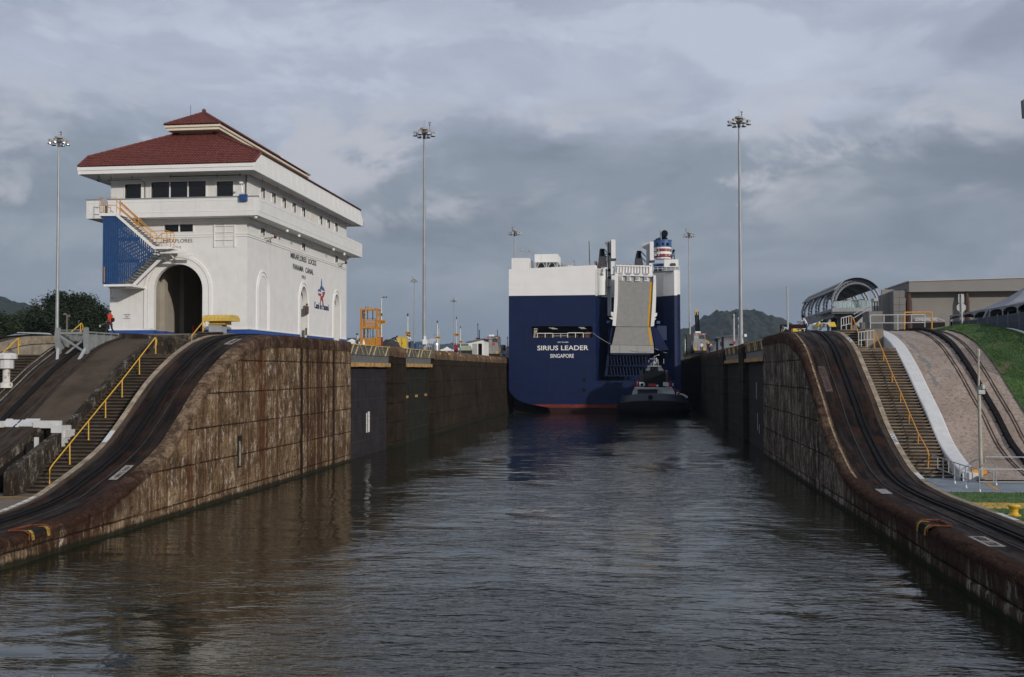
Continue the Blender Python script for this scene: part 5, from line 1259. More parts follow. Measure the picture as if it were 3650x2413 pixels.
# starboard quarter: angled recess round the ramp
pl = [(xm, YS), (S4(832, 0)[0], YS + 4.4), (S4(1226, 0)[0], YS + 4.3), (S4(1285, 0)[0], YS + 2.6), (S4(1371, 0)[0], YS + 0.9), (xr, YS + 1.1)]
for nm, z0_, z1_, m2 in (('quarter_hull', z_lo, S4(0, 578)[1], M_navyhull), ('quarter_topsides', S4(0, 578)[1], ztopr, M_shipwhite)):
    mb = MB()
    for i in range(len(pl) - 1):
        a, b = pl[i], pl[i + 1]; zz = z1_ if i != 0 or nm == 'quarter_hull' else S4(0, 337)[1]
        mb.add([(a[0], a[1], z0_), (b[0], b[1], z0_), (b[0], b[1], zz), (a[0], a[1], zz)], [(0, 1, 2, 3)])
    mb.build(nm, m2, ship)
# rounded column at the corner of the recess
x_, z_ = S4(790, 350); mb = MB(); mb.lathe([(1.0, zwb + 0.0), (1.0, z_)], (x_, YS + 1.2, 0), 18); mb.build('corner_column', M_shipwhite, ship)
mb = MB(); a = S4(752, 352); b = S4(752, 560)
for dx_ in (0, 0.35): mb.bar((a[0] + dx_, YS - 0.12, b[1]), (a[0] + dx_, YS - 0.12, a[1]), 0.05)
for i in range(14): z = b[1] + (a[1] - b[1]) * i / 14; mb.bar((a[0], YS - 0.12, z), (a[0] + 0.35, YS - 0.12, z), 0.04)
mb.build('ladder', M_lgrey, ship)
# mooring deck inside the opening
x0, z0 = S4(236, 905); x1, z1 = S4(722, 812)
mb = MB(); mb.box(x0 - 0.3, x1 + 0.3, YS + 4.0, YS + 4.2, z0 - 0.1, z1 + 0.1); mb.box(x0 - 0.3, x1 + 0.3, YS + 0.4, YS + 4, z1 + 0.02, z1 + 0.1); mb.box(x0 - 0.3, x1 + 0.3, YS + 0.4, YS + 4, z0 - 0.12, z0 + 0.02); mb.box(x1 + 0.02, x1 + 0.2, YS + 0.4, YS + 4, z0, z1); mb.box(x0 - 0.2, x0 - 0.02, YS + 0.4, YS + 4, z0, z1)
mb.build('mooring_deck', mat('mooring_deck_dark', (0.035, 0.033, 0.03), 0.8, var=0.3, vs=1), ship)
def S5(x, y, Y_=YS + 0.3): p = onY(1890 + x * 0.10961, 1150 + y * 0.10961, Y_); return (p.x, Y_, p.z)
mb = MB()
for a, b, tp in ((232, 735, 348), (1218, 1725, 332)):
    mb.tube([S5(a, 485), S5(a, tp + 12), S5(a + 14, tp), S5(b - 14, tp), S5(b, tp + 12), S5(b, 485)], 0.07, 6); mb.tube([S5((a + b) / 2, tp), S5((a + b) / 2, 485)], 0.06, 6)
mb.tube([S5(735, 355), S5(1218, 352)], 0.04, 6); mb.tube([S5(735, 432), S5(1218, 425)], 0.03, 6); mb.tube([S5(993, 352), S5(993, 490)], 0.04, 6); mb.tube([S5(1725, 342), S5(2020, 338)], 0.04, 6)
mb.build('mooring_rail', M_shipwhite, ship)
mb = MB()
for x, y, w_ in ((560, 130, 185), (605, 165, 180), (660, 188, 190), (715, 202, 180), (1540, 122, 190), (1575, 152, 185), (1615, 172, 170), (1640, 193, 180), (120, 190, 90), (125, 203, 130)):
    a = S5(x, y, YS + 2); b = S5(x + w_, y + 6, YS + 2); mb.box(a[0], b[0], YS + 1.9, YS + 2.0, b[2], a[2])
mb.build('deck_light', mat('deck_light_strip', (0.5, 0.5, 0.45), 0.5, emis=(1, 0.97, 0.85, 0.55)), ship)
mb = MB()
for x in (290, 400, 560, 670, 1280, 1400, 1540, 1670): a = S5(x - 35, 400, YS + 1.2); b = S5(x + 35, 470, YS + 1.2); mb.box(a[0], b[0], YS + 1.2, YS + 1.8, b[2], a[2])
a = S5(1820, 370, YS + 0.8); b = S5(1945, 470, YS + 0.8); mb.tube([((a[0] + b[0]) / 2, YS + 0.6, b[2] + 0.35), ((a[0] + b[0]) / 2, YS + 1.4, b[2] + 0.35)], 0.6, 14)
mb.build('winch', mat('rusty_winch', (0.10, 0.05, 0.04), 0.7, var=0.4, vs=3), ship)
mb = MB(); a = S5(105, 235, YS + 0.7); b = S5(220, 495, YS + 0.7); mb.box(a[0], b[0], YS + 0.8, YS + 1.2, (a[2] + b[2]) / 2, a[2]); mb.bar((a[0] + 0.15, YS + 0.7, b[2]), (a[0] + 0.3, YS + 0.7, a[2]), 0.3); mb.bar((b[0], YS + 0.7, b[2]), (b[0] - 0.6, YS + 0.7, a[2] - 0.8), 0.2); mb.build('fairlead_frame', mat('dirty_cream', (0.35, 0.31, 0.25), 0.8, var=0.3, vs=3), ship)
# name, port of registry, number
TX = lambda x, y: onY(1890 + x * 0.10961, 1150 + y * 0.10961, YS)
def ship_text(s_, xa, xb, ya, yb_, bold):
    a = TX(xa, yb_); b = TX(xb, ya); text_mesh(s_, lambda u, v, t: (a.x + u, YS - t, a.z + v), b.z - a.z, M_letter, 'lettering', ship, 0.03, width=b.x - a.x, bold=bold * 0.55)
M_letter = mat('white_lettering', (0.74, 0.73, 0.70), 0.6)
ship_text('SIRIUS LEADER', 230, 1890, 738, 902, 0.022); ship_text('SINGAPORE', 650, 1420, 1015, 1145, 0.02); ship_text('IMO 9213806', 893, 1243, 614, 655, 0.01)
mb = MB()
for y_ in (1240, 1322): x, z = S4(652, y_); mb.tube([(x, YS - 0.02, z), (x, YS + 0.05, z)], 0.34, 16)
mb.build('hull_fitting', M_antifoul, ship)
# deck houses and clutter on top
def sbox(m_, nm, xa, ya, xb, yb_, d0, d1, f=S4):
    a = f(xa, ya); b = f(xb, yb_); m = MB(); m.box(a[0], b[0], YS + d0, YS + d1, b[1], a[1]); return m.build(nm, m_, ship)
sbox(M_shipwhite, 'deck_house', 75, 268.5, 215, 352, 0.4, 8)
sbox(M_shipwhite, 'deck_house', 250, 228, 437, 290, 2, 9)
mb = MB()
for x in (258, 345, 432): a = S4(x, 288); b = S4(x, 350); mb.bar((a[0], YS + 2.2, b[1]), (a[0], YS + 2.2, a[1]), 0.25)
for x, x2 in ((262, 290), (340, 318), (350, 378), (428, 402)): a = S4(x, 346); b = S4(x2, 292); mb.bar((a[0], YS + 2.2, a[1]), (b[0], YS + 2.2, b[1]), 0.14)
mb.build('truss', M_lgrey, ship)
for x in (300, 392): a = S4(x, 350); b = S4(x, 300); mb = MB(); mb.lathe([(1.1, a[1]), (1.1, b[1])], (a[0], YS + 5, 0), 14); mb.build('drum', M_dgrey, ship)
def rails(nm, pts, h=0.9, yy=YS + 0.5, n=6, m_=None):
    mb = MB()
    for i in range(len(pts) - 1):
        a, b = Vector((pts[i][0], yy, pts[i][1])), Vector((pts[i + 1][0], yy, pts[i + 1][1]))
        for q in (1.0, 0.55): mb.bar(a + Vector((0, 0, h * q)), b + Vector((0, 0, h * q)), 0.045)
        for k in range(n + 1): p = a.lerp(b, k / n); mb.bar(p, p + Vector((0, 0, h)), 0.05)
    return mb.build(nm, m_ or M_lgrey, ship)
rails('railing', [S4(78, 268), S4(213, 268)], 1.0, n=5); rails('railing', [S4(218, 350), S4(250, 350)], 1.0, n=2); rails('railing', [S4(440, 343), S4(745, 337)], 0.8, n=12)
for x, yt, yb_ in ((152, 203, 268), (217, 205, 268), (575, 285, 335)):
    a = S4(x, yt); b = S4(x, yb_); mb = MB(); mb.bar((a[0], YS + 1, b[1]), (a[0], YS + 1, a[1]), 0.1); mb.ball((a[0], YS + 1, a[1]), 0.2); mb.bar((a[0] - .2, YS + 1, a[1] - .1), (a[0] + .2, YS + 1, a[1] - .1), 0.1); mb.build('vent_pole', M_lgrey, ship)
a = S4(697, 330); b = S4(691, 125); mb = MB(); mb.tube([(a[0], YS + 1, a[1]), (b[0], YS + 1, b[1])], 0.09, 6, 0.06); mb.build('mast', M_dgrey, ship)
mb = MB(); a = S4(462, 343); mb.lathe([(0.35, a[1]), (0.42, a[1] + 0.6), (0.3, a[1] + 0.8)], (a[0] + 0.5, YS + 1.5, 0), 10); mb.build('vent_head', mat('dirty_cream', ()) if False else MATS['dirty_cream'], ship)
sbox(M_shipwhite, 'locker', 520, 322, 560, 338, 1, 3); sbox(M_dgrey, 'locker', 735, 290, 755, 335, 1, 3); sbox(MATS['rusty_winch'], 'locker', 762, 308, 785, 342, 0.5, 2)
# dark posts
for nm, f, pts in (('crane_post', S6, [(335, 470), (375, 462), (435, 475), (495, 800), (510, 950), (300, 950), (300, 790)]), ('crane_post', S6, [(1185, 515), (1215, 508), (1275, 515), (1345, 912), (1125, 912), (1140, 700)])):
    mb = MB(); mb.slab([f(x, y) for x, y in pts], [], XZ, YS + 5, YS + 7); mb.build(nm, M_dgrey, ship)
    x0_, y0_ = pts[1]; mb = MB()
    for k in range(3): a = f(x0_ + 8 + k * 20, y0_ + 8); b = f(x0_ + 10 + k * 20, y0_ + 165); mb.bar((a[0], YS + 4.9, a[1]), (b[0], YS + 4.9, b[1]), 0.34)
    mb.build('exhaust_pipe', M_antifoul, ship)
    mb = MB()
    for k in (0, 22, 120, 145): a = f(x0_ + 70, y0_ + 18 + k); b = f(x0_ + 175, y0_ + 130 + k); mb.bar((a[0], YS + 5, a[1]), (b[0], YS + 5, b[1]), 0.10)
    mb.build('stay', M_dgrey, ship)
# white ramp towers
for (bx, lo, horn, web) in (((615, 335, 708, 770), (608, 775, 690, 1110), [(450, 365), (560, 345), (620, 345), (600, 420), (560, 395), (520, 450), (500, 450)], (520, 345, 605, 1250)), ((1475, 385, 1562, 812), (1462, 820, 1530, 1130), [(1300, 395), (1440, 372), (1480, 385), (1480, 900), (1395, 900), (1400, 540), (1310, 490)], None)):
    for (xa, ya, xb, yb_), d0, nm in ((bx, -0.6, 'ramp_tower'), (lo, -0.4, 'ramp_arm')):
        a = S6(xa, ya, YS + d0); b = S6(xb, yb_, YS + d0); mb = MB(); mb.box(a[0], b[0], YS + d0, YS + 1.5, b[1], a[1]); mb.build(nm, M_shipwhite, ship)
    mb = MB(); mb.slab([S6(x, y) for x, y in horn], [], XZ, YS + 1.5, YS + 1.9); mb.build('horn_plate', M_shipwhite if web else mat('pale_grey_plate', (0.42, 0.43, 0.45), 0.6), ship)
    if web:
        a = S6(web[0], web[1]); b = S6(web[2], web[3]); mb = MB(); mb.box(a[0], a[0] + 0.35, YS + 0.2, YS + 1.2, b[1] - 1, a[1]); mb.box(b[0] - 0.4, b[0], YS + 0.2, YS + 1.2, b[1] - 1, a[1] - 0.5); mb.box(a[0] + 0.5, a[0] + 0.7, YS + 0.4, YS + 1.2, b[1] - 6, a[1]); mb.box(a[0], b[0], YS + 1.2, YS + 1.4, b[1] - 6, a[1] - 0.4)
        mb.build('lift_column', M_lgrey, ship)
        mb = MB()
        for yy in (655, 1015, 1180): p = S6(572, yy); mb.tube([(p[0], YS + 0.1, p[1]), (p[0], YS + 1, p[1])], 0.26, 12)
        mb.build('sheave', M_antifoul, ship)
    x0_, z0_ = S6(bx[2] - 45, bx[3] + 15); mb = MB(); mb.tube([(x0_ - .5, YS - 0.5, z0_), (x0_ + .5, YS - 0.5, z0_)], 0.22, 10); mb.build('hinge', M_dgrey, ship)
for x in (520, 495):
    mb = MB()
    for i in range(5):
        a = S6(x - 40, 640 + i * 52); b = S6(x + 30, 660 + i * 52); mb.bar((a[0], YS + 1, a[1]), (b[0], YS + 1, b[1]), 0.1); mb.bar((b[0], YS + 1, b[1]), (b[0], YS + 1, b[1] - 0.5), 0.1)
    mb.build('cage_ladder', M_dgrey, ship)
# brackets left of the ramp
mb = MB(); p = [S6(x, y, YS - 0.2) for x, y in ((430, 975), (500, 965), (470, 1040), (445, 1120), (415, 1085), (440, 1030))]; mb.slab(p, [], XZ, YS - 0.3, YS + 0.2); mb.build('bracket', M_shipwhite, ship)
# the ramp itself: deck, side frames, ribbed head, flap
YR = YS - 1.2
def rp(m_, nm, pts, y0, y1, f=S8): mb = MB(); mb.slab([f(x, y) for x, y in pts], [], XZ, y0, y1); return mb.build(nm, m_, ship)
rp(M_ramp, 'ramp_deck', [(126, 455), (592, 470), (556, 1062), (94, 1058)], YR + 0.1, YR + 0.8)
rp(M_ramp, 'ramp_deck', [(94, 1064), (556, 1068), (597, 1308), (42, 1303)], YR + 0.0, YR + 0.6)
rp(mat('ramp_flap_grey', (0.33, 0.325, 0.31), 0.8, var=0.06, vs=2), 'ramp_flap', [(24, 1306), (597, 1313), (600, 1414), (22, 1411)], YR - 0.15, YR + 0.3)
rp(M_rampy, 'ramp_line', [(553, 471), (588, 472), (548, 1062), (515, 1061)], YR + 0.085, YR + 0.1)
rp(M_rampy, 'ramp_line', [(518, 1069), (549, 1069), (581, 1307), (553, 1306)], YR - 0.015, YR)
mb = MB()
for x in (143, 375): a = S8(x, 1309, YR); b = S8(x, 1412, YR); mb.bar((a[0], YR - 0.16, a[1]), (b[0], YR - 0.16, b[1]), 0.04, 0.02)
mb.build('seam', M_dgrey, ship)
rp(M_shipwhite, 'ramp_side_frame', [(80, 370), (126, 372), (123, 560), (116, 760), (93, 1052), (48, 1046), (66, 860), (76, 640)], YR - 0.25, YR + 1.0)
rp(M_shipwhite, 'ramp_side_frame', [(594, 375), (628, 380), (630, 640), (622, 860), (600, 1052), (557, 1060), (580, 720), (594, 480)], YR - 0.25, YR + 1.0)
rp(M_shipwhite, 'ramp_lug', [(30, 865), (68, 868), (66, 940), (52, 935), (30, 905)], YR - 0.2, YR + 0.6); rp(M_shipwhite, 'ramp_lug', [(612, 880), (643, 878), (640, 915), (612, 940), (606, 930)], YR - 0.2, YR + 0.6)
rp(M_shipwhite, 'ramp_lug', [(5, 942), (56, 940), (56, 965), (40, 965)], YR - 0.2, YR + 0.4); rp(M_shipwhite, 'ramp_lug', [(606, 948), (632, 955), (612, 972), (604, 975)], YR - 0.2, YR + 0.4)
# ribbed white head of the ramp
rp(M_shipwhite, 'ramp_head', [(100, 240), (552, 255), (592, 380), (88, 362)], YR + 0.3, YR + 0.8)
mb = MB()
for i in range(12):
    x = 112 + i * 38.5; a = S8(x + 6, 262, YR); b = S8(x - 2 + i * 0.8, 350, YR); mb.bar((a[0], YR + 0.18, a[1]), (b[0], YR + 0.18, b[1]), 0.14, 0.24, up=(0, 1, 0))
a = S8(98, 244, YR); b = S8(552, 258, YR); mb.bar((a[0], YR + 0.2, a[1]), (b[0], YR + 0.2, b[1]), 0.22, 0.25)
a = S8(88, 366, YR); b = S8(592, 384, YR); mb.bar((a[0], YR + 0.1, a[1]), (b[0], YR + 0.1, b[1]), 0.25, 0.35)
mb.build('head_rib', M_shipwhite, ship)
mb = MB()
for i in range(9): a = S8(112 + i * 52, 241 + i * 1.7, YR); mb.box(a[0], a[0] + 0.45, YR + 0.2, YR + 0.5, a[1] - 0.02, a[1] + 0.16)
mb.build('head_stop', MATS['rusty_winch'], ship)
rp(M_lgrey, 'ramp_hinge_panel', [(122, 378), (592, 392), (592, 468), (122, 455)], YR + 0.4, YR + 0.8)
for x in (128, 233, 350, 467):
    rp(M_shipwhite, 'hinge_box', [(x + 2, 388 + (x - 128) * .03), (x + 58, 390 + (x - 128) * .03), (x + 66, 448 + (x - 128) * .03), (x, 445 + (x - 128) * .03)], YR + 0.15, YR + 0.4)
    mb = MB(); a = S8(x + 22, 355 + (x - 128) * .03, YR); mb.tube([(a[0] - .3, YR + 0.05, a[1]), (a[0] + .4, YR + 0.05, a[1])], 0.2, 8); mb.build('hinge', M_lgrey, ship)
    for q in (10, 26, 42): mb = MB(); a = S8(x + q, 395, YR); b = S8(x + q, 440, YR); mb.bar((a[0], YR + 0.12, a[1]), (b[0], YR + 0.12, b[1]), 0.12, 0.1); mb.build('stiffener', M_lgrey, ship)
# blue door frame, sill shelves under the ramp
SB = lambda x, y: S4(x, y, YS - 0.6)
rp(M_navyhull, 'door_frame', [(872, 815), (890, 825), (862, 965), (850, 1110), (840, 1210), (818, 1210), (840, 1040)], YS - 0.6, YS + 4, SB)
rp(M_navyhull, 'door_frame', [(1190, 822), (1235, 822), (1330, 1000), (1240, 1010), (1225, 990)], YS - 0.2, YS + 4, SB)
for (ya, yb_) in ((1045, 1132), (1135, 1212)):
    rp(M_navyhull, 'sill_shelf', [(845, yb_ - 6), (1160, yb_ - 8), (1160, yb_), (840, yb_)], YS - 1.1, YS + 0.02, SB)
    rp(M_antifoul, 'sill_recess', [(855, ya), (1160, ya), (1160, yb_ - 7), (850, yb_ - 7)], YS - 0.15, YS + 0.02, SB)
    for i in range(12):
        x = 866 + i * 25; a = SB(x, ya + 5); b = SB(x + 10, yb_ - 7); mb = MB(); mb.bar((a[0], YS - 0.5, a[1]), (b[0], YS - 0.8, b[1]), 0.14, 0.45, up=(0, 1, 0)); mb.build('sill_rib', M_navyhull, ship)
rp(M_navyhull, 'sill_head', [(870, 1030), (1180, 1032), (1180, 1044), (865, 1042)], YS - 1.2, YS + 0.02, SB)
rp(mat('navy_panel', (0.014, 0.028, 0.08), 0.5), 'hull_panel', [(1238, 805), (1315, 808), (1315, 922), (1238, 920)], YS + 1.2, YS + 3, S4)
rp(mat('fender_blue', (0.05, 0.11, 0.22), 0.5), 'fender_block', [(835, 767), (863, 767), (863, 785), (835, 785)], YS - 0.4, YS + 0.5, S4); rp(MATS['fender_blue'], 'fender_block', [(1234, 772), (1260, 772), (1260, 792), (1234, 792)], YS - 0.4, YS + 0.5, S4)
# funnel
fx = (S6(1560, 500)[0] + S6(1960, 500)[0]) / 2; fr = (S6(1960, 500, YS + 8)[0] - S6(1560, 500, YS + 8)[0]) / 2
fx = (S6(1560, 500, YS + 8)[0] + S6(1960, 500, YS + 8)[0]) / 2
M_fblue = mat('funnel_blue', (0.03, 0.09, 0.24), 0.5, var=0.1, vs=1); M_fred = mat('funnel_red', (0.20, 0.02, 0.025), 0.5, var=0.08, vs=1)
fz = lambda y: S6(0, y, YS + 8)[1]
for ya, yb_, m_, nm, k_ in ((385, 400, M_fblue, 'funnel_rim', 1.03), (400, 500, M_fblue, 'funnel_band', 0.98), (500, 545, M_fblue, 'funnel_band', 1.01), (545, 582, M_shipwhite, 'funnel_band', 0.97), (582, 645, M_fred, 'funnel_band', 0.98), (645, 700, M_shipwhite, 'funnel_band', 0.97), (700, 772, M_fred, 'funnel_band', 0.98), (772, 800, M_shipwhite, 'funnel_skirt', 0.94)):
    mb = MB(); mb.lathe([(fr * k_, fz(yb_)), (fr * k_, fz(ya) - 0.003)], (fx, YS + 8, 0), 14); mb.build(nm, m_, ship)
mb = MB()
for x in (1640, 1765, 1875): a = S6(x - 20, 405, YS + 8 - fr); b = S6(x + 22, 465, YS + 8 - fr); mb.box(a[0], b[0], YS + 8 - fr * 0.99, YS + 8 - fr * 0.7, b[1], a[1])
mb.build('louvre', M_antifoul, ship)
for ya, yb_ in ((548, 580), (650, 696)):
    for x in (1605, 1690, 1815, 1900):
        mb = MB(); a = S6(x - 30, ya + 4, YS + 8 - fr); b = S6(x + 30, yb_ - 3, YS + 8 - fr); dd = abs(x - 1760) / 200 * fr * 0.45; mb.box(a[0], b[0], YS + 8 - fr + dd - .05, YS + 8 - fr + dd + 0.6, b[1], a[1]); mb.build('grille', M_lgrey, ship)
sbox(mat('deck_blue', (0.02, 0.06, 0.20), 0.5), 'funnel_base', 1565, 805, 1795, 945, 5, 10, S6); 
a = S6(1800, 300, YS + 8); mb = MB(); c_ = S6(1800, 222, YS + 8); mb.tube([(c_[0] - 0.1, YS + 8.5, fz(390)), (c_[0] - 0.1, YS + 8.3, fz(240)), (c_[0], YS + 7.2, fz(225))], 0.42, 10); mb.tube([(c_[0], YS + 8.0, c_[1]), (c_[0], YS + 6.9, c_[1] + 0.05)], 0.58, 16, 0.60)
mb.build('exhaust_outlet', M_antifoul, ship)
for x, y, r_ in ((1630, 345, 0.24), (1685, 330, 0.27), (1842, 320, 0.22)):
    c_ = S6(x, y, YS + 7.5); mb = MB(); mb.tube([(c_[0], YS + 7.5, fz(392)), (c_[0], YS + 7.5, c_[1])], 0.12, 8); mb.tube([(c_[0], YS + 7.9, c_[1]), (c_[0], YS + 7.1, c_[1])], r_, 12); mb.build('exhaust_outlet', M_antifoul, ship)
a = S6(1708, 150, YS + 8); b = S6(1706, 385, YS + 8); mb = MB(); mb.bar((a[0], YS + 8, b[1]), (a[0] + .03, YS + 8, a[1]), 0.09); mb.build('exhaust_whip', M_antifoul, ship)
sbox(M_shipwhite, 'deck_house', 1800, 758, 2120, 925, 1.6, 6, S6)
p = [S6(x, y, YS + 1.5) for x, y in ((1925, 925), (1925, 880), (1945, 860), (2030, 858), (2052, 880), (2052, 925))]; mb = MB(); mb.slab(p, [], XZ, YS + 1.5, YS + 1.7); mb.build('door', M_dgrey, ship)
mb = MB(); a = S6(1975, 750); 
for x, x2 in ((1970, 1990), (2035, 2018)): p = S6(x, 750); q = S6(x2, 570); mb.bar((p[0], YS + 3, p[1]), (q[0], YS + 3, q[1]), 0.16)
p = S6(2015, 545); mb.tube([(p[0], YS + 2.5, p[1]), (p[0], YS + 3.4, p[1])], 0.24, 10); p2 = S6(2005, 660); mb.bar((p2[0] - .3, YS + 3, p2[1]), (p2[0] + .3, YS + 3, p2[1]), 0.1)
mb.build('davit', M_antifoul, ship)
rails('railing', [S6(1560, 1030), S6(2145, 1010)], S6(0, 935)[1] - S6(0, 1030)[1], YS + 0.9, 6, M_shipwhite)
mb = MB(); a = S6(1555, 1045); b = S6(2150, 1018); mb.bar((a[0], YS + 1.2, a[1]), (b[0], YS + 1.2, b[1]), 0.3); mb.build('deck_edge', M_dgrey, ship)

# hawsers
def rope(name, pts, sag, label, m_, r=0.03):
    a, b = Vector(pts[0]), Vector(pts[1]); n = 16
    mb = MB(); mb.tube([a.lerp(b, i / n) + Vector((0, 0, -sag * 4 * (i / n) * (1 - i / n))) for i in range(n + 1)], r, 5); o = mb.build(name, m_); return tag(o, label, 'rope')
M_rope = mat('pale_rope', (0.40, 0.40, 0.38), 0.8)
a = S4(722, 865, YS - 0.1); b = S4(1212, 1000, YS - 2); rope('hawser', ((a[0], YS - 0.1, a[1]), (b[0], YS - 2.2, b[1])), 1.3, 'pale hawser drooping from the mooring opening across the ramp foot', M_rope)
a = S4(1220, 990, YS - 1); b = S4(1425, 898, YS - 0.4); rope('hawser', ((a[0], YS - 1, a[1]), (11.2, YS + 12, 10.6)), 0.9, 'pale hawser running from the ramp to the right lock wall', M_rope)

# ================================================================== TUG
YT = 168.0
def T4(x, y, Y_=YT): p = onY(2150 + x * 0.15942, 1250 + y * 0.15942, Y_); return p.x, p.z
tug = thing('tugboat', (T4(1130, 0)[0], YT + 7, 0), 'black and white tugboat close under the ship stern, dark wheelhouse', 'tugboat')
tc_x = T4(1130, 0)[0]; thw = (T4(2010, 0)[0] - T4(250, 0)[0]) / 2
M_tugblack = mat('tug_black', (0.006, 0.0065, 0.008), 0.7, var=0.2, vs=2); M_tugnavy = mat('tug_bulwark_navy', (0.012, 0.017, 0.030), 0.5, var=0.1, vs=1)
M_tugred = mat('tug_red', (0.30, 0.018, 0.018), 0.45); M_tugwhite = mat('tug_white', (0.50, 0.51, 0.53), 0.5, var=0.05, vs=2)
def plan(a_, hw, front=YT, ln=15.0):
    """superellipse bow outline, a_ in [0, pi]: starboard to port round the bow"""
    c_, s_ = math.cos(a_), math.sin(a_)
    return tc_x + hw * (abs(c_) ** 0.75) * (1 if c_ > 0 else -1), front + 7.0 - 7.0 * (abs(s_) ** 0.8)
def hullring(prof_, n=40):
    rows = []
    for i in range(n + 1):
        a_ = PI * i / n; row = []
        for hw, z, fr_ in prof_:
            x, y = plan(a_, hw, YT + fr_); sh = 0.55 * math.sin(a_) ** 2
            row.append((x, y, z + sh * min(1, max(0, z / 1.6))))
        rows.append(row)
    # carry both sides aft
    first = [(p[0], YT + 15.3, p[2]) for p in rows[0]]; last = [(p[0], YT + 15.3, p[2]) for p in rows[-1]]
    return [first] + rows + [last]
zt1 = T4(0, 1120)[1] - 0.5
mb = MB(); mb.grid(hullring([(thw * 0.86, -0.5, 1.0), (thw * 0.97, 0.45, 0.2), (thw * 1.0, zt1 * 0.55, 0.0), (thw * 0.98, zt1 * 0.62, 0.1), (thw * 0.98, zt1 * 0.66, 0.1), (thw * 0.99, zt1 - 0.1, 0.1), (thw * 0.90, zt1, 0.5)])); mb.build('fender', M_tugblack, tug, smooth=True)
hb = T4(0, 960)[1] - 0.55
mb = MB(); mb.grid(hullring([(thw * 0.90, zt1 - 0.02, 0.5), (thw * 0.84, hb, 1.1), (thw * 0.81, hb, 1.35), (thw * 0.86, zt1, 0.9)])); mb.build('bulwark', M_tugnavy, tug, smooth=False)
mb = MB(); mb.grid(hullring([(thw * 0.86, zt1, 0.9), (0.2, zt1 + 0.05, 6.9)])); mb.build('deck', M_dgrey, tug)
c_ = T4(1058, 1040); mb = MB(); mb.tube([(c_[0], YT + 0.45, c_[1]), (c_[0], YT + 1.4, c_[1])], 0.36, 14); mb.build('fairlead', M_tugblack, tug)
def tp(m_, nm, pts, y0, y1): mb = MB(); mb.slab([T4(x, y, YT + y0) for x, y in pts], [], lambda u, v, t: (u, YT + t, v), y0, y1); return mb.build(nm, m_, tug)
tp(M_tugwhite, 'deckhouse', [(650, 985), (650, 930), (705, 822), (1248, 822), (1248, 985)], 5, 5.3); tp(M_tugwhite, 'deckhouse', [(1308, 985), (1308, 822), (1535, 822), (1600, 925), (1600, 995), (1450, 980)], 4.8, 5.2)
tp(M_tugwhite, 'deckhouse', [(705, 1000), (705, 822), (1535, 822), (1535, 1000)], 5.4, 12)
tp(M_dgrey, 'foredeck_recess', [(770, 975), (770, 872), (1215, 872), (1215, 975)], 4.95, 5.0)
tp(M_tugwhite, 'winch_beam', [(735, 822), (1245, 822), (1245, 852), (735, 852)], 3.9, 4.6)
mb = MB(); 
for i in range(6): a = T4(1255, 840 + i * 24, YT + 4.6); b = T4(1303, 840 + i * 24, YT + 4.6); mb.bar((a[0], YT + 4.6, a[1]), (b[0], YT + 4.6, b[1]), 0.05)
mb.build('ladder', M_tugwhite, tug)
tp(M_tugblack, 'wheelhouse', [(905, 825), (905, 560), (935, 455), (1372, 455), (1400, 560), (1400, 825)], 6, 10)
tp(M_tugblack, 'wheelhouse_brow', [(935, 455), (985, 352), (1305, 352), (1372, 455)], 6.2, 9.6)
for pts in ([(948, 447), (992, 362), (1058, 362), (1040, 447)], [(1232, 447), (1222, 362), (1298, 362), (1360, 447)]): tp(mat('sky_tinted_glass', (0.10, 0.12, 0.15), 0.15), 'window', pts, 6.1, 6.2)
for pts in ([(1075, 440), (1085, 370), (1140, 370), (1135, 440)], [(1160, 440), (1158, 370), (1205, 370), (1212, 440)]): tp(M_glass, 'window', pts, 6.1, 6.2)
tp(M_tugwhite, 'roof', [(985, 350), (1000, 340), (1290, 340), (1305, 350)], 5.8, 10)
for pts in ([(820, 690), (820, 440), (850, 430), (888, 440), (888, 690)], [(1390, 680), (1390, 440), (1420, 432), (1450, 445), (1450, 680)]): tp(mat('brown_stack', (0.065, 0.05, 0.04), 0.5, var=0.2, vs=3), 'stack', pts, 8, 9)
for x in (866, 1402):
    tp(M_tugwhite, 'winch', [(x - 60, 790), (x - 62, 705), (x + 40, 700), (x + 70, 740), (x + 62, 795)], 4.2, 4.9)
c_ = T4(868, 760, YT + 4.1); mb = MB(); mb.tube([(c_[0], YT + 4.05, c_[1]), (c_[0], YT + 4.3, c_[1])], 0.22, 12); mb.build('winch_drum', M_tugblack, tug)
for x in (757, 1498):
    c_ = T4(x, 745, YT + 4.5); a = T4(x, 682, YT + 4.5); b = T4(x, 812, YT + 4.5); mb = MB(); mb.tube([(c_[0], YT + 4.5, b[1]), (c_[0], YT + 4.5, a[1])], 0.15, 10); mb.build('red_locker', M_tugred, tug)
tp(M_tugred, 'red_locker', [(1015, 800), (1015, 738), (1185, 738), (1185, 800)], 4.4, 5)
tp(M_tugwhite, 'white_locker', [(1188, 800), (1188, 762), (1235, 762), (1235, 800)], 4.4, 5)
mb = MB()
for x, y, x2, y2 in ((1140, 340, 1140, 120), (1230, 340, 1230, 200), (1120, 340, 1120, 270), (1072, 330, 1072, 275), (1040, 182, 1118, 182), (1140, 130, 1240, 90), (1180, 340, 1180, 160), (1165, 200, 1235, 200), (1020, 260, 1020, 210), (1355, 290, 1355, 180), (1095, 270, 1250, 270)):
    a = T4(x, y, YT + 8); b = T4(x2, y2, YT + 8); mb.bar((a[0], YT + 8, a[1]), (b[0], YT + 8, b[1]), 0.07)
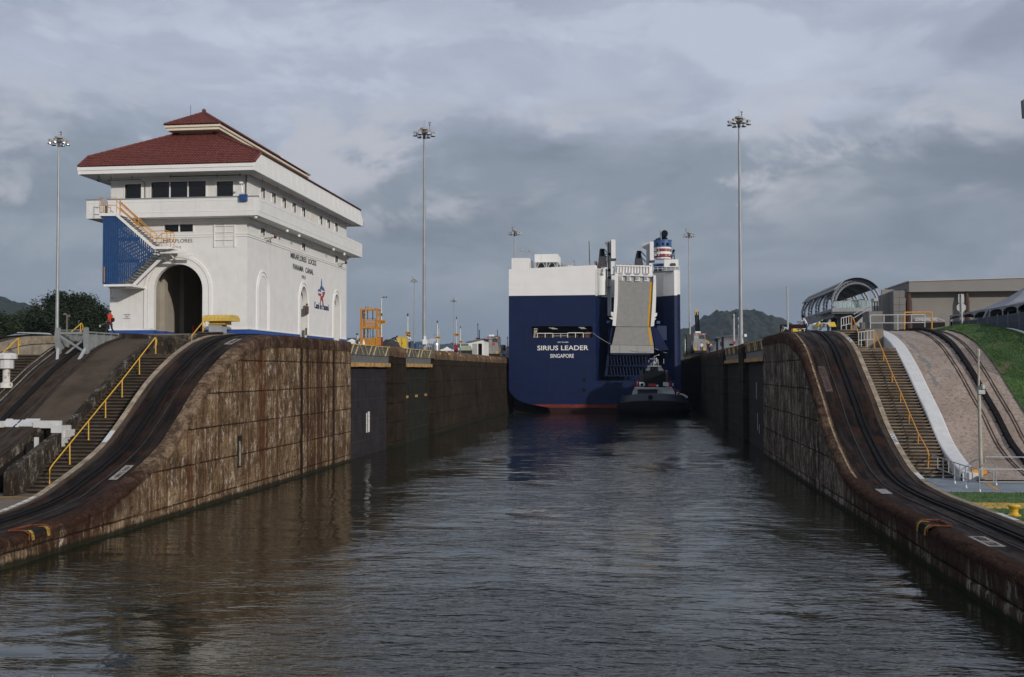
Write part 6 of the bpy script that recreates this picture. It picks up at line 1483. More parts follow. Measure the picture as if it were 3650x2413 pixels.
for x, y, r_ in ((1140, 270, 0.22), (1185, 180, 0.16), (1240, 95, 0.12), (1195, 230, .15)): c_ = T4(x, y, YT + 8); mb.ball((c_[0], YT + 8, c_[1]), r_)
mb.build('mast', M_lgrey, tug)
mb = MB(); pts = [T4(x, y, YT + 4) for x, y in ((1720, 965), (1790, 985), (1840, 1015), (1880, 1050))]; mb.tube([(p[0], YT + 4, p[1]) for p in pts], 0.12, 6, 0.2); mb.build('rail_cap', M_tugwhite, tug)
mb = MB(); a = T4(1560, 830, YT + 5); b = T4(1650, 900, YT + 5); mb.bar((a[0], YT + 5, a[1]), (b[0], YT + 5, b[1]), 0.08); a = T4(1465, 600, YT + 7); mb.bar((a[0], YT + 7, a[1]), (a[0] + .3, YT + 7, a[1] - .05), 0.1); mb.build('crane_arm', M_tugred, tug)
for x in (1560,): mb = MB(); a = T4(x, 790, YT + 5); b = T4(x, 725, YT + 5); mb.box(a[0] - .1, a[0] + .08, YT + 5, YT + 5.1, a[1], b[1]); mb.build('life_rail', M_tugwhite, tug)
# ================================================================== PEOPLE
M_skin = mat('skin', (0.20, 0.11, 0.07), 0.6)
SHOE = mat('dark_shoes', (0.02, 0.018, 0.016), 0.6)
def person(loc, rz, label, shirt, pants, pose='stand', helmet=None, h=1.74, group=None):
    """one continuous skinned body; pose gives the joints in metres, facing +y before rotation"""
    J = {'pel': (0, 0, 0.95), 'wai': (0, 0.0, 1.10), 'che': (0, 0.0, 1.36), 'nek': (0, 0.0, 1.50), 'hed': (0, 0.02, 1.60), 'top': (0, 0.02, 1.72),
         'ls': (-0.19, 0, 1.43), 'le': (-0.26, -0.02, 1.14), 'lw': (-0.25, 0.10, 0.90), 'rs': (0.19, 0, 1.43), 're': (0.26, -0.02, 1.14), 'rw': (0.25, 0.10, 0.90),
         'lh': (-0.10, 0, 0.92), 'lk': (-0.11, 0.02, 0.50), 'la': (-0.11, -0.02, 0.09), 'lt': (-0.12, 0.16, 0.04), 'rh': (0.10, 0, 0.92), 'rk': (0.11, 0.02, 0.50), 'ra': (0.11, -0.02, 0.09), 'rt': (0.12, 0.16, 0.04)}
    if pose == 'walk':
        J.update(lk=(-0.10, 0.22, 0.53), la=(-0.10, 0.26, 0.10), lt=(-0.10, 0.44, 0.06), rk=(0.10, -0.06, 0.50), ra=(0.10, -0.34, 0.16), rt=(0.10, -0.20, 0.05), re=(0.27, 0.05, 1.16), rw=(0.10, 0.24, 1.42), le=(-0.28, -0.10, 1.16), lw=(-0.27, 0.10, 0.98), hed=(0, 0.05, 1.60), top=(0, 0.06, 1.72))
    elif pose == 'bend':
        J.update(wai=(0, 0.10, 1.06), che=(0, 0.34, 1.18), nek=(0, 0.48, 1.22), hed=(0, 0.58, 1.26), top=(0, 0.68, 1.30), ls=(-0.19, 0.42, 1.18), rs=(0.19, 0.42, 1.18), le=(-0.2, 0.55, 0.92), lw=(-0.15, 0.70, 0.70), re=(0.2, 0.55, 0.92), rw=(0.15, 0.70, 0.70))
    elif pose == 'reach':
        J.update(wai=(0, 0.05, 1.08), che=(0, 0.14, 1.32), nek=(0, 0.22, 1.45), hed=(0, 0.27, 1.54), top=(0, 0.32, 1.65), ls=(-0.19, 0.16, 1.38), rs=(0.19, 0.16, 1.38), le=(-0.18, 0.42, 1.24), lw=(-0.12, 0.66, 1.20), re=(0.18, 0.40, 1.16), rw=(0.14, 0.62, 1.06))
    elif pose == 'fold':
        J.update(le=(-0.27, 0.04, 1.16), lw=(-0.02, 0.22, 1.18), re=(0.27, 0.04, 1.16), rw=(0.04, 0.24, 1.14))
    E_ = [('pel', 'wai', 'S'), ('wai', 'che', 'S'), ('che', 'nek', 'S'), ('nek', 'hed', 'K'), ('hed', 'top', 'K'), ('che', 'ls', 'S'), ('ls', 'le', 'S'), ('le', 'lw', 'K'), ('che', 'rs', 'S'), ('rs', 're', 'S'), ('re', 'rw', 'K'),
          ('pel', 'lh', 'P'), ('lh', 'lk', 'P'), ('lk', 'la', 'P'), ('la', 'lt', 'F'), ('pel', 'rh', 'P'), ('rh', 'rk', 'P'), ('rk', 'ra', 'P'), ('ra', 'rt', 'F')]
    Rd = dict(pel=0.135, wai=0.13, che=0.155, nek=0.058, hed=0.10, top=0.075, ls=0.075, le=0.05, lw=0.034, rs=0.075, re=0.05, rw=0.034, lh=0.10, lk=0.068, la=0.048, lt=0.04, rh=0.10, rk=0.068, ra=0.048, rt=0.04)
    names = list(J); k = h / 1.76
    me = bpy.data.meshes.new('person'); me.from_pydata([tuple(c_ * k for c_ in J[n]) for n in names], [(names.index(a), names.index(b)) for a, b, _ in E_], [])
    tmp = bpy.data.objects.new('tmp', me); COL.objects.link(tmp)
    md = tmp.modifiers.new('s', 'SKIN'); md.use_smooth_shade = True
    for i, n in enumerate(names): me.skin_vertices[0].data[i].radius = (Rd[n] * k,) * 2
    me.skin_vertices[0].data[0].use_root = True
    ss = tmp.modifiers.new('u', 'SUBSURF'); ss.levels = 1
    dg = bpy.context.evaluated_depsgraph_get(); dg.update()
    out_ = bpy.data.meshes.new_from_object(tmp.evaluated_get(dg)); bpy.data.objects.remove(tmp)
    vs = [v.co.copy() for v in out_.vertices]; fs = [tuple(p.vertices) for p in out_.polygons]
    mb = MB(); mb.v = [tuple(v) for v in vs]
    segs = [(Vector(J[a]) * k, Vector(J[b]) * k, t, (Rd[a] + Rd[b]) / 2 * k) for a, b, t in E_]
    for f in fs:
        c_ = sum((vs[i] for i in f), Vector()) / len(f); best = None
        for a, b, t, rr in segs:
            ab = b - a; u = max(0, min(1, (c_ - a).dot(ab) / ab.length_squared)); d = (c_ - (a + ab * u)).length - rr
            if best is None or d < best[0]: best = (d, t)
        mb.f.append(f); mb.m.append('SPKF'.index(best[1]))
    # hands: palm, four fingers and a thumb, slightly curled
    for sgn, wr, el in ((-1, 'lw', 'le'), (1, 'rw', 're')):
        w0 = Vector(J[wr]) * k; d = (w0 - Vector(J[el]) * k).normalized(); sd_ = d.cross(Vector((sgn, 0, 0.2))).normalized(); n_ = d.cross(sd_).normalized()
        mb.mi = 2; mb.bar(w0 - d * 0.01, w0 + d * 0.09, 0.075, 0.03, up=n_)
        for q in range(4):
            b0 = w0 + d * 0.085 + sd_ * (0.028 * (1.5 - q) * 0.75); L = (0.065, 0.075, 0.07, 0.055)[q]
            mb.tube([b0, b0 + d * L * 0.55 + n_ * 0.005, b0 + d * L + n_ * 0.03], 0.009, 5)
        b0 = w0 + d * 0.03 + sd_ * 0.035; mb.tube([b0, b0 + sd_ * 0.03 + d * 0.03, b0 + sd_ * 0.035 + d * 0.06], 0.010, 5)
    # nose, ears
    hd = Vector(J['hed']) * k; mb.ball(hd + Vector((0, 0.095, 0.02)), 0.016, 0.02, 0.02, 6, 4); mb.ball(hd + Vector((0.09, 0.0, 0.015)), 0.012, 0.02, 0.03, 6, 4); mb.ball(hd + Vector((-0.09, 0.0, 0.015)), 0.012, 0.02, 0.03, 6, 4)
    o = mb.build('person', [shirt, pants, M_skin, SHOE], smooth=True)
    o.location = loc; o.rotation_euler = (0, 0, rz); tag(o, label, 'person', group)
    tp_ = (Vector(J['top']) + Vector(J['hed'])) * k / 2
    mb = MB(); 
    if helmet: mb.ball(tp_ + Vector((0, 0.0, 0.055)), 0.125, 0.145, 0.10, 12, 6); mb.box(tp_.x - 0.10, tp_.x + 0.10, tp_.y + 0.08, tp_.y + 0.19, tp_.z + 0.02, tp_.z + 0.04)
    else: mb.ball(tp_ + Vector((0, -0.02, 0.035)), 0.102, 0.115, 0.09, 10, 6)
    me2 = mb.build('helmet' if helmet else 'hair', helmet or M_black); me2.parent = o
    return o, J, k
def on_person(o, mb, name, m_): c_ = mb.build(name, m_); c_.parent = o; return c_
M_wshirt = mat('white_shirt', (0.62, 0.62, 0.63), 0.8); M_bluesh = mat('pale_blue_shirt', (0.36, 0.42, 0.52), 0.8); M_redsh = mat('orange_red_shirt', (0.50, 0.055, 0.03), 0.75); M_jean = mat('dark_trousers', (0.03, 0.035, 0.05), 0.85); M_gpant = mat('grey_trousers', (0.20, 0.22, 0.26), 0.85); M_dksh = mat('dark_shirt', (0.03, 0.03, 0.035), 0.85)
M_vest = mat('red_life_vest', (0.42, 0.03, 0.02), 0.7); M_hblue = mat('dark_blue_helmet', (0.015, 0.02, 0.045), 0.35); M_hred = mat('red_helmet', (0.40, 0.03, 0.02), 0.35); M_bag = mat('dark_bag', (0.018, 0.02, 0.024), 0.8)
# walker by the control building, moving to the left
pz = 9.80
o, J, k = person((-37.35, 72.0, pz + 0.02), R(78), 'person in orange red shirt walking left before the white building, trimmer in hand', M_redsh, M_jean, 'walk', M_hblue, 1.76)
mb = MB(); mb.bar((-0.24, -0.05, 1.0), (-0.10, 0.75, 0.72), 0.025); mb.ball((-0.08, 0.82, 0.68), 0.07, 0.07, 0.10); on_person(o, mb, 'trimmer', M_galv)
mb = MB(); mb.ball((0.0, -0.24, 1.12), 0.14, 0.11, 0.17); on_person(o, mb, 'backpack', M_bag)
mb = MB(); mb.ball((0.0, -0.24, 1.27), 0.10, 0.08, 0.05); on_person(o, mb, 'backpack_lid', M_yellow)

def at_y(fx_, fy_, y): return onY(fx_, fy_, y)
LA = lambda x, y, Y_: onY(1260 + x * 0.14028, 1080 + y * 0.14028, Y_)
LB = lambda x, y, Y_: onY(1540 + x * 0.13491, 1130 + y * 0.13491, Y_)
RM = lambda x, y, Y_: onY(2400 + x * 0.16020, 1080 + y * 0.16020, Y_)
R5 = lambda x, y, Y_: onY(2800 + x * 0.21683, 960 + y * 0.21683, Y_)
RR = lambda x, y, Y_: onY(3250 + x * 0.19130, 960 + y * 0.19130, Y_)
R7 = lambda x, y, z: onZ(3150 + x * 0.28703, 1550 + y * 0.28703, z)
ZPL, ZPR = 9.66, 10.1
p = LA(1370, 800, 116); person((p.x, 116, ZPL), R(-60), 'person in a white shirt and grey trousers standing beside the yellow cabinet', M_wshirt, M_gpant, 'fold', None, p.z - ZPL)
p = LA(1420, 900, 119); person((p.x, 119, ZPL), R(-30), 'person in white and dark trousers half hidden behind the one in grey trousers', M_wshirt, M_jean, 'stand', None, 1.66)
p = LA(960, 1040, 112); person((p.x, 112, ZPL), R(-80), 'person in dark clothes bending over beside the yellow cabinet', M_dksh, M_jean, 'bend', None, 1.75)
p = LA(1020, 1040, 114); person((p.x + 0.5, 114, ZPL), R(60), 'person in a white shirt crouched low behind the bending one', M_wshirt, M_jean, 'bend', None, 1.35)
p = LA(60, 905, 104); person((p.x, 104.5, ZPL - 0.25), R(120), 'person in white whose head shows left of the orange lift cage', M_wshirt, M_jean, 'stand', None, 1.62)
p = LB(700, 775, 168); person((p.x, 168, ZPL), R(200), 'person in a pale blue shirt standing by the red cabinet and the 740 pole', M_bluesh, M_jean, 'stand', None, max(1.5, p.z - ZPL))
# by the right locomotive
p = RM(585, 895, 176); o, J, k = person((p.x + 0.3, 176, ZPR), R(0), 'person in a red helmet standing in front of the right locomotive', M_wshirt, M_jean, 'stand', M_hred, 1.72)
p = RM(735, 910, 172); o, J, k = person((p.x + 0.5, 172, ZPR), R(-60), 'person in white with a red vest reaching out right of the right locomotive', M_wshirt, M_jean, 'reach', None, 1.66)
mb = MB(); mb.box(-0.17, 0.17, -0.06, 0.12, 1.05, 1.36); on_person(o, mb, 'vest', M_vest)
# top of the right ramp
p = R5(345, 822, 90); o, J, k = person((p.x, 90, ZPR - 0.05), R(75), 'person in white shirt and black hat reaching left atop the right track', M_wshirt, M_jean, 'reach', None, 1.66)
mb = MB(); mb.lathe([(0.20, 1.60), (0.21, 1.62), (0.11, 1.64), (0.11, 1.74)], (0, 0.27, 0), 12); on_person(o, mb, 'hat', M_black)
p = R5(665, 835, 92); o, J, k = person((p.x + 0.2, 92, ZPR - 0.1), R(60), 'person in a pale shirt with a dark backpack beside the yellow cart', M_bluesh, M_jean, 'bend', None, 1.74)
mb = MB(); mb.ball((0, 0.26, 1.34), 0.19, 0.26, 0.16); on_person(o, mb, 'backpack', M_bag)
p = R5(40, 920, 95); o, J, k = person((p.x, 95, ZPR - 0.25), R(110), 'person in a pale blue shirt bending low at the far left of the right crest', M_bluesh, M_jean, 'bend', None, 1.6)
# sailor on the tug
p = T4(1675, 890, YT + 3.2); o, J, k = person((p[0], YT + 3.2, p[1] - 1.74), R(200), 'person in a red helmet and red life vest standing on the tugboat bow', M_wshirt, M_jean, 'stand', M_hred, 1.72)
mb = MB(); mb.box(-0.18, 0.18, -0.17, 0.17, 1.12, 1.42); on_person(o, mb, 'life_vest', M_vest)

# ================================================================== HIGH MASTS
M_mast = mat('mast_galvanised', (0.30, 0.31, 0.32), 0.5, 0.3, var=0.1, vs=1)
M_refl = mat('lamp_reflector', (0.72, 0.72, 0.70), 0.2, 0.75); M_lampdk = mat('lamp_gear_dark', (0.10, 0.095, 0.09), 0.6)
M_capm = mat('mast_cap_tan', (0.33, 0.30, 0.26), 0.6)
def make_mast():
    t = thing('light_mast', (0, 0, 0), 'mast', 'light mast', 'tall galvanised light masts'); H_ = 26.0
    mb = MB(); mb.tube([(0, 0, 0), (0, 0, H_)], 0.24, 12, 0.11); mb.build('pole', M_mast, t)
    mb = MB(); mb.lathe([(0.30, 0), (0.30, 0.5), (0.24, 0.52)], (0, 0, 0), 12); mb.build('base', M_mast, t)
    mb = MB(); mb.lathe([(0.16, H_ - 0.9), (0.2, H_ - 0.3), (0.2, H_ + 0.1)], (0, 0, 0), 10)
    mb.tube([(0.72 * math.cos(a * PI / 8), 0.72 * math.sin(a * PI / 8), H_ - 0.25) for a in range(17)], 0.05, 5)
    for i in range(6): a = i * PI / 3 + 0.25; mb.bar((0.1 * math.cos(a), 0.1 * math.sin(a), H_ - 0.25), (0.95 * math.cos(a), 0.95 * math.sin(a), H_ - 0.25), 0.08)
    mb.build('ring', M_lampdk, t)
    mb = MB(); mb.lathe([(0.25, H_ + 0.1), (0.48, H_ + 0.16), (0.48, H_ + 0.34), (0.42, H_ + 0.40)], (0, 0, 0), 16); mb.build('cap', M_capm, t)
    mb = MB(); mb.tube([(0, 0, H_ + 0.4), (0, 0, H_ + 1.35)], 0.014, 5); mb.build('lightning_rod', M_lampdk, t)
    mb = MB(); mb.tube([(0.62, 0.2, H_ - 0.2), (0.62, 0.2, H_ + 0.75)], 0.022, 5); mb.ball((0.62, 0.2, H_ + 0.78), 0.085); mb.box(0.5, 0.56, 0.17, 0.23, H_ + 0.98, H_ + 1.15); mb.box(0.68, 0.74, 0.17, 0.23, H_ + 0.98, H_ + 1.15); mb.box(0.56, 0.68, 0.17, 0.23, H_ + 0.98, H_ + 1.03); mb.tube([(0.62, 0.2, H_ + 0.75), (0.62, 0.2, H_ + 1.0)], 0.014, 5); mb.build('obstruction_light', M_black, t)
    for i in range(6):
        a = i * PI / 3 + 0.25; cx, cy = 1.05 * math.cos(a), 1.05 * math.sin(a)
        mb = MB(); mb.lathe([(0.14, H_ - 0.22), (0.20, H_ - 0.38), (0.27, H_ - 0.52), (0.27, H_ - 0.55)], (cx, cy, 0), 12); l_ = mb.build('lamp', M_refl, t)
        mb = MB(); mb.box(cx - 0.22, cx + 0.22, cy - 0.12, cy + 0.12, H_ - 0.22, H_ - 0.04); mb.build('ballast', M_capm, l_)
        mb = MB(); mb.lathe([(0.285, H_ - 0.56), (0.285, H_ - 0.61)], (cx, cy, 0), 12); mb.build('lens', M_lampdk, l_)
    return t
proto = None
for i, (fx_, fy_, y, base, lab) in enumerate((
        (1512, 470, 125, 9.6, 'tallest looking light mast on the centre wall, right of the control building'),
        (2634, 430, 122, 10.1, 'tall light mast on the right wall with a small white notice near its foot'),
        (210, 500, 128, 9.6, 'light mast at the far left, left of the control building'),
        (1834, 828, 226, 9.6, 'small distant light mast standing just left of the ship'),
        (2456, 836, 252, 10.1, 'small distant light mast standing just right of the ship'),
        (1477, 1000, 330, 9.6, 'thin far light mast beside the tallest mast'),
        (1618, 1072, 420, 9.6, 'smallest light mast, farthest away above the red cabinet'))):
    p = onY(fx_, fy_ - 2, y); q = p
    if proto is None: proto = make_mast(); t = proto
    else: t = copy_tree(proto)
    t.location = (p.x, y, base); t.scale = (1, 1, (p.z - base) / 26.0) if y < 200 else (1.1, 1.1, (p.z - base) / 26.0); t.rotation_euler = (0, 0, i * 0.7); t['label'] = lab
    if i == 1:
        mb = MB(); a = RM(1580, 690, y - 0.4); b = RM(1635, 750, y - 0.4); mb.box(a.x, b.x, y - 0.42, y - 0.38, b.z, a.z); o = mb.build('notice_plate', M_trim); tag(o, 'small white notice plate fixed to the foot of the right mast', 'sign')

# ================================================================== LEFT WALL TOP: poles with distance boards, cage, cabinets, shed
M_bshirt = None
M_board = mat('sign_amber', (0.58, 0.30, 0.03), 0.5)
def dist_pole(f, x, ytop, sx0, sx1, sy0, sy1, Y_, txt, label, base=ZPL, lamp=True):
    a = f(x, ytop, Y_); t = thing('distance_pole', (a.x, Y_, base), label, 'sign', 'poles with yellow distance numbers')
    mb = MB(); mb.tube([(a.x, Y_, base), (a.x, Y_, a.z)], 0.085 if Y_ < 120 else 0.10, 8, 0.06); mb.build('pole', M_galv, t)
    if lamp: mb = MB(); mb.lathe([(0.06, a.z - 0.1), (0.085, a.z - 0.05), (0.085, a.z + 0.2), (0.05, a.z + 0.24)], (a.x, Y_, -0.0), 8); mb.build('lamp', M_black, t)
    p, q = f(sx0, sy0, Y_ - 0.15), f(sx1, sy1, Y_ - 0.15)
    mb = MB(); mb.box(p.x, q.x, Y_ - 0.17, Y_ - 0.13, q.z, p.z); b = mb.build('board', M_board, t)
    hh = p.z - q.z; ww = q.x - p.x
    text_mesh(txt, lambda u, v, t_: (p.x + ww * 0.1 + u, Y_ - 0.17 - t_, q.z + hh * 0.18 + v), hh * 0.64, M_blackpaint, 'number', b, 0.015, width=ww * 0.8, bold=0.02)
    return t
dist_pole(LA, 712, -130, 612, 818, 432, 522, 110, '950', 'tall pole with camera arm and yellow board reading 950, beside the orange cage', lamp=False)
p = onY(1360, 1061, 110); mb = MB(); mb.bar((p.x, 110, p.z), (p.x + 0.55, 110, p.z), 0.05)
for dx_ in (0.25, 0.55): mb.box(p.x + dx_ - .04, p.x + dx_ + .04, 109.95, 110.05, p.z, p.z + 0.16)
mb.bar((p.x - 0.02, 110, p.z - 1.2), (p.x + 0.0, 110, p.z + 0.05), 0.04); a = LA(690, 292, 110); mb.box(a.x - 0.18, a.x + 0.18, 109.8, 110.0, a.z - 0.12, a.z + 0.12); o = mb.build('camera', M_dgrey); tag(o, 'dark cameras on an arm atop the 950 pole', 'camera')
dist_pole(LA, 1380, 318, 1312, 1462, 728, 804, 122, '790', 'pole with a yellow board reading 790 behind the standing workers')
dist_pole(LB, 140, 140, 85, 217, 510, 572, 140, '690', 'pole with a yellow board reading 690 by the silver tank')
dist_pole(LB, 645, 40, 578, 719, 435, 505, 166, '740', 'pole with a yellow board reading 740 over the red cabinet')
dist_pole(LB, 750, 280, 697, 816, 622, 680, 178, '590', 'dark pole with a dim yellow board behind the green generator')
dist_pole(LB, 1210, 205, 1157, 1275, 546, 592, 200, '640', 'pole with a yellow board showing above the shed roof')
dist_pole(LB, 1995, 560, 1960, 2030, 800, 836, 186, '540', 'short pole with a small yellow board beside the ship')
def plain_pole(f, x, yt, Y_, base, label, r=0.09, m_=None, name='pole', cat='pole'):
    a = f(x, yt, Y_); mb = MB(); mb.tube([(a.x, Y_, base), (a.x, Y_, a.z)], r, 8, r * 0.8); mb.lathe([(r * 1.3, 0), (r * 1.3, r)], (a.x, Y_, a.z - 0.02), 8); o = mb.build(name, m_ or M_galv); return tag(o, label, cat)
plain_pole(LB, 172, 345, 142, ZPL, 'thick pale post right behind the 690 pole', 0.16, M_lgrey)
plain_pole(LB, 1247, 355, 198, ZPL, 'dark lamp post behind the shed roof', 0.10, M_dgrey)
plain_pole(LB, 1727, 345, 190, ZPL, 'short dark antenna post above the left locomotive cab', 0.07, M_dgrey)

# orange two-level lift cage
yc_ = 106; a = LA(170, 140, yc_); b = LA(612, 1035, yc_); cg = thing('lift_cage', (a.x, yc_, ZPL), 'orange two storey steel lift cage standing on the left wall', 'cage')
wd = b.x - a.x; zt_c = a.z; zb_c = ZPL; dp = 1.3
M_cage = mat('cage_orange', (0.50, 0.22, 0.025), 0.55, var=0.15, vs=3, dirt=0.3, dirtcol=(0.2, 0.08, 0.03))
mb = MB()
for x in (a.x + 0.08, b.x - 0.08):
    for y in (yc_, yc_ + dp): mb.bar((x, y, zb_c), (x, y, zt_c), 0.16)
mb.build('frame', M_cage, cg)
zl_ = lambda yy: LA(0, yy, yc_).z
for z0, z1, nm in ((zl_(185), zl_(145), 'top_beam'), (zl_(650), zl_(600), 'middle_beam'), (zb_c, zl_(890), 'skirt_panel')):
    mb = MB()
    for y in (yc_ - 0.02, yc_ + dp - 0.02): mb.box(a.x + 0.16, b.x - 0.16, y, y + 0.08, z0, z1)
    mb.box(a.x + 0.02, a.x + 0.1, yc_ + 0.1, yc_ + dp - 0.1, z0, z1); mb.box(b.x - 0.1, b.x - 0.02, yc_ + 0.1, yc_ + dp - 0.1, z0, z1); mb.build(nm, M_cage, cg)
mb = MB()
for z0, z1 in ((zl_(445), zl_(420)), (zl_(545), zl_(520)), (zl_(600), zl_(590))): mb.box(a.x + 0.16, b.x - 0.16, yc_ - 0.01, yc_ + 0.03, z0, z1)
for i in range(16): x = a.x + 0.2 + i * (wd - 0.4) / 15; mb.box(x - 0.025, x + 0.025, yc_, yc_ + 0.02, zl_(590), zl_(445))
mb.build('mesh_guard', M_cage, cg)
mb = MB()
for x, y0, y1 in ((230, 185, 400), (360, 185, 440), (490, 185, 440), (360, 650, 890), (495, 650, 890)): p = LA(x, y0, yc_ + 0.6); q = LA(x, y1, yc_ + 0.6); mb.bar((p.x, yc_ + .6, q.z), (p.x, yc_ + .6, p.z), 0.07)
for yy in (395, 862): p = LA(180, yy, yc_ + 0.6); mb.box(a.x + 0.16, b.x - 0.16, yc_ + 0.55, yc_ + 0.6, p.z - 0.03, p.z)
mb.build('inner_post', M_dgrey, cg)
mb = MB()
for x in (375, 432): p = LA(x, 650, yc_ + 1); q = LA(x, 890, yc_ + 1); mb.bar((p.x, yc_ + 1, q.z), (p.x, yc_ + 1, p.z), 0.04)
for i in range(4): p = LA(375, 670 + i * 65, yc_ + 1); q = LA(432, 0, yc_ + 1); mb.bar((p.x, yc_ + 1, p.z), (q.x, yc_ + 1, p.z), 0.03)
mb.build('ladder', M_galv, cg)
for x in (310, 382): p = LA(x, 75, yc_ + .5); mb = MB(); mb.tube([(p.x, yc_ + .5, zt_c), (p.x, yc_ + .5, p.z)], 0.09 if x > 350 else 0.035, 8); mb.build('lifting_lug', M_cage if x > 350 else M_dgrey, cg)
p = LA(345, 955, yc_); q = LA(402, 910, yc_); mb = MB(); mb.box(p.x, q.x, yc_ - 0.05, yc_ - 0.021, p.z, q.z); mb.build('name_plate', M_galv, cg)
def abox(name, f, x0, y0, x1, y1, Y_, dep, base, m_, label, cat, bev=0.03):
    a, b = f(x0, y0, Y_), f(x1, y1, Y_); t = thing(name, (a.x, Y_, base), label, cat)
    mb = MB(); mb.box(a.x, b.x, Y_, Y_ + dep, base, a.z - 0.05); mb.build('body', m_, t)
    mb = MB(); mb.box(a.x - bev, b.x + bev, Y_ - bev, Y_ + dep + bev, a.z - 0.05, a.z); mb.build('lid', m_, t)
    mb = MB(); mb.box(a.x + (b.x - a.x) * 0.48, a.x + (b.x - a.x) * 0.52, Y_ - 0.012, Y_, base + 0.1, a.z - 0.15); mb.box(a.x + (b.x - a.x) * 0.6, a.x + (b.x - a.x) * 0.66, Y_ - 0.04, Y_ - 0.012, base + 0.55, base + 0.7); mb.build('door_handle', M_dgrey, t)
    return t
M_redcab = mat('cabinet_red', (0.26, 0.02, 0.025), 0.5, var=0.1, vs=2); M_yelcab = mat('cabinet_yellow', (0.66, 0.45, 0.05), 0.5, var=0.06, vs=2)
abox('cabinet', LA, 622, 865, 700, 1035, 109, 0.8, ZPL, M_redcab, 'dark red cabinet standing right of the orange cage', 'cabinet')
abox('cabinet', LA, 1105, 862, 1328, 1100, 114.5, 0.8, ZPL, M_yelcab, 'bright yellow cabinet beside the workers', 'cabinet')
abox('cabinet', LB, 577, 730, 662, 880, 164, 0.8, ZPL, M_redcab, 'red cabinet at the foot of the 740 pole', 'cabinet')
# tarpaulin heap, cone, blue bin, tank, tents, hoops
mb = MB(); p = LA(830, 1040, 110.5); rows = []
for i in range(13):
    row = []
    for j in range(9):
        u = i / 12; v = j / 8; hh = 0.95 * math.sin(u * PI) ** 0.5 * math.sin(v * PI) ** 0.6 * (1 + 0.35 * nz(u * 5, v * 5, 3))
        row.append((p.x - 0.75 + u * 2.2, 110.2 + v * 1.4, ZPL + max(0, hh)))
    rows.append(row)
mb.grid(rows); o = mb.build('tarpaulin_heap', mat('dark_tarpaulin', (0.03, 0.028, 0.026), 0.6, var=0.4, vs=4)); tag(o, 'low heap under a dark tarpaulin left of the bending worker', 'heap')
p = LA(256, 940, 101.0); cn = thing('traffic_cone', (p.x, 101, ZPL), 'orange and white traffic cone in front of the orange cage', 'cone')
mb = MB(); mb.lathe([(0.17, ZPL + 0.02), (0.13, ZPL + 0.2), (0.05, ZPL + 0.62)], (p.x, 101, 0), 10); mb.build('body', M_trim, cn); mb = MB(); mb.box(p.x - 0.2, p.x + 0.2, 100.8, 101.2, ZPL, ZPL + 0.03); mb.build('foot', M_orange, cn)
a = LA(1595, 1015, 124); mb = MB(); mb.lathe([(0.25, a.z - 0.9), (0.28, a.z - 0.1), (0.2, a.z)], (a.x, 124, 0), 10); mb.bar((a.x, 124, ZPL), (a.x, 124, a.z - 0.8), 0.1); o = mb.build('blue_bin', M_bluesteel); tag(o, 'small blue bin on a post left of the tallest mast', 'bin')
a = LB(-5, 690, 136); b = LB(145, 850, 136); tk = thing('water_tank', ((a.x + b.x) / 2, 137, ZPL), 'round silver tank beside the 690 pole', 'tank')
mb = MB(); rt_ = (b.x - a.x) / 2; mb.lathe([(rt_, ZPL), (rt_, a.z - 0.2), (rt_ * 0.9, a.z)], ((a.x + b.x) / 2, 137.2, 0), 20); mb.build('shell', mat('bright_tank_steel', (0.55, 0.56, 0.57), 0.3, 0.7, var=0.1, vs=2), tk)
mb = MB()
for i in range(5): z = ZPL + 0.3 + i * 0.5; mb.lathe([(rt_ + 0.02, z), (rt_ + 0.02, z + 0.05)], ((a.x + b.x) / 2, 137.2, 0), 20)
mb.build('hoop', M_galv, tk)
a = LA(1745, 1050, 124); mb = MB(); b = LA(1845, 920, 124); mb.box(a.x, b.x, 124.2, 124.8, a.z, b.z); mb.box(a.x + 0.12, b.x - 0.12, 124.3, 124.6, b.z, b.z + 0.4); o = mb.build('mast_control_box', M_trim); tag(o, 'white control box at the foot of the tallest mast', 'box')
mb = MB()
for i in range(4):
    pts = [LA(1850 + i * 45 + 150 * (1 - math.cos(t * PI / 16)), 1120 - 215 * math.sin(t * PI / 16 * 0.9), 150 + i * 1.2) for t in range(9)]; mb.tube(pts, 0.04, 5)
o = mb.build('hoop_frame', M_trim); tag(o, 'white curved hoops behind the tallest mast', 'frame')
mb = MB(); a = LA(1690, 1050, 140); b = LA(1990, 1130, 140); 
for yy in (a.z, (a.z + b.z) / 2 + 0.2): mb.bar((a.x, 140, yy), (b.x + 1, 140, yy), 0.06)
for i in range(9): x = a.x + i * (b.x - a.x + 1) / 8; mb.bar((x, 140, ZPL), (x, 140, a.z), 0.06)
o = mb.build('railing', M_galv); tag(o, 'grey pipe railing around the foot of the tallest mast', 'railing')
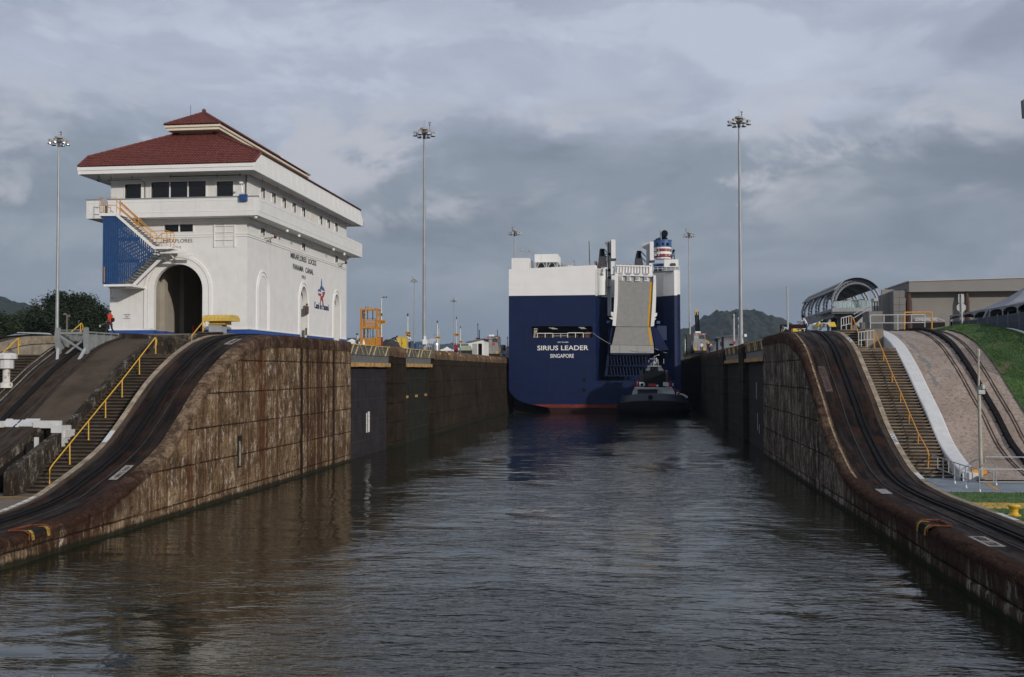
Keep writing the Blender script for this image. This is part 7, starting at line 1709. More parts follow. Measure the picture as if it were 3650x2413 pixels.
def tent(f, x0, x1, yt, ye, Y_, label, base=ZPL):
    a, b, t_ = f(x0, ye, Y_), f(x1, ye, Y_), f((x0 + x1) / 2, yt, Y_); w_ = b.x - a.x; t = thing('tent', (a.x, Y_, base), label, 'tent', 'small white peaked tents')
    mb = MB(); c_ = (t_.x, Y_ + w_ / 2, t_.z); q = [(a.x, Y_, a.z), (b.x, Y_, a.z), (b.x, Y_ + w_, a.z), (a.x, Y_ + w_, a.z)]
    for i in range(4):
        A, B = Vector(q[i]), Vector(q[(i + 1) % 4]); rows = []
        for j in range(7):
            u = j / 6; sag = -0.10 * w_ * math.sin(u * PI) * 0.5
            rows.append([A.lerp(Vector(c_), u) + Vector((0, 0, sag)), B.lerp(Vector(c_), u) + Vector((0, 0, sag))])
        mb.grid(rows); mb.add([A, B, B - Vector((0, 0, .2)), A - Vector((0, 0, .2))], [(0, 1, 2, 3)])
    mb.build('canopy', M_trim, t)
    mb = MB()
    for p_ in q: mb.bar((p_[0], p_[1], base), p_, 0.06)
    mb.build('frame', M_galv, t)
tent(LB, 222, 520, 778, 856, 150, 'white peaked tent between the silver tank and the red cabinet')
tent(LA, -330, 130, 900, 985, 118, 'white peaked tent left of the orange cage beside the building')
# generator
a, b = LB(752, 750, 162), LB(1040, 880, 162); gn = thing('generator', (a.x, 162, ZPL), 'pale green generator trailer in front of the white shed', 'generator')
mb = MB(); mb.slab([(a.x, b.z), (b.x - 0.05, b.z), (b.x - 0.35, a.z - 0.02), (a.x + 0.1, a.z - 0.05)], [], XZ, 162, 163.5); mb.build('housing', mat('generator_green', (0.33, 0.38, 0.25), 0.55, var=0.08, vs=2), gn)
mb = MB(); mb.box(a.x + 0.1, b.x - 0.1, 162.1, 163.4, ZPL, b.z); mb.build('chassis', M_black, gn)
text_mesh('MAC', lambda u, v, t: (a.x + 0.75 + u, 162 - t, b.z + 0.42 + v), 0.14, M_board, 'lettering', gn, 0.01)
# white shed with mono-pitch roof
Ysh = 172; a = LB(945, 690, Ysh); b = LB(1355, 950, Ysh); sh_ = thing('shed', (a.x, Ysh, ZPL), 'white shed with grey sloping roof, open dark doorway', 'shed')
pp_ = [LB(950, 700, Ysh), LB(1060, 930, Ysh)]; q = lambda x, y: (LB(x, y, Ysh).x, LB(x, y, Ysh).z)
mb = MB(); mb.slab([(q(950, 680)[0], q(950, 680)[1]), (q(1040, 950)[0], ZPL), (q(1355, 950)[0], ZPL), q(1375, 585), q(1200, 620)], [[q(1215, 700), (q(1215, 700)[0], ZPL + 0.02), (q(1320, 700)[0], ZPL + 0.02), q(1320, 700)]], XZ, Ysh, Ysh + 0.15)
mb.box(q(1355, 0)[0], q(1358, 0)[0], Ysh + 0.15, Ysh + 6, ZPL, q(0, 600)[1]); mb.build('wall', M_trim, sh_)
mb = MB(); mb.slab([q(885, 655), q(1100, 620), q(1380, 562), q(1470, 575), q(1470, 590), q(1380, 582), q(1110, 645), q(900, 672)], [], XZ, Ysh - 0.5, Ysh + 6); mb.build('roof', mat('blue_grey_roof', (0.12, 0.14, 0.17), 0.6), sh_)
mb = MB(); x0_, z1_ = q(1068, 705); x1_, _ = q(1195, 705); mb.box(x0_, x1_, Ysh - 0.03, Ysh - 0.002, ZPL + 0.05, z1_); mb.build('door', M_lgrey, sh_)
mb = MB(); mb.box(q(1215, 0)[0] - 0.05, q(1320, 0)[0] + .05, Ysh + 0.5, Ysh + 0.6, ZPL, q(0, 690)[1]); mb.build('dark_interior', M_void, sh_)

# ================================================================== LOCOMOTIVES
M_mule = mat('locomotive_grey', (0.26, 0.25, 0.245), 0.5, var=0.12, vs=1.2, streak=0.35, dirtcol=(0.13, 0.115, 0.10))
def mule(loc, sc, label, redbox):
    t = thing('towing_locomotive', loc, label, 'locomotive', 'towing locomotives on the lock walls')
    X, Y_, Z = loc; B = lambda nm, m_, x0, x1, y0, y1, z0, z1: (lambda q: q.box(X + x0, X + x1, Y_ + y0, Y_ + y1, Z + z0, Z + z1) and q.build(nm, m_, t))(MB())
    mb = MB(); mb.slab([(X - 1.1, Z + 0.5), (X + 1.1, Z + 0.5), (X + 1.15, Z + 1.2), (X + 1.05, Z + 1.95), (X - 1.15, Z + 1.95), (X - 1.15, Z + 1.0)], [], XZ, Y_, Y_ + 3.2); mb.build('body', M_mule, t)
    B('hood', M_mule, -1.05, 1.0, 0.35, 3.0, 1.95, 2.3)
    B('underframe', M_black, -1.0, 1.0, 0.15, 9.5, 0.12, 0.5); B('middle', M_mule, -0.9, 0.9, 3.2, 6.6, 0.5, 1.6); B('rear_body', M_mule, -1.1, 1.1, 6.6, 9.8, 0.5, 2.2)
    cabx0, cabx1 = (-0.65, 1.05)
    mb = MB(); mb.slab([(X - 1.0, Z + 2.3), (X + 1.0, Z + 2.3), (X + 1.0, Z + 3.35), (X - 1.0, Z + 3.35)], [[(X - 0.15, Z + 2.5), (X + 0.85, Z + 2.5), (X + 0.8, Z + 3.12), (X - 0.1, Z + 3.12)]], XZ, Y_ + 0.9, Y_ + 1.0)
    mb.box(X - 1.0, X - 0.9, Y_ + 1.0, Y_ + 3.0, Z + 2.3, Z + 3.35); mb.box(X + 0.9, X + 1.0, Y_ + 1.0, Y_ + 3.0, Z + 2.3, Z + 2.6); mb.box(X - 1.0, X + 1.0, Y_ + 2.9, Y_ + 3.0, Z + 2.3, Z + 3.35); cb = mb.build('cab', M_mule, t)
    mb = MB(); mb.box(X - 0.12, X + 0.83, Y_ + 0.97, Y_ + 0.99, Z + 2.5, Z + 2.95); mb.build('window', mat('cab_glass', (0.06, 0.085, 0.085), 0.15), cb)
    mb = MB(); mb.box(X - 0.12, X + 0.83, Y_ + 0.97, Y_ + 0.99, Z + 2.96, Z + 3.12); mb.build('sunblind', M_black, cb)
    B('roof', M_lgrey, -1.08, 1.12, 0.7, 3.2, 3.36, 3.44); B('roof_rack', M_black, -1.0, 1.2, 0.9, 1.0, 3.44, 3.5)
    mb = MB(); mb.tube([(X - 0.7, Y_ + 1.2, Z + 3.62), (X + 0.2, Y_ + 1.2, Z + 3.62)], 0.19, 12); mb.build('air_conditioner', M_trim, t)
    for x in (0.35, 0.6, 0.85): mb = MB(); mb.ball((X + x, Y_ + 1.0, Z + 3.55), 0.09); mb.build('roof_lamp', M_black, t)
    for x in (-0.55, 0.7): mb = MB(); mb.box(X + x - 0.13, X + x + 0.13, Y_ + 0.8, Y_ + 0.9, Z + 3.17, Z + 3.29); mb.build('red_lamp', mat('lit_red_lamp', (0.7, 0.15, 0.15), 0.4, emis=(1.0, 0.25, 0.25, 0.5)), t)
    if redbox: B('red_box', mat('mule_red_box', (0.40, 0.06, 0.04), 0.5), 0.0, 0.45, 0.2, 0.5, 1.98, 2.42)
    for x in (-0.78, 0.72):
        mb = MB(); mb.tube([(X + x, Y_ - 0.14, Z + 0.72), (X + x, Y_, Z + 0.72)], 0.24, 16); w_ = mb.build('bumper_disc', M_yellow, t)
        mb = MB(); mb.tube([(X + x, Y_ - 0.17, Z + 0.72), (X + x, Y_ - 0.141, Z + 0.72)], 0.07, 10); mb.build('hub', M_orange, w_)
    mb = MB(); mb.bar((X + 1.0, Y_ + 0.8, Z + 3.3), (X + 1.45, Y_ + 0.4, Z + 2.9), 0.06); mb.bar((X + 1.45, Y_ + 0.4, Z + 2.9), (X + 1.3, Y_ + 0.4, Z + 1.2), 0.06); mb.bar((X + 1.2, Y_ + 0.4, Z + 3.0), (X + 1.05, Y_ + 0.4, Z + 1.3), 0.05)
    for i in range(7): z = Z + 1.3 + i * 0.25; mb.bar((X + 1.07 + i * 0.02, Y_ + 0.4, z), (X + 1.32 + i * 0.02, Y_ + 0.4, z), 0.035)
    mb.build('ladder', M_black, t)
    mb = MB(); mb.bar((X + 1.0, Y_ + 2, Z + 1.1), (X + 2.4, Y_ + 1.6, Z + 0.85), 0.2); mb.tube([(X + 2.0, Y_ + 1.2, Z + 0.7), (X + 2.0, Y_ + 2.0, Z + 0.7)], 0.3, 12); mb.box(X + 1.1, X + 1.7, Y_ + 0.5, Y_ + 3, Z + 0.1, Z + 0.7); mb.build('cable_arm', M_dgrey, t)
    mb = MB(); mb.box(X - 0.05, X + 0.03, Y_ - 0.02, Y_, Z + 1.1, Z + 1.3); mb.build('lettering', M_black, t)
    for xx in (-0.9, -0.55): mb = MB(); mb.box(X + xx, X + xx + 0.28, Y_ + 0.86, Y_ + 0.9, Z + 2.6, Z + 3.0); mb.build('grille', M_lgrey, t)
    return t
p = LB(1590, 1000, 182); mule((p.x, 182, 9.72), 1, 'grey towing locomotive with a red box, just left of the ship', True)
p = RM(560, 1080, 185); m2 = mule((p.x + 0.25, 185, 10.15), 1, 'grey towing locomotive right of the ship with a crane boom behind it', False)
# crane boom behind
cr = thing('crane', (RM(545, 600, 215).x, 215, ZPR), 'slim lattice crane boom with yellow head behind the right locomotive', 'crane')
mb = MB(); P0 = [RM(508, 655, 215), RM(580, 655, 215)]; P1 = [RM(490, 190, 215), RM(548, 190, 215)]
for a, b in zip(P0, P1): mb.bar(a, b, 0.28)
for i in range(12):
    u, v = i / 12, (i + 1) / 12; a = P0[i % 2].lerp(P1[i % 2], u); b = P0[1 - i % 2].lerp(P1[1 - i % 2], v); mb.bar(a, b, 0.17); mb.bar(P0[0].lerp(P1[0], u), P0[1].lerp(P1[1], u), 0.14)
mb.build('boom', M_antifoul, cr)
mb = MB(); mb.slab([(RM(x, y, 214).x, RM(x, y, 214).z) for x, y in ((485, 265), (482, 180), (500, 130), (515, 118), (530, 130), (550, 185), (552, 265), (535, 265), (530, 200), (505, 200), (500, 265))], [], XZ, 214.4, 214.9); mb.build('boom_head', mat('crane_yellow', (0.50, 0.36, 0.10), 0.6), cr)
mb = MB(); a = RM(520, 700, 215); mb.box(a.x - 2, a.x + 2, 214, 218, ZPR, a.z); mb.build('cab', M_dgrey, cr)
mb = MB(); a = RM(700, 830, 205); b = RM(795, 890, 205); mb.bar(a, b, 0.5); o = mb.build('yellow_pipe', MATS['crane_yellow']); tag(o, 'yellow sloping boom end right of the grey locomotive', 'boom')
# small clutter left of right locomotive
plain_pole(RM, 262, 815, 232, ZPR, 'thin white post between the ship and the right locomotive', 0.09, M_trim)
mb = MB(); a = RM(285, 1090, 230); b = RM(400, 1120, 230); mb.box(a.x, b.x, 230, 231, ZPR - 0.3, a.z + 0.3); a = RM(175, 1140, 230); mb.box(a.x + 0.5, a.x + 4, 231, 232, ZPR, ZPR + 0.9); o = mb.build('yellow_barrier', MATS['crane_yellow']); tag(o, 'low yellow barrier left of the right locomotive', 'barrier')
# white buildings
def house(pts, y, dep, roof, label, sidewall=None):
    t = thing('white_building', (RM(pts[0][0], 900, y).x, y, ZPR), label, 'building')
    a = RM(pts[0][0], pts[0][1], y); b = RM(pts[1][0], pts[1][1], y)
    mb = MB(); mb.slab([(a.x, ZPR), (b.x, ZPR), (b.x, b.z), (a.x, a.z)], [], XZ, y, y + dep); mb.build('wall', M_trim, t)
    mb = MB(); c_ = [(RM(x, q_, y).x, RM(x, q_, y).z) for x, q_ in roof]; mb.slab(c_, [], XZ, y - 1, y + dep + 0.5); mb.build('roof', M_lgrey, t)
    if sidewall: a2 = RM(sidewall, pts[0][1], y); mb = MB(); mb.box(a2.x, a.x - 0.01, y + 0.5, y + dep, ZPR, a.z); mb.build('side_wall', mat('shaded_blue_wall', (0.10, 0.12, 0.16), 0.8), t)
    return t
h1 = house([(1125, 745), (1560, 738)], 230, 10, [(1080, 735), (1240, 715), (1560, 712), (1560, 738), (1080, 748)], 'larger white building with a flat grey roof below the flag', 1065)
h2 = house([(1000, 790), (1070, 785)], 226, 6, [(945, 770), (1000, 758), (1062, 762), (1062, 785), (945, 785)], 'narrow white building left of the larger white one', 945)
h3 = house([(785, 925), (950, 890)], 215, 6, [(780, 905), (885, 845), (945, 868), (950, 895), (785, 930)], 'low white hut with a sloping dark roof beside the right locomotive')
mb = MB(); a = RM(1250, 905, 229.9); b = RM(1325, 945, 229.9); mb.box(a.x, b.x, 229.9, 229.99, b.z, a.z); mb.build('window', M_glass, h1)
for y_ in (870, 890, 915, 940): mb = MB(); a = RM(1045, y_, 225.9); mb.box(a.x, a.x + 0.5, 225.9, 225.99, a.z - 0.15, a.z); mb.build('vent', M_black, h2)
# loudspeaker pole and flag
sp = thing('speaker_pole', (RM(1345, 900, 150).x, 150, ZPR), 'pale pole with black loudspeakers on top and a red box at its foot', 'pole')
a = RM(1345, 240, 150); mb = MB(); mb.tube([(a.x, 150, ZPR), (a.x, 150, a.z)], 0.15, 8, 0.12); mb.build('pole', M_lgrey, sp)
mb = MB(); mb.tube([(a.x - 0.3, 150, a.z + 0.1), (a.x - 0.02, 150, a.z + 0.1)], 0.14, 8, 0.05); mb.tube([(a.x + 0.3, 150, a.z + 0.1), (a.x + 0.02, 150, a.z + 0.1)], 0.14, 8, 0.05); c_ = RM(1328, 310, 150); mb.lathe([(0.1, c_.z - 0.2), (0.12, c_.z), (0.08, c_.z + 0.15)], (c_.x, 150, 0), 8); mb.build('loudspeaker', M_black, sp)
mb = MB(); a = RM(1330, 850, 149.5); b = RM(1378, 905, 149.5); mb.box(a.x, b.x, 149.3, 149.8, b.z - 0.1, a.z); mb.build('red_box', M_redcab, sp)
fp = thing('flagpole', (RM(1455, 900, 225).x, 225, ZPR), 'flagpole with the white, red and blue flag of Panama beside the mast', 'flag')
a = RM(1445, 315, 225); b = RM(1455, 715, 225); mb = MB(); mb.tube([(b.x, 225, ZPR), (a.x, 225, a.z)], 0.09, 6, 0.06); mb.build('pole', M_trim, fp)
mb = MB(); rows = []; m_idx = []
A, B, C_, D = RM(1442, 345, 225), RM(1500, 385, 225), RM(1545, 505, 225), RM(1448, 490, 225)
N1 = 12
for i in range(N1 + 1):
    rows.append([A.lerp(B, j / N1).lerp(D.lerp(C_, j / N1), i / N1) + Vector((0, 0.35 * math.sin(j * 1.1 + i * 0.4), 0.12 * math.sin(j * 0.9) * (j / N1))) for j in range(N1 + 1)])
v = [p_ for r_ in rows for p_ in r_]; n = N1 + 1
mb.v = [tuple(p_) for p_ in v]
for i in range(N1):
    for j in range(N1):
        mb.f.append((i * n + j, i * n + j + 1, (i + 1) * n + j + 1, (i + 1) * n + j))
        top, left = i < N1 / 2, j < N1 / 2
        ci = (0 if left else 1) if top else (2 if left else 0)
        if top and left and 2 <= i < 4 and 2 <= j < 4: ci = 2
        if (not top) and (not left) and 8 <= i < 10 and 8 <= j < 10: ci = 1
        mb.m.append(ci)
mb.build('flag', [M_trim, mat('flag_red', (0.45, 0.02, 0.03), 0.7), mat('flag_blue', (0.01, 0.02, 0.12), 0.7)], fp)
# ================================================================== RIGHT SIDE: rails, lamp pole, bollard
def railing(name, pts, h, label, m_=None, r=0.03, mid=True, cap=True, extra=0, group=None, feet=True):
    """pipe railing through base points; a post under each point"""
    t = thing(name, pts[0], label, 'railing', group); m_ = m_ or M_galv; pts = [Vector(p_) for p_ in pts]; up = Vector((0, 0, h))
    mb = MB(); mb.tube([p_ + up for p_ in pts], r, 7); mb.build('top_rail', m_, t)
    if mid: mb = MB(); mb.tube([p_ + up * 0.42 for p_ in pts], r * 0.85, 7); mb.build('mid_rail', m_, t)
    for p_ in pts:
        mb = MB(); mb.tube([p_, p_ + up], r, 7)
        if feet: mb.lathe([(r * 2.4, 0), (r * 2.4, 0.04), (r * 1.6, 0.14)], p_, 8)
        mb.build('post', m_, t)
    for i in range(len(pts) - 1):
        for k in range(extra):
            q = pts[i].lerp(pts[i + 1], (k + 1) / (extra + 1)); mb = MB(); mb.tube([q + up * 0.42, q + up], r * 0.8, 6); mb.build('baluster', m_, t)
    return t
zp = 1.42
fr = [R7(608, 498, zp), R7(740, 550, zp), R7(880, 607, zp), R7(1020, 662, zp), R7(1190, 712, zp)]
railing('pipe_railing', fr, 1.08, 'galvanised pipe railing crossing the blue grey pad at the stair foot', extra=1)
r2 = [R7(1192, 714, zp), R7(1742, 690, zp)]; r2[1] = r2[0] + (r2[1] - r2[0]).normalized() * 3.2
mb_pts = [R7(1195, 712, zp), R7(1195, 712, zp) + Vector((2.2, 0.15, 0)), R7(1195, 712, zp) + Vector((4.4, 0.3, 0))]
t = thing('pipe_railing', mb_pts[0], 'galvanised pipe railing running right from the corner post on the pad', 'railing')
for z, r_ in ((1.08, 0.03), (0.48, 0.026)): mb = MB(); mb.tube([p_ + Vector((0, 0, z)) for p_ in mb_pts], r_, 7); mb.build('top_rail' if z > 1 else 'mid_rail', M_galv, t)
for q in (0.32, 1.25): a = mb_pts[0].lerp(mb_pts[1], q / 2.2 * 2); mb = MB(); mb.tube([a + Vector((0, 0, 0.48)), a + Vector((0, 0, 1.08))], 0.025, 6); mb.build('baluster', M_galv, t)
bk = [R7(1395, 628, zp), R7(1265, 525, zp), R7(1742, 512, zp)]
railing('pipe_railing', [bk[1], bk[0]], 1.06, 'short galvanised railing section behind the corner of the pad'); railing('pipe_railing', [bk[1] + Vector((0.02, .05, 0)), bk[1] + Vector((2.0, 0.1, 0)), bk[1] + Vector((4.2, 0.2, 0))], 1.08, 'back galvanised railing in front of the tan ramp')
mb = MB()
for z in (0.12, 0.30): mb.tube([bk[1] + Vector((0.6, 1.0, z)), bk[1] + Vector((5, 1.0, z))], 0.06, 8)
o = mb.build('white_pipes', M_trim); tag(o, 'pair of low white pipes behind the back railing', 'pipe')
# lamp / signal pole
lp_ = thing('signal_pole', (18.3, 57.6, 1.5), 'cream painted pole with junction boxes in front of the tan ramp', 'pole')
tp_ = onY(3487, 1243, 57.6); bp_ = onY(3497, 1655, 57.6)
mb = MB(); m_z = onY(3489, 1380, 57.6).z; M_cpole = mat('cream_pole', (0.36, 0.34, 0.28), 0.6, var=0.15, vs=3, dirt=0.3, dirtcol=(0.2, 0.13, 0.07))
mb.tube([(bp_.x, 57.6, 1.4), (bp_.x - 0.05, 57.6, m_z)], 0.10, 12, 0.085); mb.build('pole', M_cpole, lp_)
mb = MB(); mb.tube([(bp_.x - 0.05, 57.6, m_z), (tp_.x, 57.6, tp_.z - 0.4)], 0.055, 10, 0.05); mb.lathe([(0.09, tp_.z - 0.4), (0.09, tp_.z - 0.05), (0.03, tp_.z)], (tp_.x, 57.6, 0), 8); mb.build('upper_pole', M_cpole, lp_)
mb = MB(); mb.box(bp_.x - 0.12, bp_.x + 0.20, 57.4, 57.55, m_z - 0.35, m_z - 0.14); mb.box(bp_.x + 0.06, bp_.x + 0.18, 57.35, 57.5, m_z - 0.1, m_z + 0.12); mb.tube([(bp_.x, 57.5, m_z - 0.1), (bp_.x + 0.1, 57.5, m_z + 0.15)], 0.05, 6); mb.build('junction_box', M_galv, lp_)
mb = MB(); mb.lathe([(0.22, 0), (0.22, 0.12), (0.14, 0.2)], (bp_.x, 57.6, 1.42), 12); mb.build('base', M_black, lp_)
# orange painted valve boxes and stripe
ob = thing('valve_box', R7(1200, 560, zp), 'orange painted metal boxes on the pad at the end of the white curb', 'box')
a = R7(1100, 575, zp); b = R7(1190, 580, zp); mb = MB(); mb.slab([(a.x, zp), (a.x + 0.75, zp), (a.x + 0.75, zp + 0.55), (a.x + 0.1, zp + 0.62), (a.x, zp + 0.45)], [], XZ, a.y, a.y + 0.9); mb.build('box', M_orange, ob)
mb = MB(); c_ = R7(1265, 525, zp); mb.box(c_.x - 0.45, c_.x + 0.45, c_.y - 0.1, c_.y + 0.6, zp + 0.12, zp + 0.55); mb.lathe([(0.30, 0.02), (0.30, 0.12)], (c_.x, c_.y + 0.1, zp), 14); mb.build('box', M_orange, ob)
mb = MB(); s0 = [R7(1170, 540, zp + .005), R7(1215, 535, zp + .005), R7(1450, 690, zp + .005), R7(1400, 690, zp + .005)]; mb.add(s0, [(0, 1, 2, 3)]); o = mb.build('orange_stripe', M_orange); struct(o)
# bollard
bc = R7(1620, 1002, 1.44); bo_ = thing('mooring_bollard', bc, 'squat yellow mooring bollard on the low lawn beside the track', 'bollard')
mb = MB(); mb.lathe([(0.26, 0), (0.26, 0.03), (0.18, 0.06), (0.145, 0.14), (0.15, 0.25), (0.22, 0.33), (0.24, 0.36)], bc, 20); mb.build('body', mat('bollard_yellow', (0.60, 0.36, 0.02), 0.45, var=0.1, vs=4), bo_)
mb = MB(); mb.lathe([(0.24, 0.36), (0.25, 0.385), (0.23, 0.43), (0.15, 0.45), (0.03, 0.455)], bc, 20); mb.build('cap', mat('bollard_yellow_top', (0.62, 0.39, 0.03), 0.4), bo_)
# rubbed number plates painted on the track decks and edge strips
M_plate = mat('worn_white_plate', (0.30, 0.275, 0.25), 0.8, var=0.25, vs=6, dirt=0.5, dirtcol=(0.15, 0.10, 0.08))
def deck_plate(xc, yc, L, w_, prof, txt, label, faded=False, flip=1):
    t = thing('number_plate', (xc, yc, prof(yc)), label, 'sign', 'painted number plates on the track decks')
    f = lambda u, v, t_: (xc + v - w_ / 2, yc - L / 2 + u, prof(yc - L / 2 + u) + 0.006 + t_)
    if flip < 0: f = lambda u, v, t_: (xc - v + w_ / 2, yc + L / 2 - u, prof(yc + L / 2 - u) + 0.006 + t_)
    mb = MB(); n = 8; mb.grid([[f(L * i / n, 0, 0), f(L * i / n, w_, 0)] for i in range(n + 1)]); mb.build('plate', M_plate if not faded else mat('faded_plate', (0.09, 0.060, 0.052), 0.85, var=0.4, vs=7), t)
    if txt: text_mesh(txt, lambda u, v, t_: f(L * 0.08 + u, w_ * 0.18 + v, t_ + 0.006), w_ * 0.64, mat('worn_black', (0.045, 0.035, 0.03), 0.8), 'number', t, 0.003, width=L * 0.84, bold=0.02)
X2L = lambda x, y, X_: onX(x * .625, 1100 + y * .625, X_)
pL = X2L(692, 945, -24.35); deck_plate(-24.35, pL.y, 1.7, 0.42, zl, '<900 | 150>', 'white plate reading 900 and 150 on the dark left track deck')
pL = X2L(1338, 195, -24.3); deck_plate(-24.4, pL.y, 1.7, 0.5, zl, '<950|100>', 'small worn plate near the crest of the left track')
Z6 = lambda x, y, X_: onX(2750 + x * .66964, 950 + y * .66964, X_)
pR = Z6(300, 645, 11.5); deck_plate(11.35, pR.y, 3.0, 0.42, zr, '950  100', 'faded plate high on the steep part of the right track', True, -1)
pR = Z6(592, 1200, 11.3); deck_plate(11.35, pR.y, 1.6, 0.5, zr, '', 'pale scuffed patch low on the right track deck', False)
pR = R7(1135, 1292, 1.62); deck_plate(11.3, pR.y, 2.2, 0.55, zr, '900 150', 'worn white plate nearest the camera on the right track deck', False, -1)
for X_, prof, pts in ((13.96, zr, ((655, 900), (785, 1105), (415, 395))), (-26.86, zl, ())):
    for (x, y) in pts:
        q = Z6(x, y, X_); t = thing('edge_mark', (X_, q.y, prof(q.y)), {655: 'white lettered mark on the tan edge strip beside the right stairs', 785: 'bright white block on the tan edge strip at the stair foot', 415: 'white lettered mark near the top of the right edge strip'}[x], 'marking')
        mb = MB(); ribbon(mb, X_ - 0.12, X_ + 0.12, prof, q.y - 0.6, q.y + 0.6, 0.055, 0.062, 0.2); mb.build('paint', M_white, t)
        if x != 785: text_mesh({655: 'FAST', 415: 'CAST'}[x], lambda u, v, t_: (X_ + 0.08 - v, q.y + 0.5 - u, prof(q.y + 0.5 - u) + 0.066 + t_), 0.16, M_blackpaint, 'lettering', t, 0.002, width=1.0)
q = X2L(620, 698, -26.86); mb = MB(); ribbon(mb, -27.0, -26.73, zl, q.y - 0.45, q.y + 0.45, 0.052, 0.06, 0.2); o = mb.build('edge_mark', M_white); tag(o, 'plain white mark on the tan edge strip of the left track', 'marking')
q = X2L(105, 1098, -26.86); mb = MB()
for i in range(6): ribbon(mb, -26.98, -26.76, zl, q.y - 1.6 + i * 0.5, q.y - 1.25 + i * 0.5, 0.052, 0.06, 0.2)
o = mb.build('edge_mark', M_white); tag(o, 'row of small white blocks at the low end of the left edge strip', 'marking')
q = R7(1590, 1035, 1.5); t = thing('edge_mark', (13.9, q.y, 1.6), 'two white lettered blocks on the right edge strip near the yellow bollard', 'marking')
for i in range(2): mb = MB(); ribbon(mb, 13.85, 14.08, zr, q.y - 1.0 + i * 1.1, q.y - 0.1 + i * 1.1, 0.052, 0.06, 0.2); mb.build('paint', M_white, t)
# old fairlead niches in the copings
for X_, sg, prof, pt, lab, ym in ((XL, 1, zl, (215, 1225), 'rusty mooring niche with a yellow lip in the low left coping', 0), (XR, -1, zr, (815, 1365), 'rusty mooring niche with peeling yellow paint in the low right coping', 1)):
    q = X2L(*pt, XL) if sg > 0 else Z6(*pt, XR); y0 = q.y; z = prof(y0)
    t = thing('mooring_niche', (X_, y0, z), lab, 'fairlead', 'mooring niches in the low copings')
    x0 = X_ + sg * 0.13; x1 = X_ - sg * 0.75
    mb = MB(); mb.grid([[(X_ + sg * 0.14, y, z - 0.32), (X_ + sg * 0.10, y, z - 0.06), (X_ - sg * 0.02, y, z + 0.05), (X_ - sg * 0.3, y, z + 0.03)] for y in (y0 - 0.62, y0 - 0.42)]); mb.grid([[(X_ + sg * 0.14, y, z - 0.32), (X_ + sg * 0.10, y, z - 0.06), (X_ - sg * 0.02, y, z + 0.05), (X_ - sg * 0.3, y, z + 0.03)] for y in (y0 + 0.45, y0 + 0.68)])
    mb.build('lip', mat('peeling_yellow', (0.33, 0.23, 0.05), 0.8, var=0.35, vs=6, dirt=0.8, dirtcol=(0.07, 0.035, 0.02)), t)
    mb = MB(); mb.box(X_ - sg * 0.42, X_ + sg * 0.03, y0 - 0.42, y0 + 0.45, z - 0.2, z + 0.012); mb.build('pocket', M_void, t)
    mb = MB(); mb.tube([(x1, y0 - 0.7, z + 0.05), (X_ - sg * 0.1, y0 - 0.75, z + 0.07), (X_ + sg * 0.1, y0 - 0.72, z - 0.05), (X_ + sg * 0.08, y0 - 0.7, z - 0.3)], 0.035, 7); mb.tube([(x1, y0 + 0.8, z + 0.05), (X_ - sg * 0.1, y0 + 0.8, z + 0.07), (X_ + sg * 0.1, y0 + 0.78, z - 0.05), (X_ + sg * 0.08, y0 + 0.75, z - 0.3)], 0.035, 7); mb.tube([(x1, y0 - 0.7, z + 0.05), (x1, y0 + 0.8, z + 0.05)], 0.05, 6); mb.build('frame', mat('rust_frame', (0.14, 0.05, 0.025), 0.8, var=0.4, vs=6), t)

# stair handrails and railings up the right side
PX = lambda x, y: Z6(x, y, 15.5)
pr_ = [PX(833, 1085), PX(838, 1010), PX(830, 975), PX(780, 885), PX(732, 775), PX(686, 665), PX(640, 565), PX(597, 460), PX(548, 345)]
hook_rail(pr_[1:], [(PX(833, 1085), PX(836, 1000)), (PX(780, 965), PX(781, 885)), (PX(732, 850), PX(733, 775)), (PX(686, 745), PX(687, 665)), (PX(641, 640), PX(642, 565)), (PX(596, 530), PX(597, 458)), (PX(548, 432), PX(549, 347))], 'long orange yellow handrail running down the middle of the right stairs', (15.5, 60, 1.4), M_orange, 0.036, hook=False)
QX = lambda x, y, X_=14.9: onX(2800 + x * .21683, 960 + y * .21683, X_)
hook_rail([QX(1190, 1040), QX(1180, 990), QX(1110, 800), QX(1085, 778)], [(QX(1085, 1003), QX(1085, 780))], 'short orange yellow handrail beside the upper right flight', (14.9, 77, 9), M_orange, 0.036, hook=False)
M_rwhite = mat('worn_rail_white', (0.48, 0.48, 0.47), 0.6, var=0.1, vs=4)
def rail2(f, Y_, xs, top, bot, label, m_, mid=None, balus=(), r=0.035, base=None):
    t = thing('railing', f(xs[0], bot[0], Y_), label, 'railing'); 
    T = [f(x, y, Y_) for x, y in zip(xs, top)]; Bt = [f(x, y, Y_) for x, y in zip(xs, bot)]
    mb = MB(); mb.tube(T, r, 7); mb.build('top_rail', m_, t)
    if mid: mb = MB(); mb.tube([f(x, y, Y_) for x, y in zip(xs, mid)], r * 0.9, 7); mb.build('mid_rail', m_, t)
    for a, b in zip(T, Bt): mb = MB(); mb.tube([b, a], r, 7); mb.build('post', m_, t)
    for x, y0, y1 in balus: mb = MB(); mb.tube([f(x, y0, Y_), f(x, y1, Y_)], r * 0.85, 6); mb.build('baluster', m_, t)
    return t
rail2(R5, 76.0, (1200, 1450), (1032, 1003), (1250, 1275), 'white railing across the landing of the right stairs', M_rwhite, (1168, 1152), ((1245, 1030, 1270), (1292, 1020, 1160), (1345, 1015, 1275), (1397, 1010, 1155)))
rail2(R5, 79.5, (915, 1078), (800, 762), (1010, 1005), 'white railing left of the upper right flight', M_rwhite, (930, 890), ((955, 795, 925), (997, 785, 1005), (1038, 775, 900)))
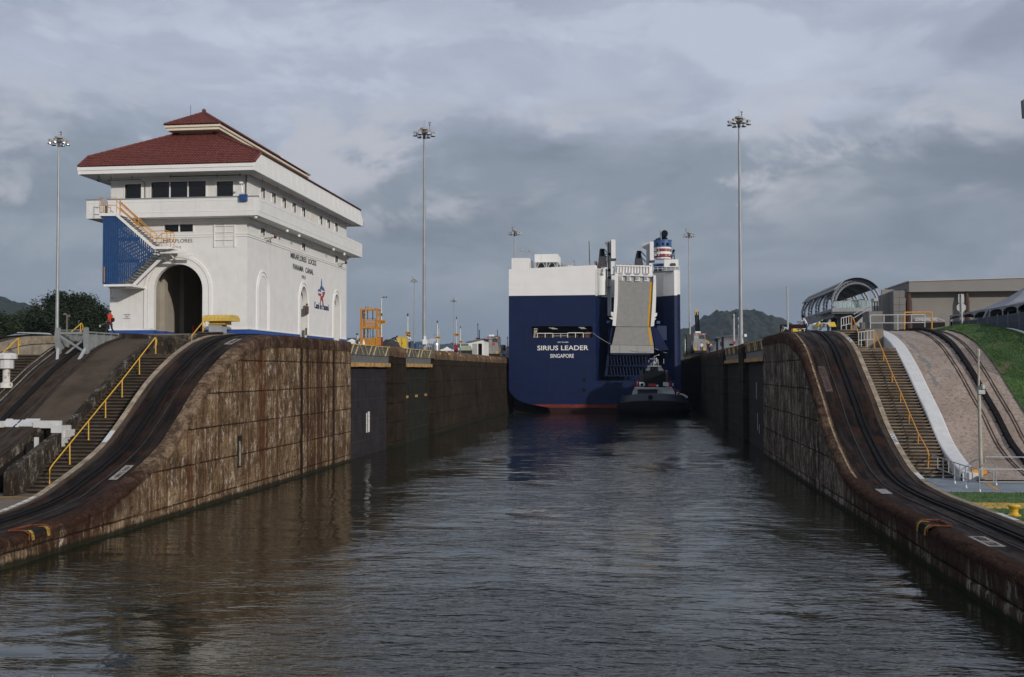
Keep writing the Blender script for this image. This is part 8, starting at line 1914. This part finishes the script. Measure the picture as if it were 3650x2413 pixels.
rail2(R5, 84.0, (1395, 1617, 1845, 2070, 2290), (752, 750, 748, 746, 742), (990, 880, 1000, 875, 950), 'long white railing at the top of the tan ramp', M_rwhite, (882, 881, 880, 877, 875), r=0.034)
rail2(R5, 85.5, (1955, 2380, 2405), (708, 706, 710), (1000, 708, 1000), 'orange pipe frame behind the long white railing', M_orange, r=0.055)

# ================================================================== arched footbridge canopy
ya = 185.0; ca = R5(1160, 562, ya); Ro = (R5(1160, 178, ya).z - ca.z); Ri = Ro * 0.87
cp = thing('footbridge_canopy', (ca.x, ya, ZPR), 'grey steel arched canopy of ladder ribs over an elevated walkway', 'canopy')
M_csteel = mat('canopy_steel', (0.22, 0.24, 0.27), 0.5, 0.2, var=0.1, vs=1)
def arc(r_, a0, a1, y, n=26): return [(ca.x - r_ * math.cos(R(a0 + (a1 - a0) * i / n)), y, ca.z + r_ * math.sin(R(a0 + (a1 - a0) * i / n))) for i in range(n + 1)]
for i in range(5):
    y = ya + i * 8.4; mb = MB(); mb.tube(arc(Ro, -38, 188 if i < 4 else 150, y), 0.20, 8); mb.tube(arc(Ri, -42, 188 if i < 4 else 150, y), 0.20, 8)
    for k in range(24): a_ = -36 + k * 9.5; mb.bar(arc(Ri, a_, a_, y, 1)[0], arc(Ro, a_, a_, y, 1)[0], 0.14)
    mb.build('rib', M_csteel, cp)
rows = []
for y in frange(ya - 1, ya + 35, 3): rows.append([(p_[0], y, p_[2]) for p_ in arc(Ro + 0.35, 32, 142, y, 30)])
mb = MB(); mb.grid(rows); rows = [[(p_[0], p_[1], p_[2] - 0.12) for p_ in r_] for r_ in rows]; mb.grid(rows); mb.build('roof', mat('translucent_roof_grey', (0.13, 0.125, 0.12), 0.7, var=0.3, vs=0.6), cp)
mb = MB()
for i in range(44):
    y = ya - 1 + i * 0.83; p_ = arc(Ro + 0.42, 31, 34, y, 1); q_ = arc(Ro + 0.42, 60, 60, y, 1)[0]; mb.bar(p_[0], q_, 0.2, 0.12)
mb.build('corrugation', M_lgrey, cp)
mb = MB(); a = R5(760, 640, ya - 3); b = R5(1420, 720, ya - 3); mb.box(a.x, b.x + 2, ya - 3, ya - 2.4, b.z, R5(0, 668, ya - 3).z); mb.box(a.x, b.x + 2, ya - 2.4, ya + 12, b.z + 0.4, b.z + 0.8); mb.build('deck_beam', mat('bridge_grey', (0.15, 0.165, 0.18), 0.6, var=0.1, vs=1), cp)
mb = MB(); c_ = R5(760, 630, ya - 3)
for i in range(40): x = c_.x + i * (b.x - c_.x + 2) / 40; mb.tube([(x + 0.2, ya - 3.1, a.z - 0.6), (x + 0.2, ya - 3.1, a.z)], 0.26, 6)
mb.build('corrugated_edge', M_lgrey, cp)
mb = MB(); a2 = R5(395, 745, ya + 30); mb.bar((ca.x - Ro * 0.92, ya - 1, R5(0, 720, ya).z), (ca.x - Ro * 0.92, ya + 34, R5(0, 720, ya).z), 0.3, 1.6); mb.bar((ca.x - Ro * 0.92, ya - 1, R5(0, 790, ya).z), (ca.x + 8, ya - 1, R5(0, 735, ya).z), 0.3, 0.5); mb.build('side_girder', MATS['bridge_grey'], cp)
M_gl = bpy.data.materials.new('green_tinted_glass'); M_gl.use_nodes = True; _b = M_gl.node_tree.nodes['Principled BSDF']; _b.inputs['Base Color'].default_value = (0.45, 0.62, 0.60, 1); _b.inputs['Roughness'].default_value = 0.08; _b.inputs['Alpha'].default_value = 0.32
for x0, x1, y0, y1, yy in ((800, 1090, 530, 628, ya - 2), (1095, 1420, 512, 622, ya + 3), (980, 1430, 500, 620, ya + 9)):
    a = R5(x0, y0, yy); b = R5(x1, y1, yy); mb = MB(); mb.box(a.x, b.x, yy, yy + 0.03, b.z, a.z); mb.build('glass_panel', M_gl, cp)
    mb = MB(); mb.bar((a.x, yy, a.z), (b.x, yy, a.z), 0.12)
    for i in range(5): x = a.x + (b.x - a.x) * i / 4; mb.bar((x, yy, b.z), (x, yy, a.z), 0.10)
    mb.build('glass_rail', MATS['light_grey_paint'], cp)
mb = MB(); a = R5(1180, 930, ya - 6); b = R5(1350, 760, ya - 6); mb.bar(a, b, 0.5, 0.9); a = R5(840, 620, ya - 1); 
for q in (0, 0.6): p0 = R5(1120, 800, ya - 7) + Vector((0, 0, q)); p1 = R5(1385, 640, ya - 7) + Vector((0, 0, q)); mb.bar(p0, p1, 0.14)
mb.build('stair_stringer', M_lgrey, cp)
mb = MB(); a = R5(760, 740, ya + 14); b = R5(1350, 960, ya + 14); mb.box(a.x, b.x, ya + 14, ya + 15, ZPR - 1, a.z); mb.build('under_croft', M_void, cp)
for x in (880, 1120, 1290): a = R5(x, 735, ya + 2); mb = MB(); mb.bar((a.x, ya + 2, ZPR), (a.x, ya + 2, a.z), 0.6); mb.build('column', MATS['bridge_grey'], cp)
# dark plants and glints under the walkway
mb = MB(); a = R5(870, 820, ya - 8); b = R5(1100, 990, ya - 8); rg2 = random.Random(5)
for i in range(500): x = a.x + rg2.random() * (b.x - a.x); z = ZPR + rg2.random() * (a.z - ZPR) * 0.8; y = ya - 8 + rg2.random() * 3; d = Vector((rg2.random() - .5, rg2.random() - .5, rg2.random() - .3)) * 1.0; mb.add([(x, y, z), (x + d.x, y + d.y, z + d.z), (x + d.x * .5 + .2, y, z + d.z * .7 + .2)], [(0, 1, 2)])
o = mb.build('shrub', mat('shrub_green', (0.02, 0.045, 0.02), 0.8, var=0.4, vs=2), recalc=False); tag(o, 'dark green shrub under the arched footbridge', 'shrub')

# ================================================================== visitor building
M_vb = mat('taupe_render', (0.235, 0.22, 0.205), 0.85, var=0.05, vs=0.5, streak=0.08, dirtcol=(0.11, 0.10, 0.09)); M_vb2 = mat('taupe_fascia', (0.225, 0.215, 0.205), 0.85, var=0.04, vs=0.4); M_col = mat('brown_column', (0.085, 0.055, 0.045), 0.8); M_tile = mat('grey_cladding', (0.17, 0.165, 0.16), 0.7, var=0.1, vs=0.5)
yv = 150.0; vb = thing('visitor_building', (R5(2030, 900, yv).x, yv, ZPR), 'large taupe building with deep fascia and brown columns on the right', 'building')
cz = R5(2030, 203, yv); fz0 = R5(2030, 372, yv).z; xR = cz.x + 45
mb = MB(); mb.slab([(cz.x, fz0), (xR, fz0), (xR, cz.z + 0.9), (cz.x, cz.z)], [], XZ, yv, yv + 0.5); 
sb = R5(1690, 400, yv * 1.0834); mb.slab([(yv + 0.5, fz0), (yv * 1.0834, fz0), (yv * 1.0834, cz.z), (yv + 0.5, cz.z)], [], lambda u, v, t: (cz.x + t, u, v), 0, 0.5)
mb.build('fascia', M_vb2, vb)
mb = MB(); mb.slab([(cz.x - .1, cz.z), (xR, cz.z + 0.9), (xR, cz.z + 1.05), (cz.x - .1, cz.z + 0.15)], [], XZ, yv - 0.15, yv + 14); mb.build('roof_edge', M_lgrey, vb)
mb = MB(); mb.box(cz.x - 3.2, xR, yv + 1.8, yv + 2.2, ZPR, fz0 + 0.5); mb.build('wall', M_vb, vb)
def fxat(x, y): return R5(x, 500, y).x
for a_, b_, tp, yy in ((1600, 1690, 430, yv + 12), (1690, 1775, 405, yv + 9), (1775, 1960, 370, yv - 1.0)):
    x0_, x1_ = fxat(a_, yy), fxat(b_, yy); zt3 = R5(0, tp, yy).z; mb = MB(); mb.box(x0_, x1_, yy, yy + 3, ZPR, zt3); w_ = mb.build('clad_block', M_tile, vb)
    mb = MB()
    for q in range(1, 9): z = zt3 - q * (zt3 - ZPR) / 8.2; mb.box(x0_ - 0.002, x1_ + .002, yy - 0.012, yy + 0.01, z, z + 0.035)
    mb.box((x0_ + x1_) / 2, (x0_ + x1_) / 2 + 0.035, yy - 0.011, yy + 0.01, ZPR, zt3); mb.build('joint', M_col, w_)
mb = MB(); a = R5(1370, 690, yv - 8); b = R5(1600, 1000, yv - 8); mb.box(a.x, b.x, yv - 8, yv - 4, ZPR - 1, a.z); mb.build('annex', M_tile, vb)
mb = MB(); a = R5(1440, 530, yv + 20); b = R5(1605, 690, yv + 20); mb.box(a.x, b.x, yv + 20, yv + 21, b.z - 1, a.z); mb.build('glass_wing', M_glass, vb)
mb = MB(); 
for q in range(5): x = a.x + (b.x - a.x) * q / 4; mb.box(x - .1, x + .1, yv + 19.8, yv + 20, b.z, a.z)
mb.box(a.x, b.x, yv + 19.5, yv + 21.5, a.z, a.z + 0.5); mb.build('wing_frame', M_lgrey, vb)
for f_, x0_, x1_, tp in ((R5, 1998, 2105, 380), (RR, 1012, 1112, 400)):
    a = f_(x0_, tp, yv - 0.3); b = f_(x1_, tp, yv - 0.3); xc = (a.x + b.x) / 2; hw = (b.x - a.x) / 2; mb = MB()
    mb.lathe([(hw, ZPR), (hw, fz0 - 1.3), (hw * 0.55, fz0 - 0.3), (hw * 0.5, fz0)], (xc, yv + 0.6, 0), 8); mb.build('column', M_col, vb)
mb = MB(); a = RR(60, 912, yv - 6); b = RR(465, 960, yv - 6); mb.box(a.x, b.x, yv - 6, yv - 4, b.z, b.z + 0.25); mb.bar((a.x, yv - 6, a.z), (b.x, yv - 6, a.z), 0.15)
for q in range(4): x = a.x + (b.x - a.x) * q / 3; mb.bar((x, yv - 6, a.z), (x + 1, yv - 6, b.z), 0.1)
mb.build('awning', M_lgrey, vb)
mb = MB(); a = RR(0, 990, yv + 1); b = RR(620, 1080, yv + 1); mb.box(a.x, b.x, yv + 1, yv + 1.3, ZPR, a.z); mb.build('dark_opening', M_void, vb)
# grey boxes and cart at the crest
abox('equipment_box', R5, 1250, 870, 1310, 1000, 100, 1.0, ZPR, M_tile, 'slim grey equipment box beside the stair railing', 'box')
abox('equipment_box', R5, 1405, 870, 1590, 1000, 96, 1.0, ZPR, mat('dark_slate_box', (0.07, 0.07, 0.075), 0.6), 'wide dark slate box behind the long white railing', 'box')
yc3 = thing('yellow_cart', R5(520, 1000, 97), 'yellow utility cart with a blue box on the right crest', 'cart')
mb = MB(); mb.slab([(R5(x, y, 97).x, R5(x, y, 97).z) for x, y in ((540, 940), (545, 870), (808, 866), (836, 942))], [], XZ, 97, 98.6); mb.build('body', M_yelcab, yc3)
mb = MB(); a = R5(585, 893, 96.9); b = R5(650, 938, 96.9); mb.box(a.x, b.x, 96.8, 97.0, b.z, a.z); mb.build('blue_box', mat('cart_blue', (0.05, 0.12, 0.25), 0.6), yc3)
for x in (560, 600, 740): a = R5(x, 940, 97.3); mb = MB(); mb.tube([(a.x, 97.2, ZPR + 0.25), (a.x, 97.5, ZPR + 0.25)], 0.25, 10); mb.build('wheel', M_black, yc3)
mb = MB(); a = R5(430, 960, 99); mb.bar(R5(435, 925, 99), R5(500, 900, 99), 0.35, 0.25); mb.bar(R5(470, 950, 99), R5(640, 850, 100), 0.3, 0.3); mb.box(R5(430, 0, 99).x, R5(520, 0, 99).x, 99, 100, ZPR, R5(0, 940, 99).z); o = mb.build('white_crates', M_trim); tag(o, 'white boxes and panels heaped left of the yellow cart', 'boxes')
mb = MB(); a = R5(0, 905, 125); b = R5(330, 1000, 125); mb.box(a.x - 0.5, b.x, 125, 126, ZPR - 0.5, a.z); o = mb.build('dark_container', mat('dark_maroon', (0.022, 0.011, 0.012), 0.8)); tag(o, 'long dark maroon container on the right crest', 'container')
mb = MB(); a = R5(95, 990, 93); b = R5(230, 1015, 93); mb.box(a.x, b.x, 92, 93, ZPR, a.z + 0.05); o = mb.build('yellow_tray', M_yelcab); tag(o, 'low yellow tray in front of the reaching worker', 'tray')
mb = MB(); a = R5(190, 975, 91); b = R5(330, 985, 91); mb.box(a.x, b.x, 90.5, 91.5, a.z - 0.06, a.z); mb.bar((a.x + .1, 91, ZPR), (a.x + .1, 91, a.z - .06), 0.06); mb.bar((b.x - .1, 91, ZPR), (b.x - .1, 91, a.z - .06), 0.06); o = mb.build('work_table', M_trim); tag(o, 'small white work table at the top of the right track', 'table')
mb = MB(); a = R5(0, 985, 94); mb.box(a.x - 0.3, a.x + 0.3, 94, 94.5, ZPR, a.z - 0.3); o = mb.build('red_crate', M_redcab); tag(o, 'red crate beside the person bending low', 'crate')
plain_pole(R5, 30, 295, 96, ZPR, 'single tall grey pole on the right crest left of the canopy', 0.085, M_lgrey)
plain_pole(R5, 316, 662, 150, ZPR, 'short dark post at the left foot of the canopy', 0.13, M_dgrey)

# ================================================================== tents, fence, signs
M_tent = mat('tent_fabric', (0.20, 0.20, 0.225), 0.6, var=0.12, vs=1.2, bump=0.3, bs=3)
XT = 28.0
def big_tent(y0, y1, label):
    t = thing('marquee_tent', (XT, y0, ZPR), label, 'tent', 'row of grey white marquee tents'); ze_, zp_, W_ = 12.15, 14.6, 10.5
    ym = (y0 + y1) / 2; top = Vector((XT + W_ / 2, ym, zp_)); q = [Vector((XT, y0, ze_)), Vector((XT, y1, ze_)), Vector((XT + W_, y1, ze_)), Vector((XT + W_, y0, ze_))]
    mb = MB()
    for i in range(4):
        A, B = q[i], q[(i + 1) % 4]; rows = []
        for j in range(11):
            u = j / 10; row = []
            for m__ in range(13):
                v = m__ / 12; p_ = A.lerp(B, v).lerp(top, u); sag = -0.55 * math.sin(u * PI) - 0.10 * math.sin(v * PI * 4) * (1 - u) * math.sin(u * PI) + 0.07 * nz(p_.x * 1.3, p_.y * 1.3, 5)
                row.append(p_ + Vector((0, 0, sag if 0 < u < 1 else 0)))
            rows.append(row)
        mb.grid(rows)
    mb.build('canopy', M_tent, t, smooth=True)
    mb = MB()
    for i in range(4):
        A, B = q[i], q[(i + 1) % 4]; n = 24; ns = 3 if i % 2 == 0 else 4
        mb.grid([[A.lerp(B, k / n), A.lerp(B, k / n) - Vector((0, 0, 0.14 + 0.26 * (1 - abs(math.sin(k / n * ns * PI))) ** 1.5))] for k in range(n + 1)])
    mb.build('valance', M_tent, t)
    for k in range(4):
        y = y0 + (y1 - y0) * k / 3.0 if k < 3 else y1 - 0.15
        mb = MB(); mb.tube([(XT + 0.02, y + 0.08, ZPR), (XT + 0.02, y + 0.08, ze_)], 0.05, 7); mb.build('post', M_galv, t)
    for y in (y0 + .1, y1 - .1): mb = MB(); mb.tube([(XT + W_, y, ZPR), (XT + W_, y, ze_)], 0.05, 6); mb.build('post', M_galv, t)
    return t
big_tent(70.5, 80.3, 'nearest marquee tent, cut by the right edge of the picture'); big_tent(80.5, 90.3, 'second marquee tent from the right edge, tall peak behind the sign'); big_tent(90.5, 101.5, 'farthest marquee tent, ending beside the awning')
mb = MB(); mb.box(XT + 3.0, XT + 3.2, 66, 101, ZPR, 12.1); mb.box(XT, XT + 10, 101.4, 101.6, ZPR, 11.6); o = mb.build('tent_backdrop', mat('dark_tent_back', (0.022, 0.020, 0.02), 0.9)); tag(o, 'dark canvas wall hanging at the back of the marquee tents', 'tarpaulin')
mb = MB()
for y, s_ in ((90.4, 1), (80.4, 1.3)):
    mb.add([(XT - 0.05, y - 0.1, 12.1), (XT - 0.05, y + 0.5, 12.05), (XT - 0.2, y + 1.1 * s_, 11.4), (XT - 0.25, y + 0.5 * s_, 11.25)], [(0, 1, 2, 3)])
o = mb.build('loose_flap', M_tent); tag(o, 'loose flaps of fabric hanging at the tent corners', 'fabric')
XF = 27.0; fc = thing('mesh_fence', (XF, 60, 9.6), 'grey steel mesh fence in front of the marquee tents', 'fence')
M_fence = mat('fence_grey', (0.085, 0.10, 0.125), 0.6)
fy = [64 + i * 2.35 for i in range(15)]
zf = lambda y: min(zt(y) - 0.1, ZPR) 
for i, y in enumerate(fy):
    mb = MB(); mb.box(XF - 0.04, XF + 0.04, y - 0.04, y + 0.04, zf(y), 11.45); mb.build('post', mat('fence_post', (0.16, 0.18, 0.21), 0.6), fc)
    if i < len(fy) - 1:
        mb = MB(); y1 = fy[i + 1]
        for z in (0.25, 0.8, 1.25): mb.box(XF - 0.02, XF + 0.0, y + 0.04, y1 - 0.04, zf(y) + z * 1.0, zf(y) + z + 0.03)
        n = 26
        for k in range(1, n): yy = y + (y1 - y) * k / n; mb.box(XF - 0.012, XF + 0.012, yy - 0.012, yy + 0.012, zf(y) + 0.05, 11.3)
        mb.build('mesh_panel', M_fence, fc)
for X_, y0_, y1_, lb in ((27.6, 66, 96, 'second row of grey pipe barrier inside the fence'),): railing('pipe_barrier', [(X_, y, zf(y)) for y in frange(y0_, y1_, 3)], 0.95, lb, MATS['fence_post'], 0.03, feet=False)
sg = thing('stop_sign', (RR(930, 1095, 88).x, 88, ZPR), 'back of an octagonal stop sign with two pale plates above it', 'sign')
a = RR(922, 460, 88); b = RR(935, 1095, 88); mb = MB(); mb.bar((b.x, 87.9, ZPR - 0.1), (a.x, 87.9, a.z), 0.075); mb.build('post', M_galv, sg)
c_ = RR(923, 712, 88); r_ = (RR(1008, 712, 88).x - RR(840, 712, 88).x) / 2 / math.cos(PI / 8)
mb = MB(); mb.slab([(c_.x + r_ * math.cos(PI / 8 + k * PI / 4), c_.z + r_ * math.sin(PI / 8 + k * PI / 4)) for k in range(8)], [], XZ, 88, 88.02); mb.build('octagon', mat('sign_back', (0.42, 0.43, 0.42), 0.6, var=0.06, vs=3), sg)
for x0_, x1_ in ((866, 914), (922, 974)): p_ = RR(x0_, 464, 88); q_ = RR(x1_, 622, 88); mb = MB(); mb.box(p_.x, q_.x, 88, 88.02, q_.z, p_.z); mb.build('plate', MATS['sign_back'], sg)
# end of a lamp head poking into the frame at the right
fl = thing('flood_lamp', (onY(3670, 390, 90).x, 90, ZPR), 'dark lamp housing poking in at the right edge of the sky', 'lamp')
mb = MB(); mb.slab([(onY(x, y, 90).x, onY(x, y, 90).z) for x, y in ((3643, 358), (3665, 342), (3720, 342), (3720, 420), (3647, 420))], [], XZ, 89.7, 90.3); mb.build('housing', mat('lamp_housing', (0.08, 0.085, 0.095), 0.5), fl)
a = onY(3690, 420, 90); mb = MB(); mb.tube([(a.x, 90, ZPR), (a.x, 90, a.z)], 0.09, 8); mb.build('pole', M_galv, fl)

# ================================================================== FAR LEFT: white roofs, hut, trees
mb = MB(); P1_ = [onY(x * .24231, 1100 + y * .24231, 105) for x, y in ((-60, 435), (225, 372), (440, 380), (225, 392), (-60, 450))]
mb.slab([(p_.x, p_.z) for p_ in P1_], [], XZ, 105, 107); o = mb.build('white_gangway', M_trim); tag(o, 'white gangway beam behind the far left crest', 'gangway')
mb = MB(); P1_ = [onY(x * .24231, 1100 + y * .24231, 125) for x, y in ((250, 345), (600, 352), (640, 375), (250, 360))]
mb.slab([(p_.x, p_.z) for p_ in P1_], [], XZ, 125, 127); o = mb.build('pale_roof', M_lgrey); tag(o, 'thin pale roof line in front of the big dark tree', 'roof')
mb = MB(); a = onY(985 * .24231, 1100 + 90 * .24231, 150); mb.tube([(a.x, 150, 9.5), (a.x, 150, a.z)], 0.16, 7, 0.11); mb.box(a.x - 0.5, a.x - 0.1, 149.9, 150.1, a.z - 0.05, a.z + 0.25); mb.box(a.x + 0.1, a.x + 0.5, 149.9, 150.1, a.z - 0.3, a.z); o = mb.build('camera_post', mat('brown_post', (0.16, 0.13, 0.11), 0.7)); tag(o, 'brown post with small cameras in front of the big dark tree', 'post')

def leaf_mat(name, dark, light):
    mt = bpy.data.materials.new(name); mt.use_nodes = True; k = NT(mt.node_tree); b = mt.node_tree.nodes['Principled BSDF']
    pos = k.n('ShaderNodeNewGeometry').outputs['Position']
    a = k.noise(pos, 0.35, 4, 0.6); f = k.noise(pos, 2.5, 3, 0.7)
    c_ = k.mix(k.ramp(a, 0.35, 0.65), dark, light); c_ = k.mix(k.math('MULTIPLY', k.ramp(f, 0.45, 0.7), 0.5), c_, tuple(q * 1.5 for q in light))
    k.put(b.inputs['Base Color'], c_); b.inputs['Roughness'].default_value = 0.7; b.inputs['Specular IOR Level'].default_value = 0.2
    return mt
M_leafA = leaf_mat('leaves_dark', (0.011, 0.019, 0.007), (0.024, 0.036, 0.013)); M_leafB = leaf_mat('leaves_far', (0.022, 0.036, 0.016), (0.035, 0.055, 0.024)); M_bark = mat('grey_bark', (0.12, 0.10, 0.08), 0.9, var=0.3, vs=3)
def tree(loc, H_, W_, D_, seed, label, group=None, n_cl=70, n_leaf=150, ls=0.42, m_=None, z0f=0.22):
    rg = random.Random(seed); t = thing('tree', loc, label, 'tree', group); X, Y_, Z = loc
    mb = MB(); mb.tube([(X, Y_, Z - 0.3), (X + 0.3, Y_, Z + H_ * 0.2), (X - 0.2, Y_ + 0.2, Z + H_ * 0.45)], 0.035 * H_, 9, 0.018 * H_); mb.build('trunk', M_bark, t)
    cls = []
    for i in range(n_cl):
        th = rg.random() * 2 * PI; ph = math.acos(1 - 1.55 * rg.random()); rr = 0.62 + 0.38 * rg.random() ** 0.5
        sc = 1 + 0.22 * math.sin(th * 3 + seed) + 0.12 * rg.uniform(-1, 1)
        c_ = Vector((X + W_ / 2 * rr * sc * math.sin(ph) * math.cos(th), Y_ + D_ / 2 * rr * sc * math.sin(ph) * math.sin(th), Z + H_ * (z0f + (1 - z0f) * (0.38 + 0.55 * rr * math.cos(ph)))))
        cls.append((c_, (0.09 + 0.08 * rg.random()) * (W_ + H_) / 2))
    mb = MB(); base = Vector((X, Y_, Z + H_ * 0.3))
    for c_, r_ in cls[::3]:
        m1 = base.lerp(c_, 0.5) + Vector((rg.uniform(-.4, .4), rg.uniform(-.4, .4), -0.4)); mb.tube([base + Vector((0, 0, rg.uniform(-1, 1.2))), m1, c_], 0.010 * H_, 5, 0.003 * H_)
    mb.build('branches', M_bark, t)
    mb = MB()
    for c_, r_ in cls:
        for k in range(n_leaf):
            d = Vector((rg.gauss(0, 1), rg.gauss(0, 1), rg.gauss(0, 0.7))); d = d.normalized() * (r_ * (0.55 + 0.5 * rg.random())); p_ = c_ + d
            if p_.z < Z + H_ * z0f * 0.6: continue
            a = Vector((rg.uniform(-1, 1), rg.uniform(-1, 1), rg.uniform(-.5, .5))).normalized() * ls * (0.5 + rg.random()); b = a.cross(Vector((rg.uniform(-1, 1), rg.uniform(-1, 1), rg.uniform(-1, 1)))).normalized() * ls * (0.35 + 0.4 * rg.random())
            mb.add([p_ - a * 0.5, p_ + b * 0.5, p_ + a * 0.5, p_ - b * 0.5], [(0, 1, 2, 3)])
    mb.build('crown', m_ or M_leafA, t, recalc=False)
    return t
gzL = 9.3
pt = onY(238, 1180, 190); tree((pt.x, 190, gzL), 13.0, 14.5, 12, 11, 'big spreading dark green tree left of the control building', 'trees behind the left lane', 150, 210, ls=0.46)
pt = onY(430, 1180, 205); tree((pt.x, 205, gzL), 10.5, 13, 10, 5, 'dark tree just behind the left corner of the control building', 'trees behind the left lane', 80, 170)
pt = onY(2, 1180, 170); tree((pt.x - 0.5, 170, gzL), 8.2, 7.5, 7, 21, 'smaller dark tree cut by the left edge of the picture', 'trees behind the left lane', 70, 170)
pt = onY(-60, 1180, 200); tree((pt.x, 200, gzL), 9, 10, 9, 33, 'leafy tree mostly beyond the left picture edge', 'trees behind the left lane', 40, 120)
for i, (fx_, y, h_, lab) in enumerate(((905, 900, 14, 'distant low tree seen left of the orange cage'), (1275, 700, 12, 'distant bushy tree behind the tent near the building corner'), (1580, 900, 12, 'distant tree low on the horizon near the 690 pole'), (2925, 330, 4, 'small tree peeping over the container near the canopy'))):
    pt = onY(fx_, 1200, y); tree((pt.x, y, 9.4), h_, h_ * 1.3, h_, 50 + i, lab, 'distant trees', 26, 60, ls=0.05 * h_, m_=M_leafB)

# ================================================================== GROUND and HILLS
mb = MB(); g0 = 9.3
mb.add([(-6000, -200, g0), (-78, -200, g0), (-78, 8000, g0), (-6000, 8000, g0)], [(0, 1, 2, 3)])
mb.add([(-78, 428, g0), (60, 428, g0), (60, 8000, g0), (-78, 8000, g0)], [(0, 1, 2, 3)])
mb.add([(60, -400, g0), (6000, -400, g0), (6000, 8000, g0), (60, 8000, g0)], [(0, 1, 2, 3)])
mb.add([(-78, -60, -2), (-78, 428, -2), (-78, 428, g0), (-78, -60, g0)], [(0, 1, 2, 3)]); mb.add([(-78, 428, -2), (60, 428, -2), (60, 428, g0), (-78, 428, g0)], [(0, 1, 2, 3)])
o = mb.build('ground', leaf_mat('far_ground', (0.05, 0.055, 0.035), (0.08, 0.08, 0.05)), recalc=False); struct(o)
def hill(name, sil, dist, depth, mat_, seed, bump=9.0, base=g0):
    """ridge whose skyline follows the measured bearings; real depth front and back, forest canopy relief"""
    N = 230; K = 46; x0_, x1_ = sil[0][0], sil[-1][0]; rows = []
    for i in range(N + 1):
        px_ = x0_ + (x1_ - x0_) * i / N; top = onY(px_, interp(sil, px_), dist); row = []
        for j in range(K + 1):
            v = j / K * 2 - 1; yy = dist + v * depth; e = max(0.0, 1 - abs(v) ** 1.7)
            xx = top.x * (1 + 0.0 * v); big = 0.12 * nz(xx * 0.006 + seed, yy * 0.006, 1)
            hh = (top.z - base) * max(0, min(1.02, e + big * (1 - e) * 2 * (1 if abs(v) < 0.98 else 0)))
            c_ = nz(xx * 0.07, yy * 0.07, seed) * 0.5 + nz(xx * 0.17, yy * 0.17, seed + 3) * 0.32
            row.append((xx + nz(xx * .05, yy * .05, 9) * 5, yy, base - 1 + hh + (bump * c_ if 0.02 < e else 0)))
        rows.append(row)
    mb = MB(); mb.grid(rows); o = mb.build(name, mat_, smooth=False); return struct(o)
M_hill = leaf_mat('hill_forest', (0.013, 0.020, 0.015), (0.026, 0.036, 0.024))
hill('hill', [(2330, 1235), (2428, 1174), (2464, 1164), (2496, 1139), (2525, 1126), (2544, 1115), (2554, 1110), (2568, 1113), (2592, 1112), (2608, 1109), (2624, 1105), (2648, 1107), (2672, 1106), (2688, 1112), (2712, 1123), (2744, 1136), (2768, 1152), (2800, 1160), (2850, 1185), (2950, 1200)], 1400, 420, M_hill, 2)
hill('hill', [(-420, 960), (-200, 1010), (-60, 1050), (15, 1078), (45, 1094), (70, 1110), (92, 1135), (110, 1165), (200, 1185)], 1100, 350, M_hill, 5)
hill('hill', [(1150, 1222), (1262, 1205), (1300, 1206), (1380, 1222), (1470, 1219), (1490, 1216), (1510, 1219), (1560, 1228), (1620, 1224), (1700, 1230), (1850, 1235)], 2600, 500, M_hill, 8, 6)
# radio masts on the hill
for x, yt, yb_, lab in ((955, 45, 185, 'thin radio mast on the left shoulder of the hill'), (897, 118, 212, 'short radio mast beside the thin one on the hill'), (1655, 5, 175, 'red and white radio mast on the hill right of the big light mast')):
    a = RM(x, yt, 1400); b = RM(x, yb_ + 12, 1400); mb = MB(); mb.tube([(b.x, 1400, b.z), (a.x, 1400, a.z)], 0.9, 4, 0.45)
    for k in range(4): z = b.z + (a.z - b.z) * (0.3 + 0.18 * k); mb.box(a.x - 1.3, a.x + 1.3, 1399.5, 1400.5, z, z + 1.2)
    o = mb.build('radio_mast', M_lgrey); tag(o, lab, 'radio mast')
# ================================================================== HAZE over the whole place
hz_ = bpy.data.materials.new('thin_haze'); hz_.use_nodes = True; hz_.node_tree.nodes.clear()
_o = hz_.node_tree.nodes.new('ShaderNodeOutputMaterial'); _v = hz_.node_tree.nodes.new('ShaderNodeVolumePrincipled')
_v.inputs['Density'].default_value = 0.00009; _v.inputs['Color'].default_value = (0.60, 0.74, 0.95, 1); _v.inputs['Anisotropy'].default_value = 0.2
hz_.node_tree.links.new(_v.outputs[0], _o.inputs['Volume'])
mb = MB(); mb.box(-6500, 6500, -900, 8500, -4, 420)
o = mb.build('haze', hz_); o['kind'] = 'stuff'
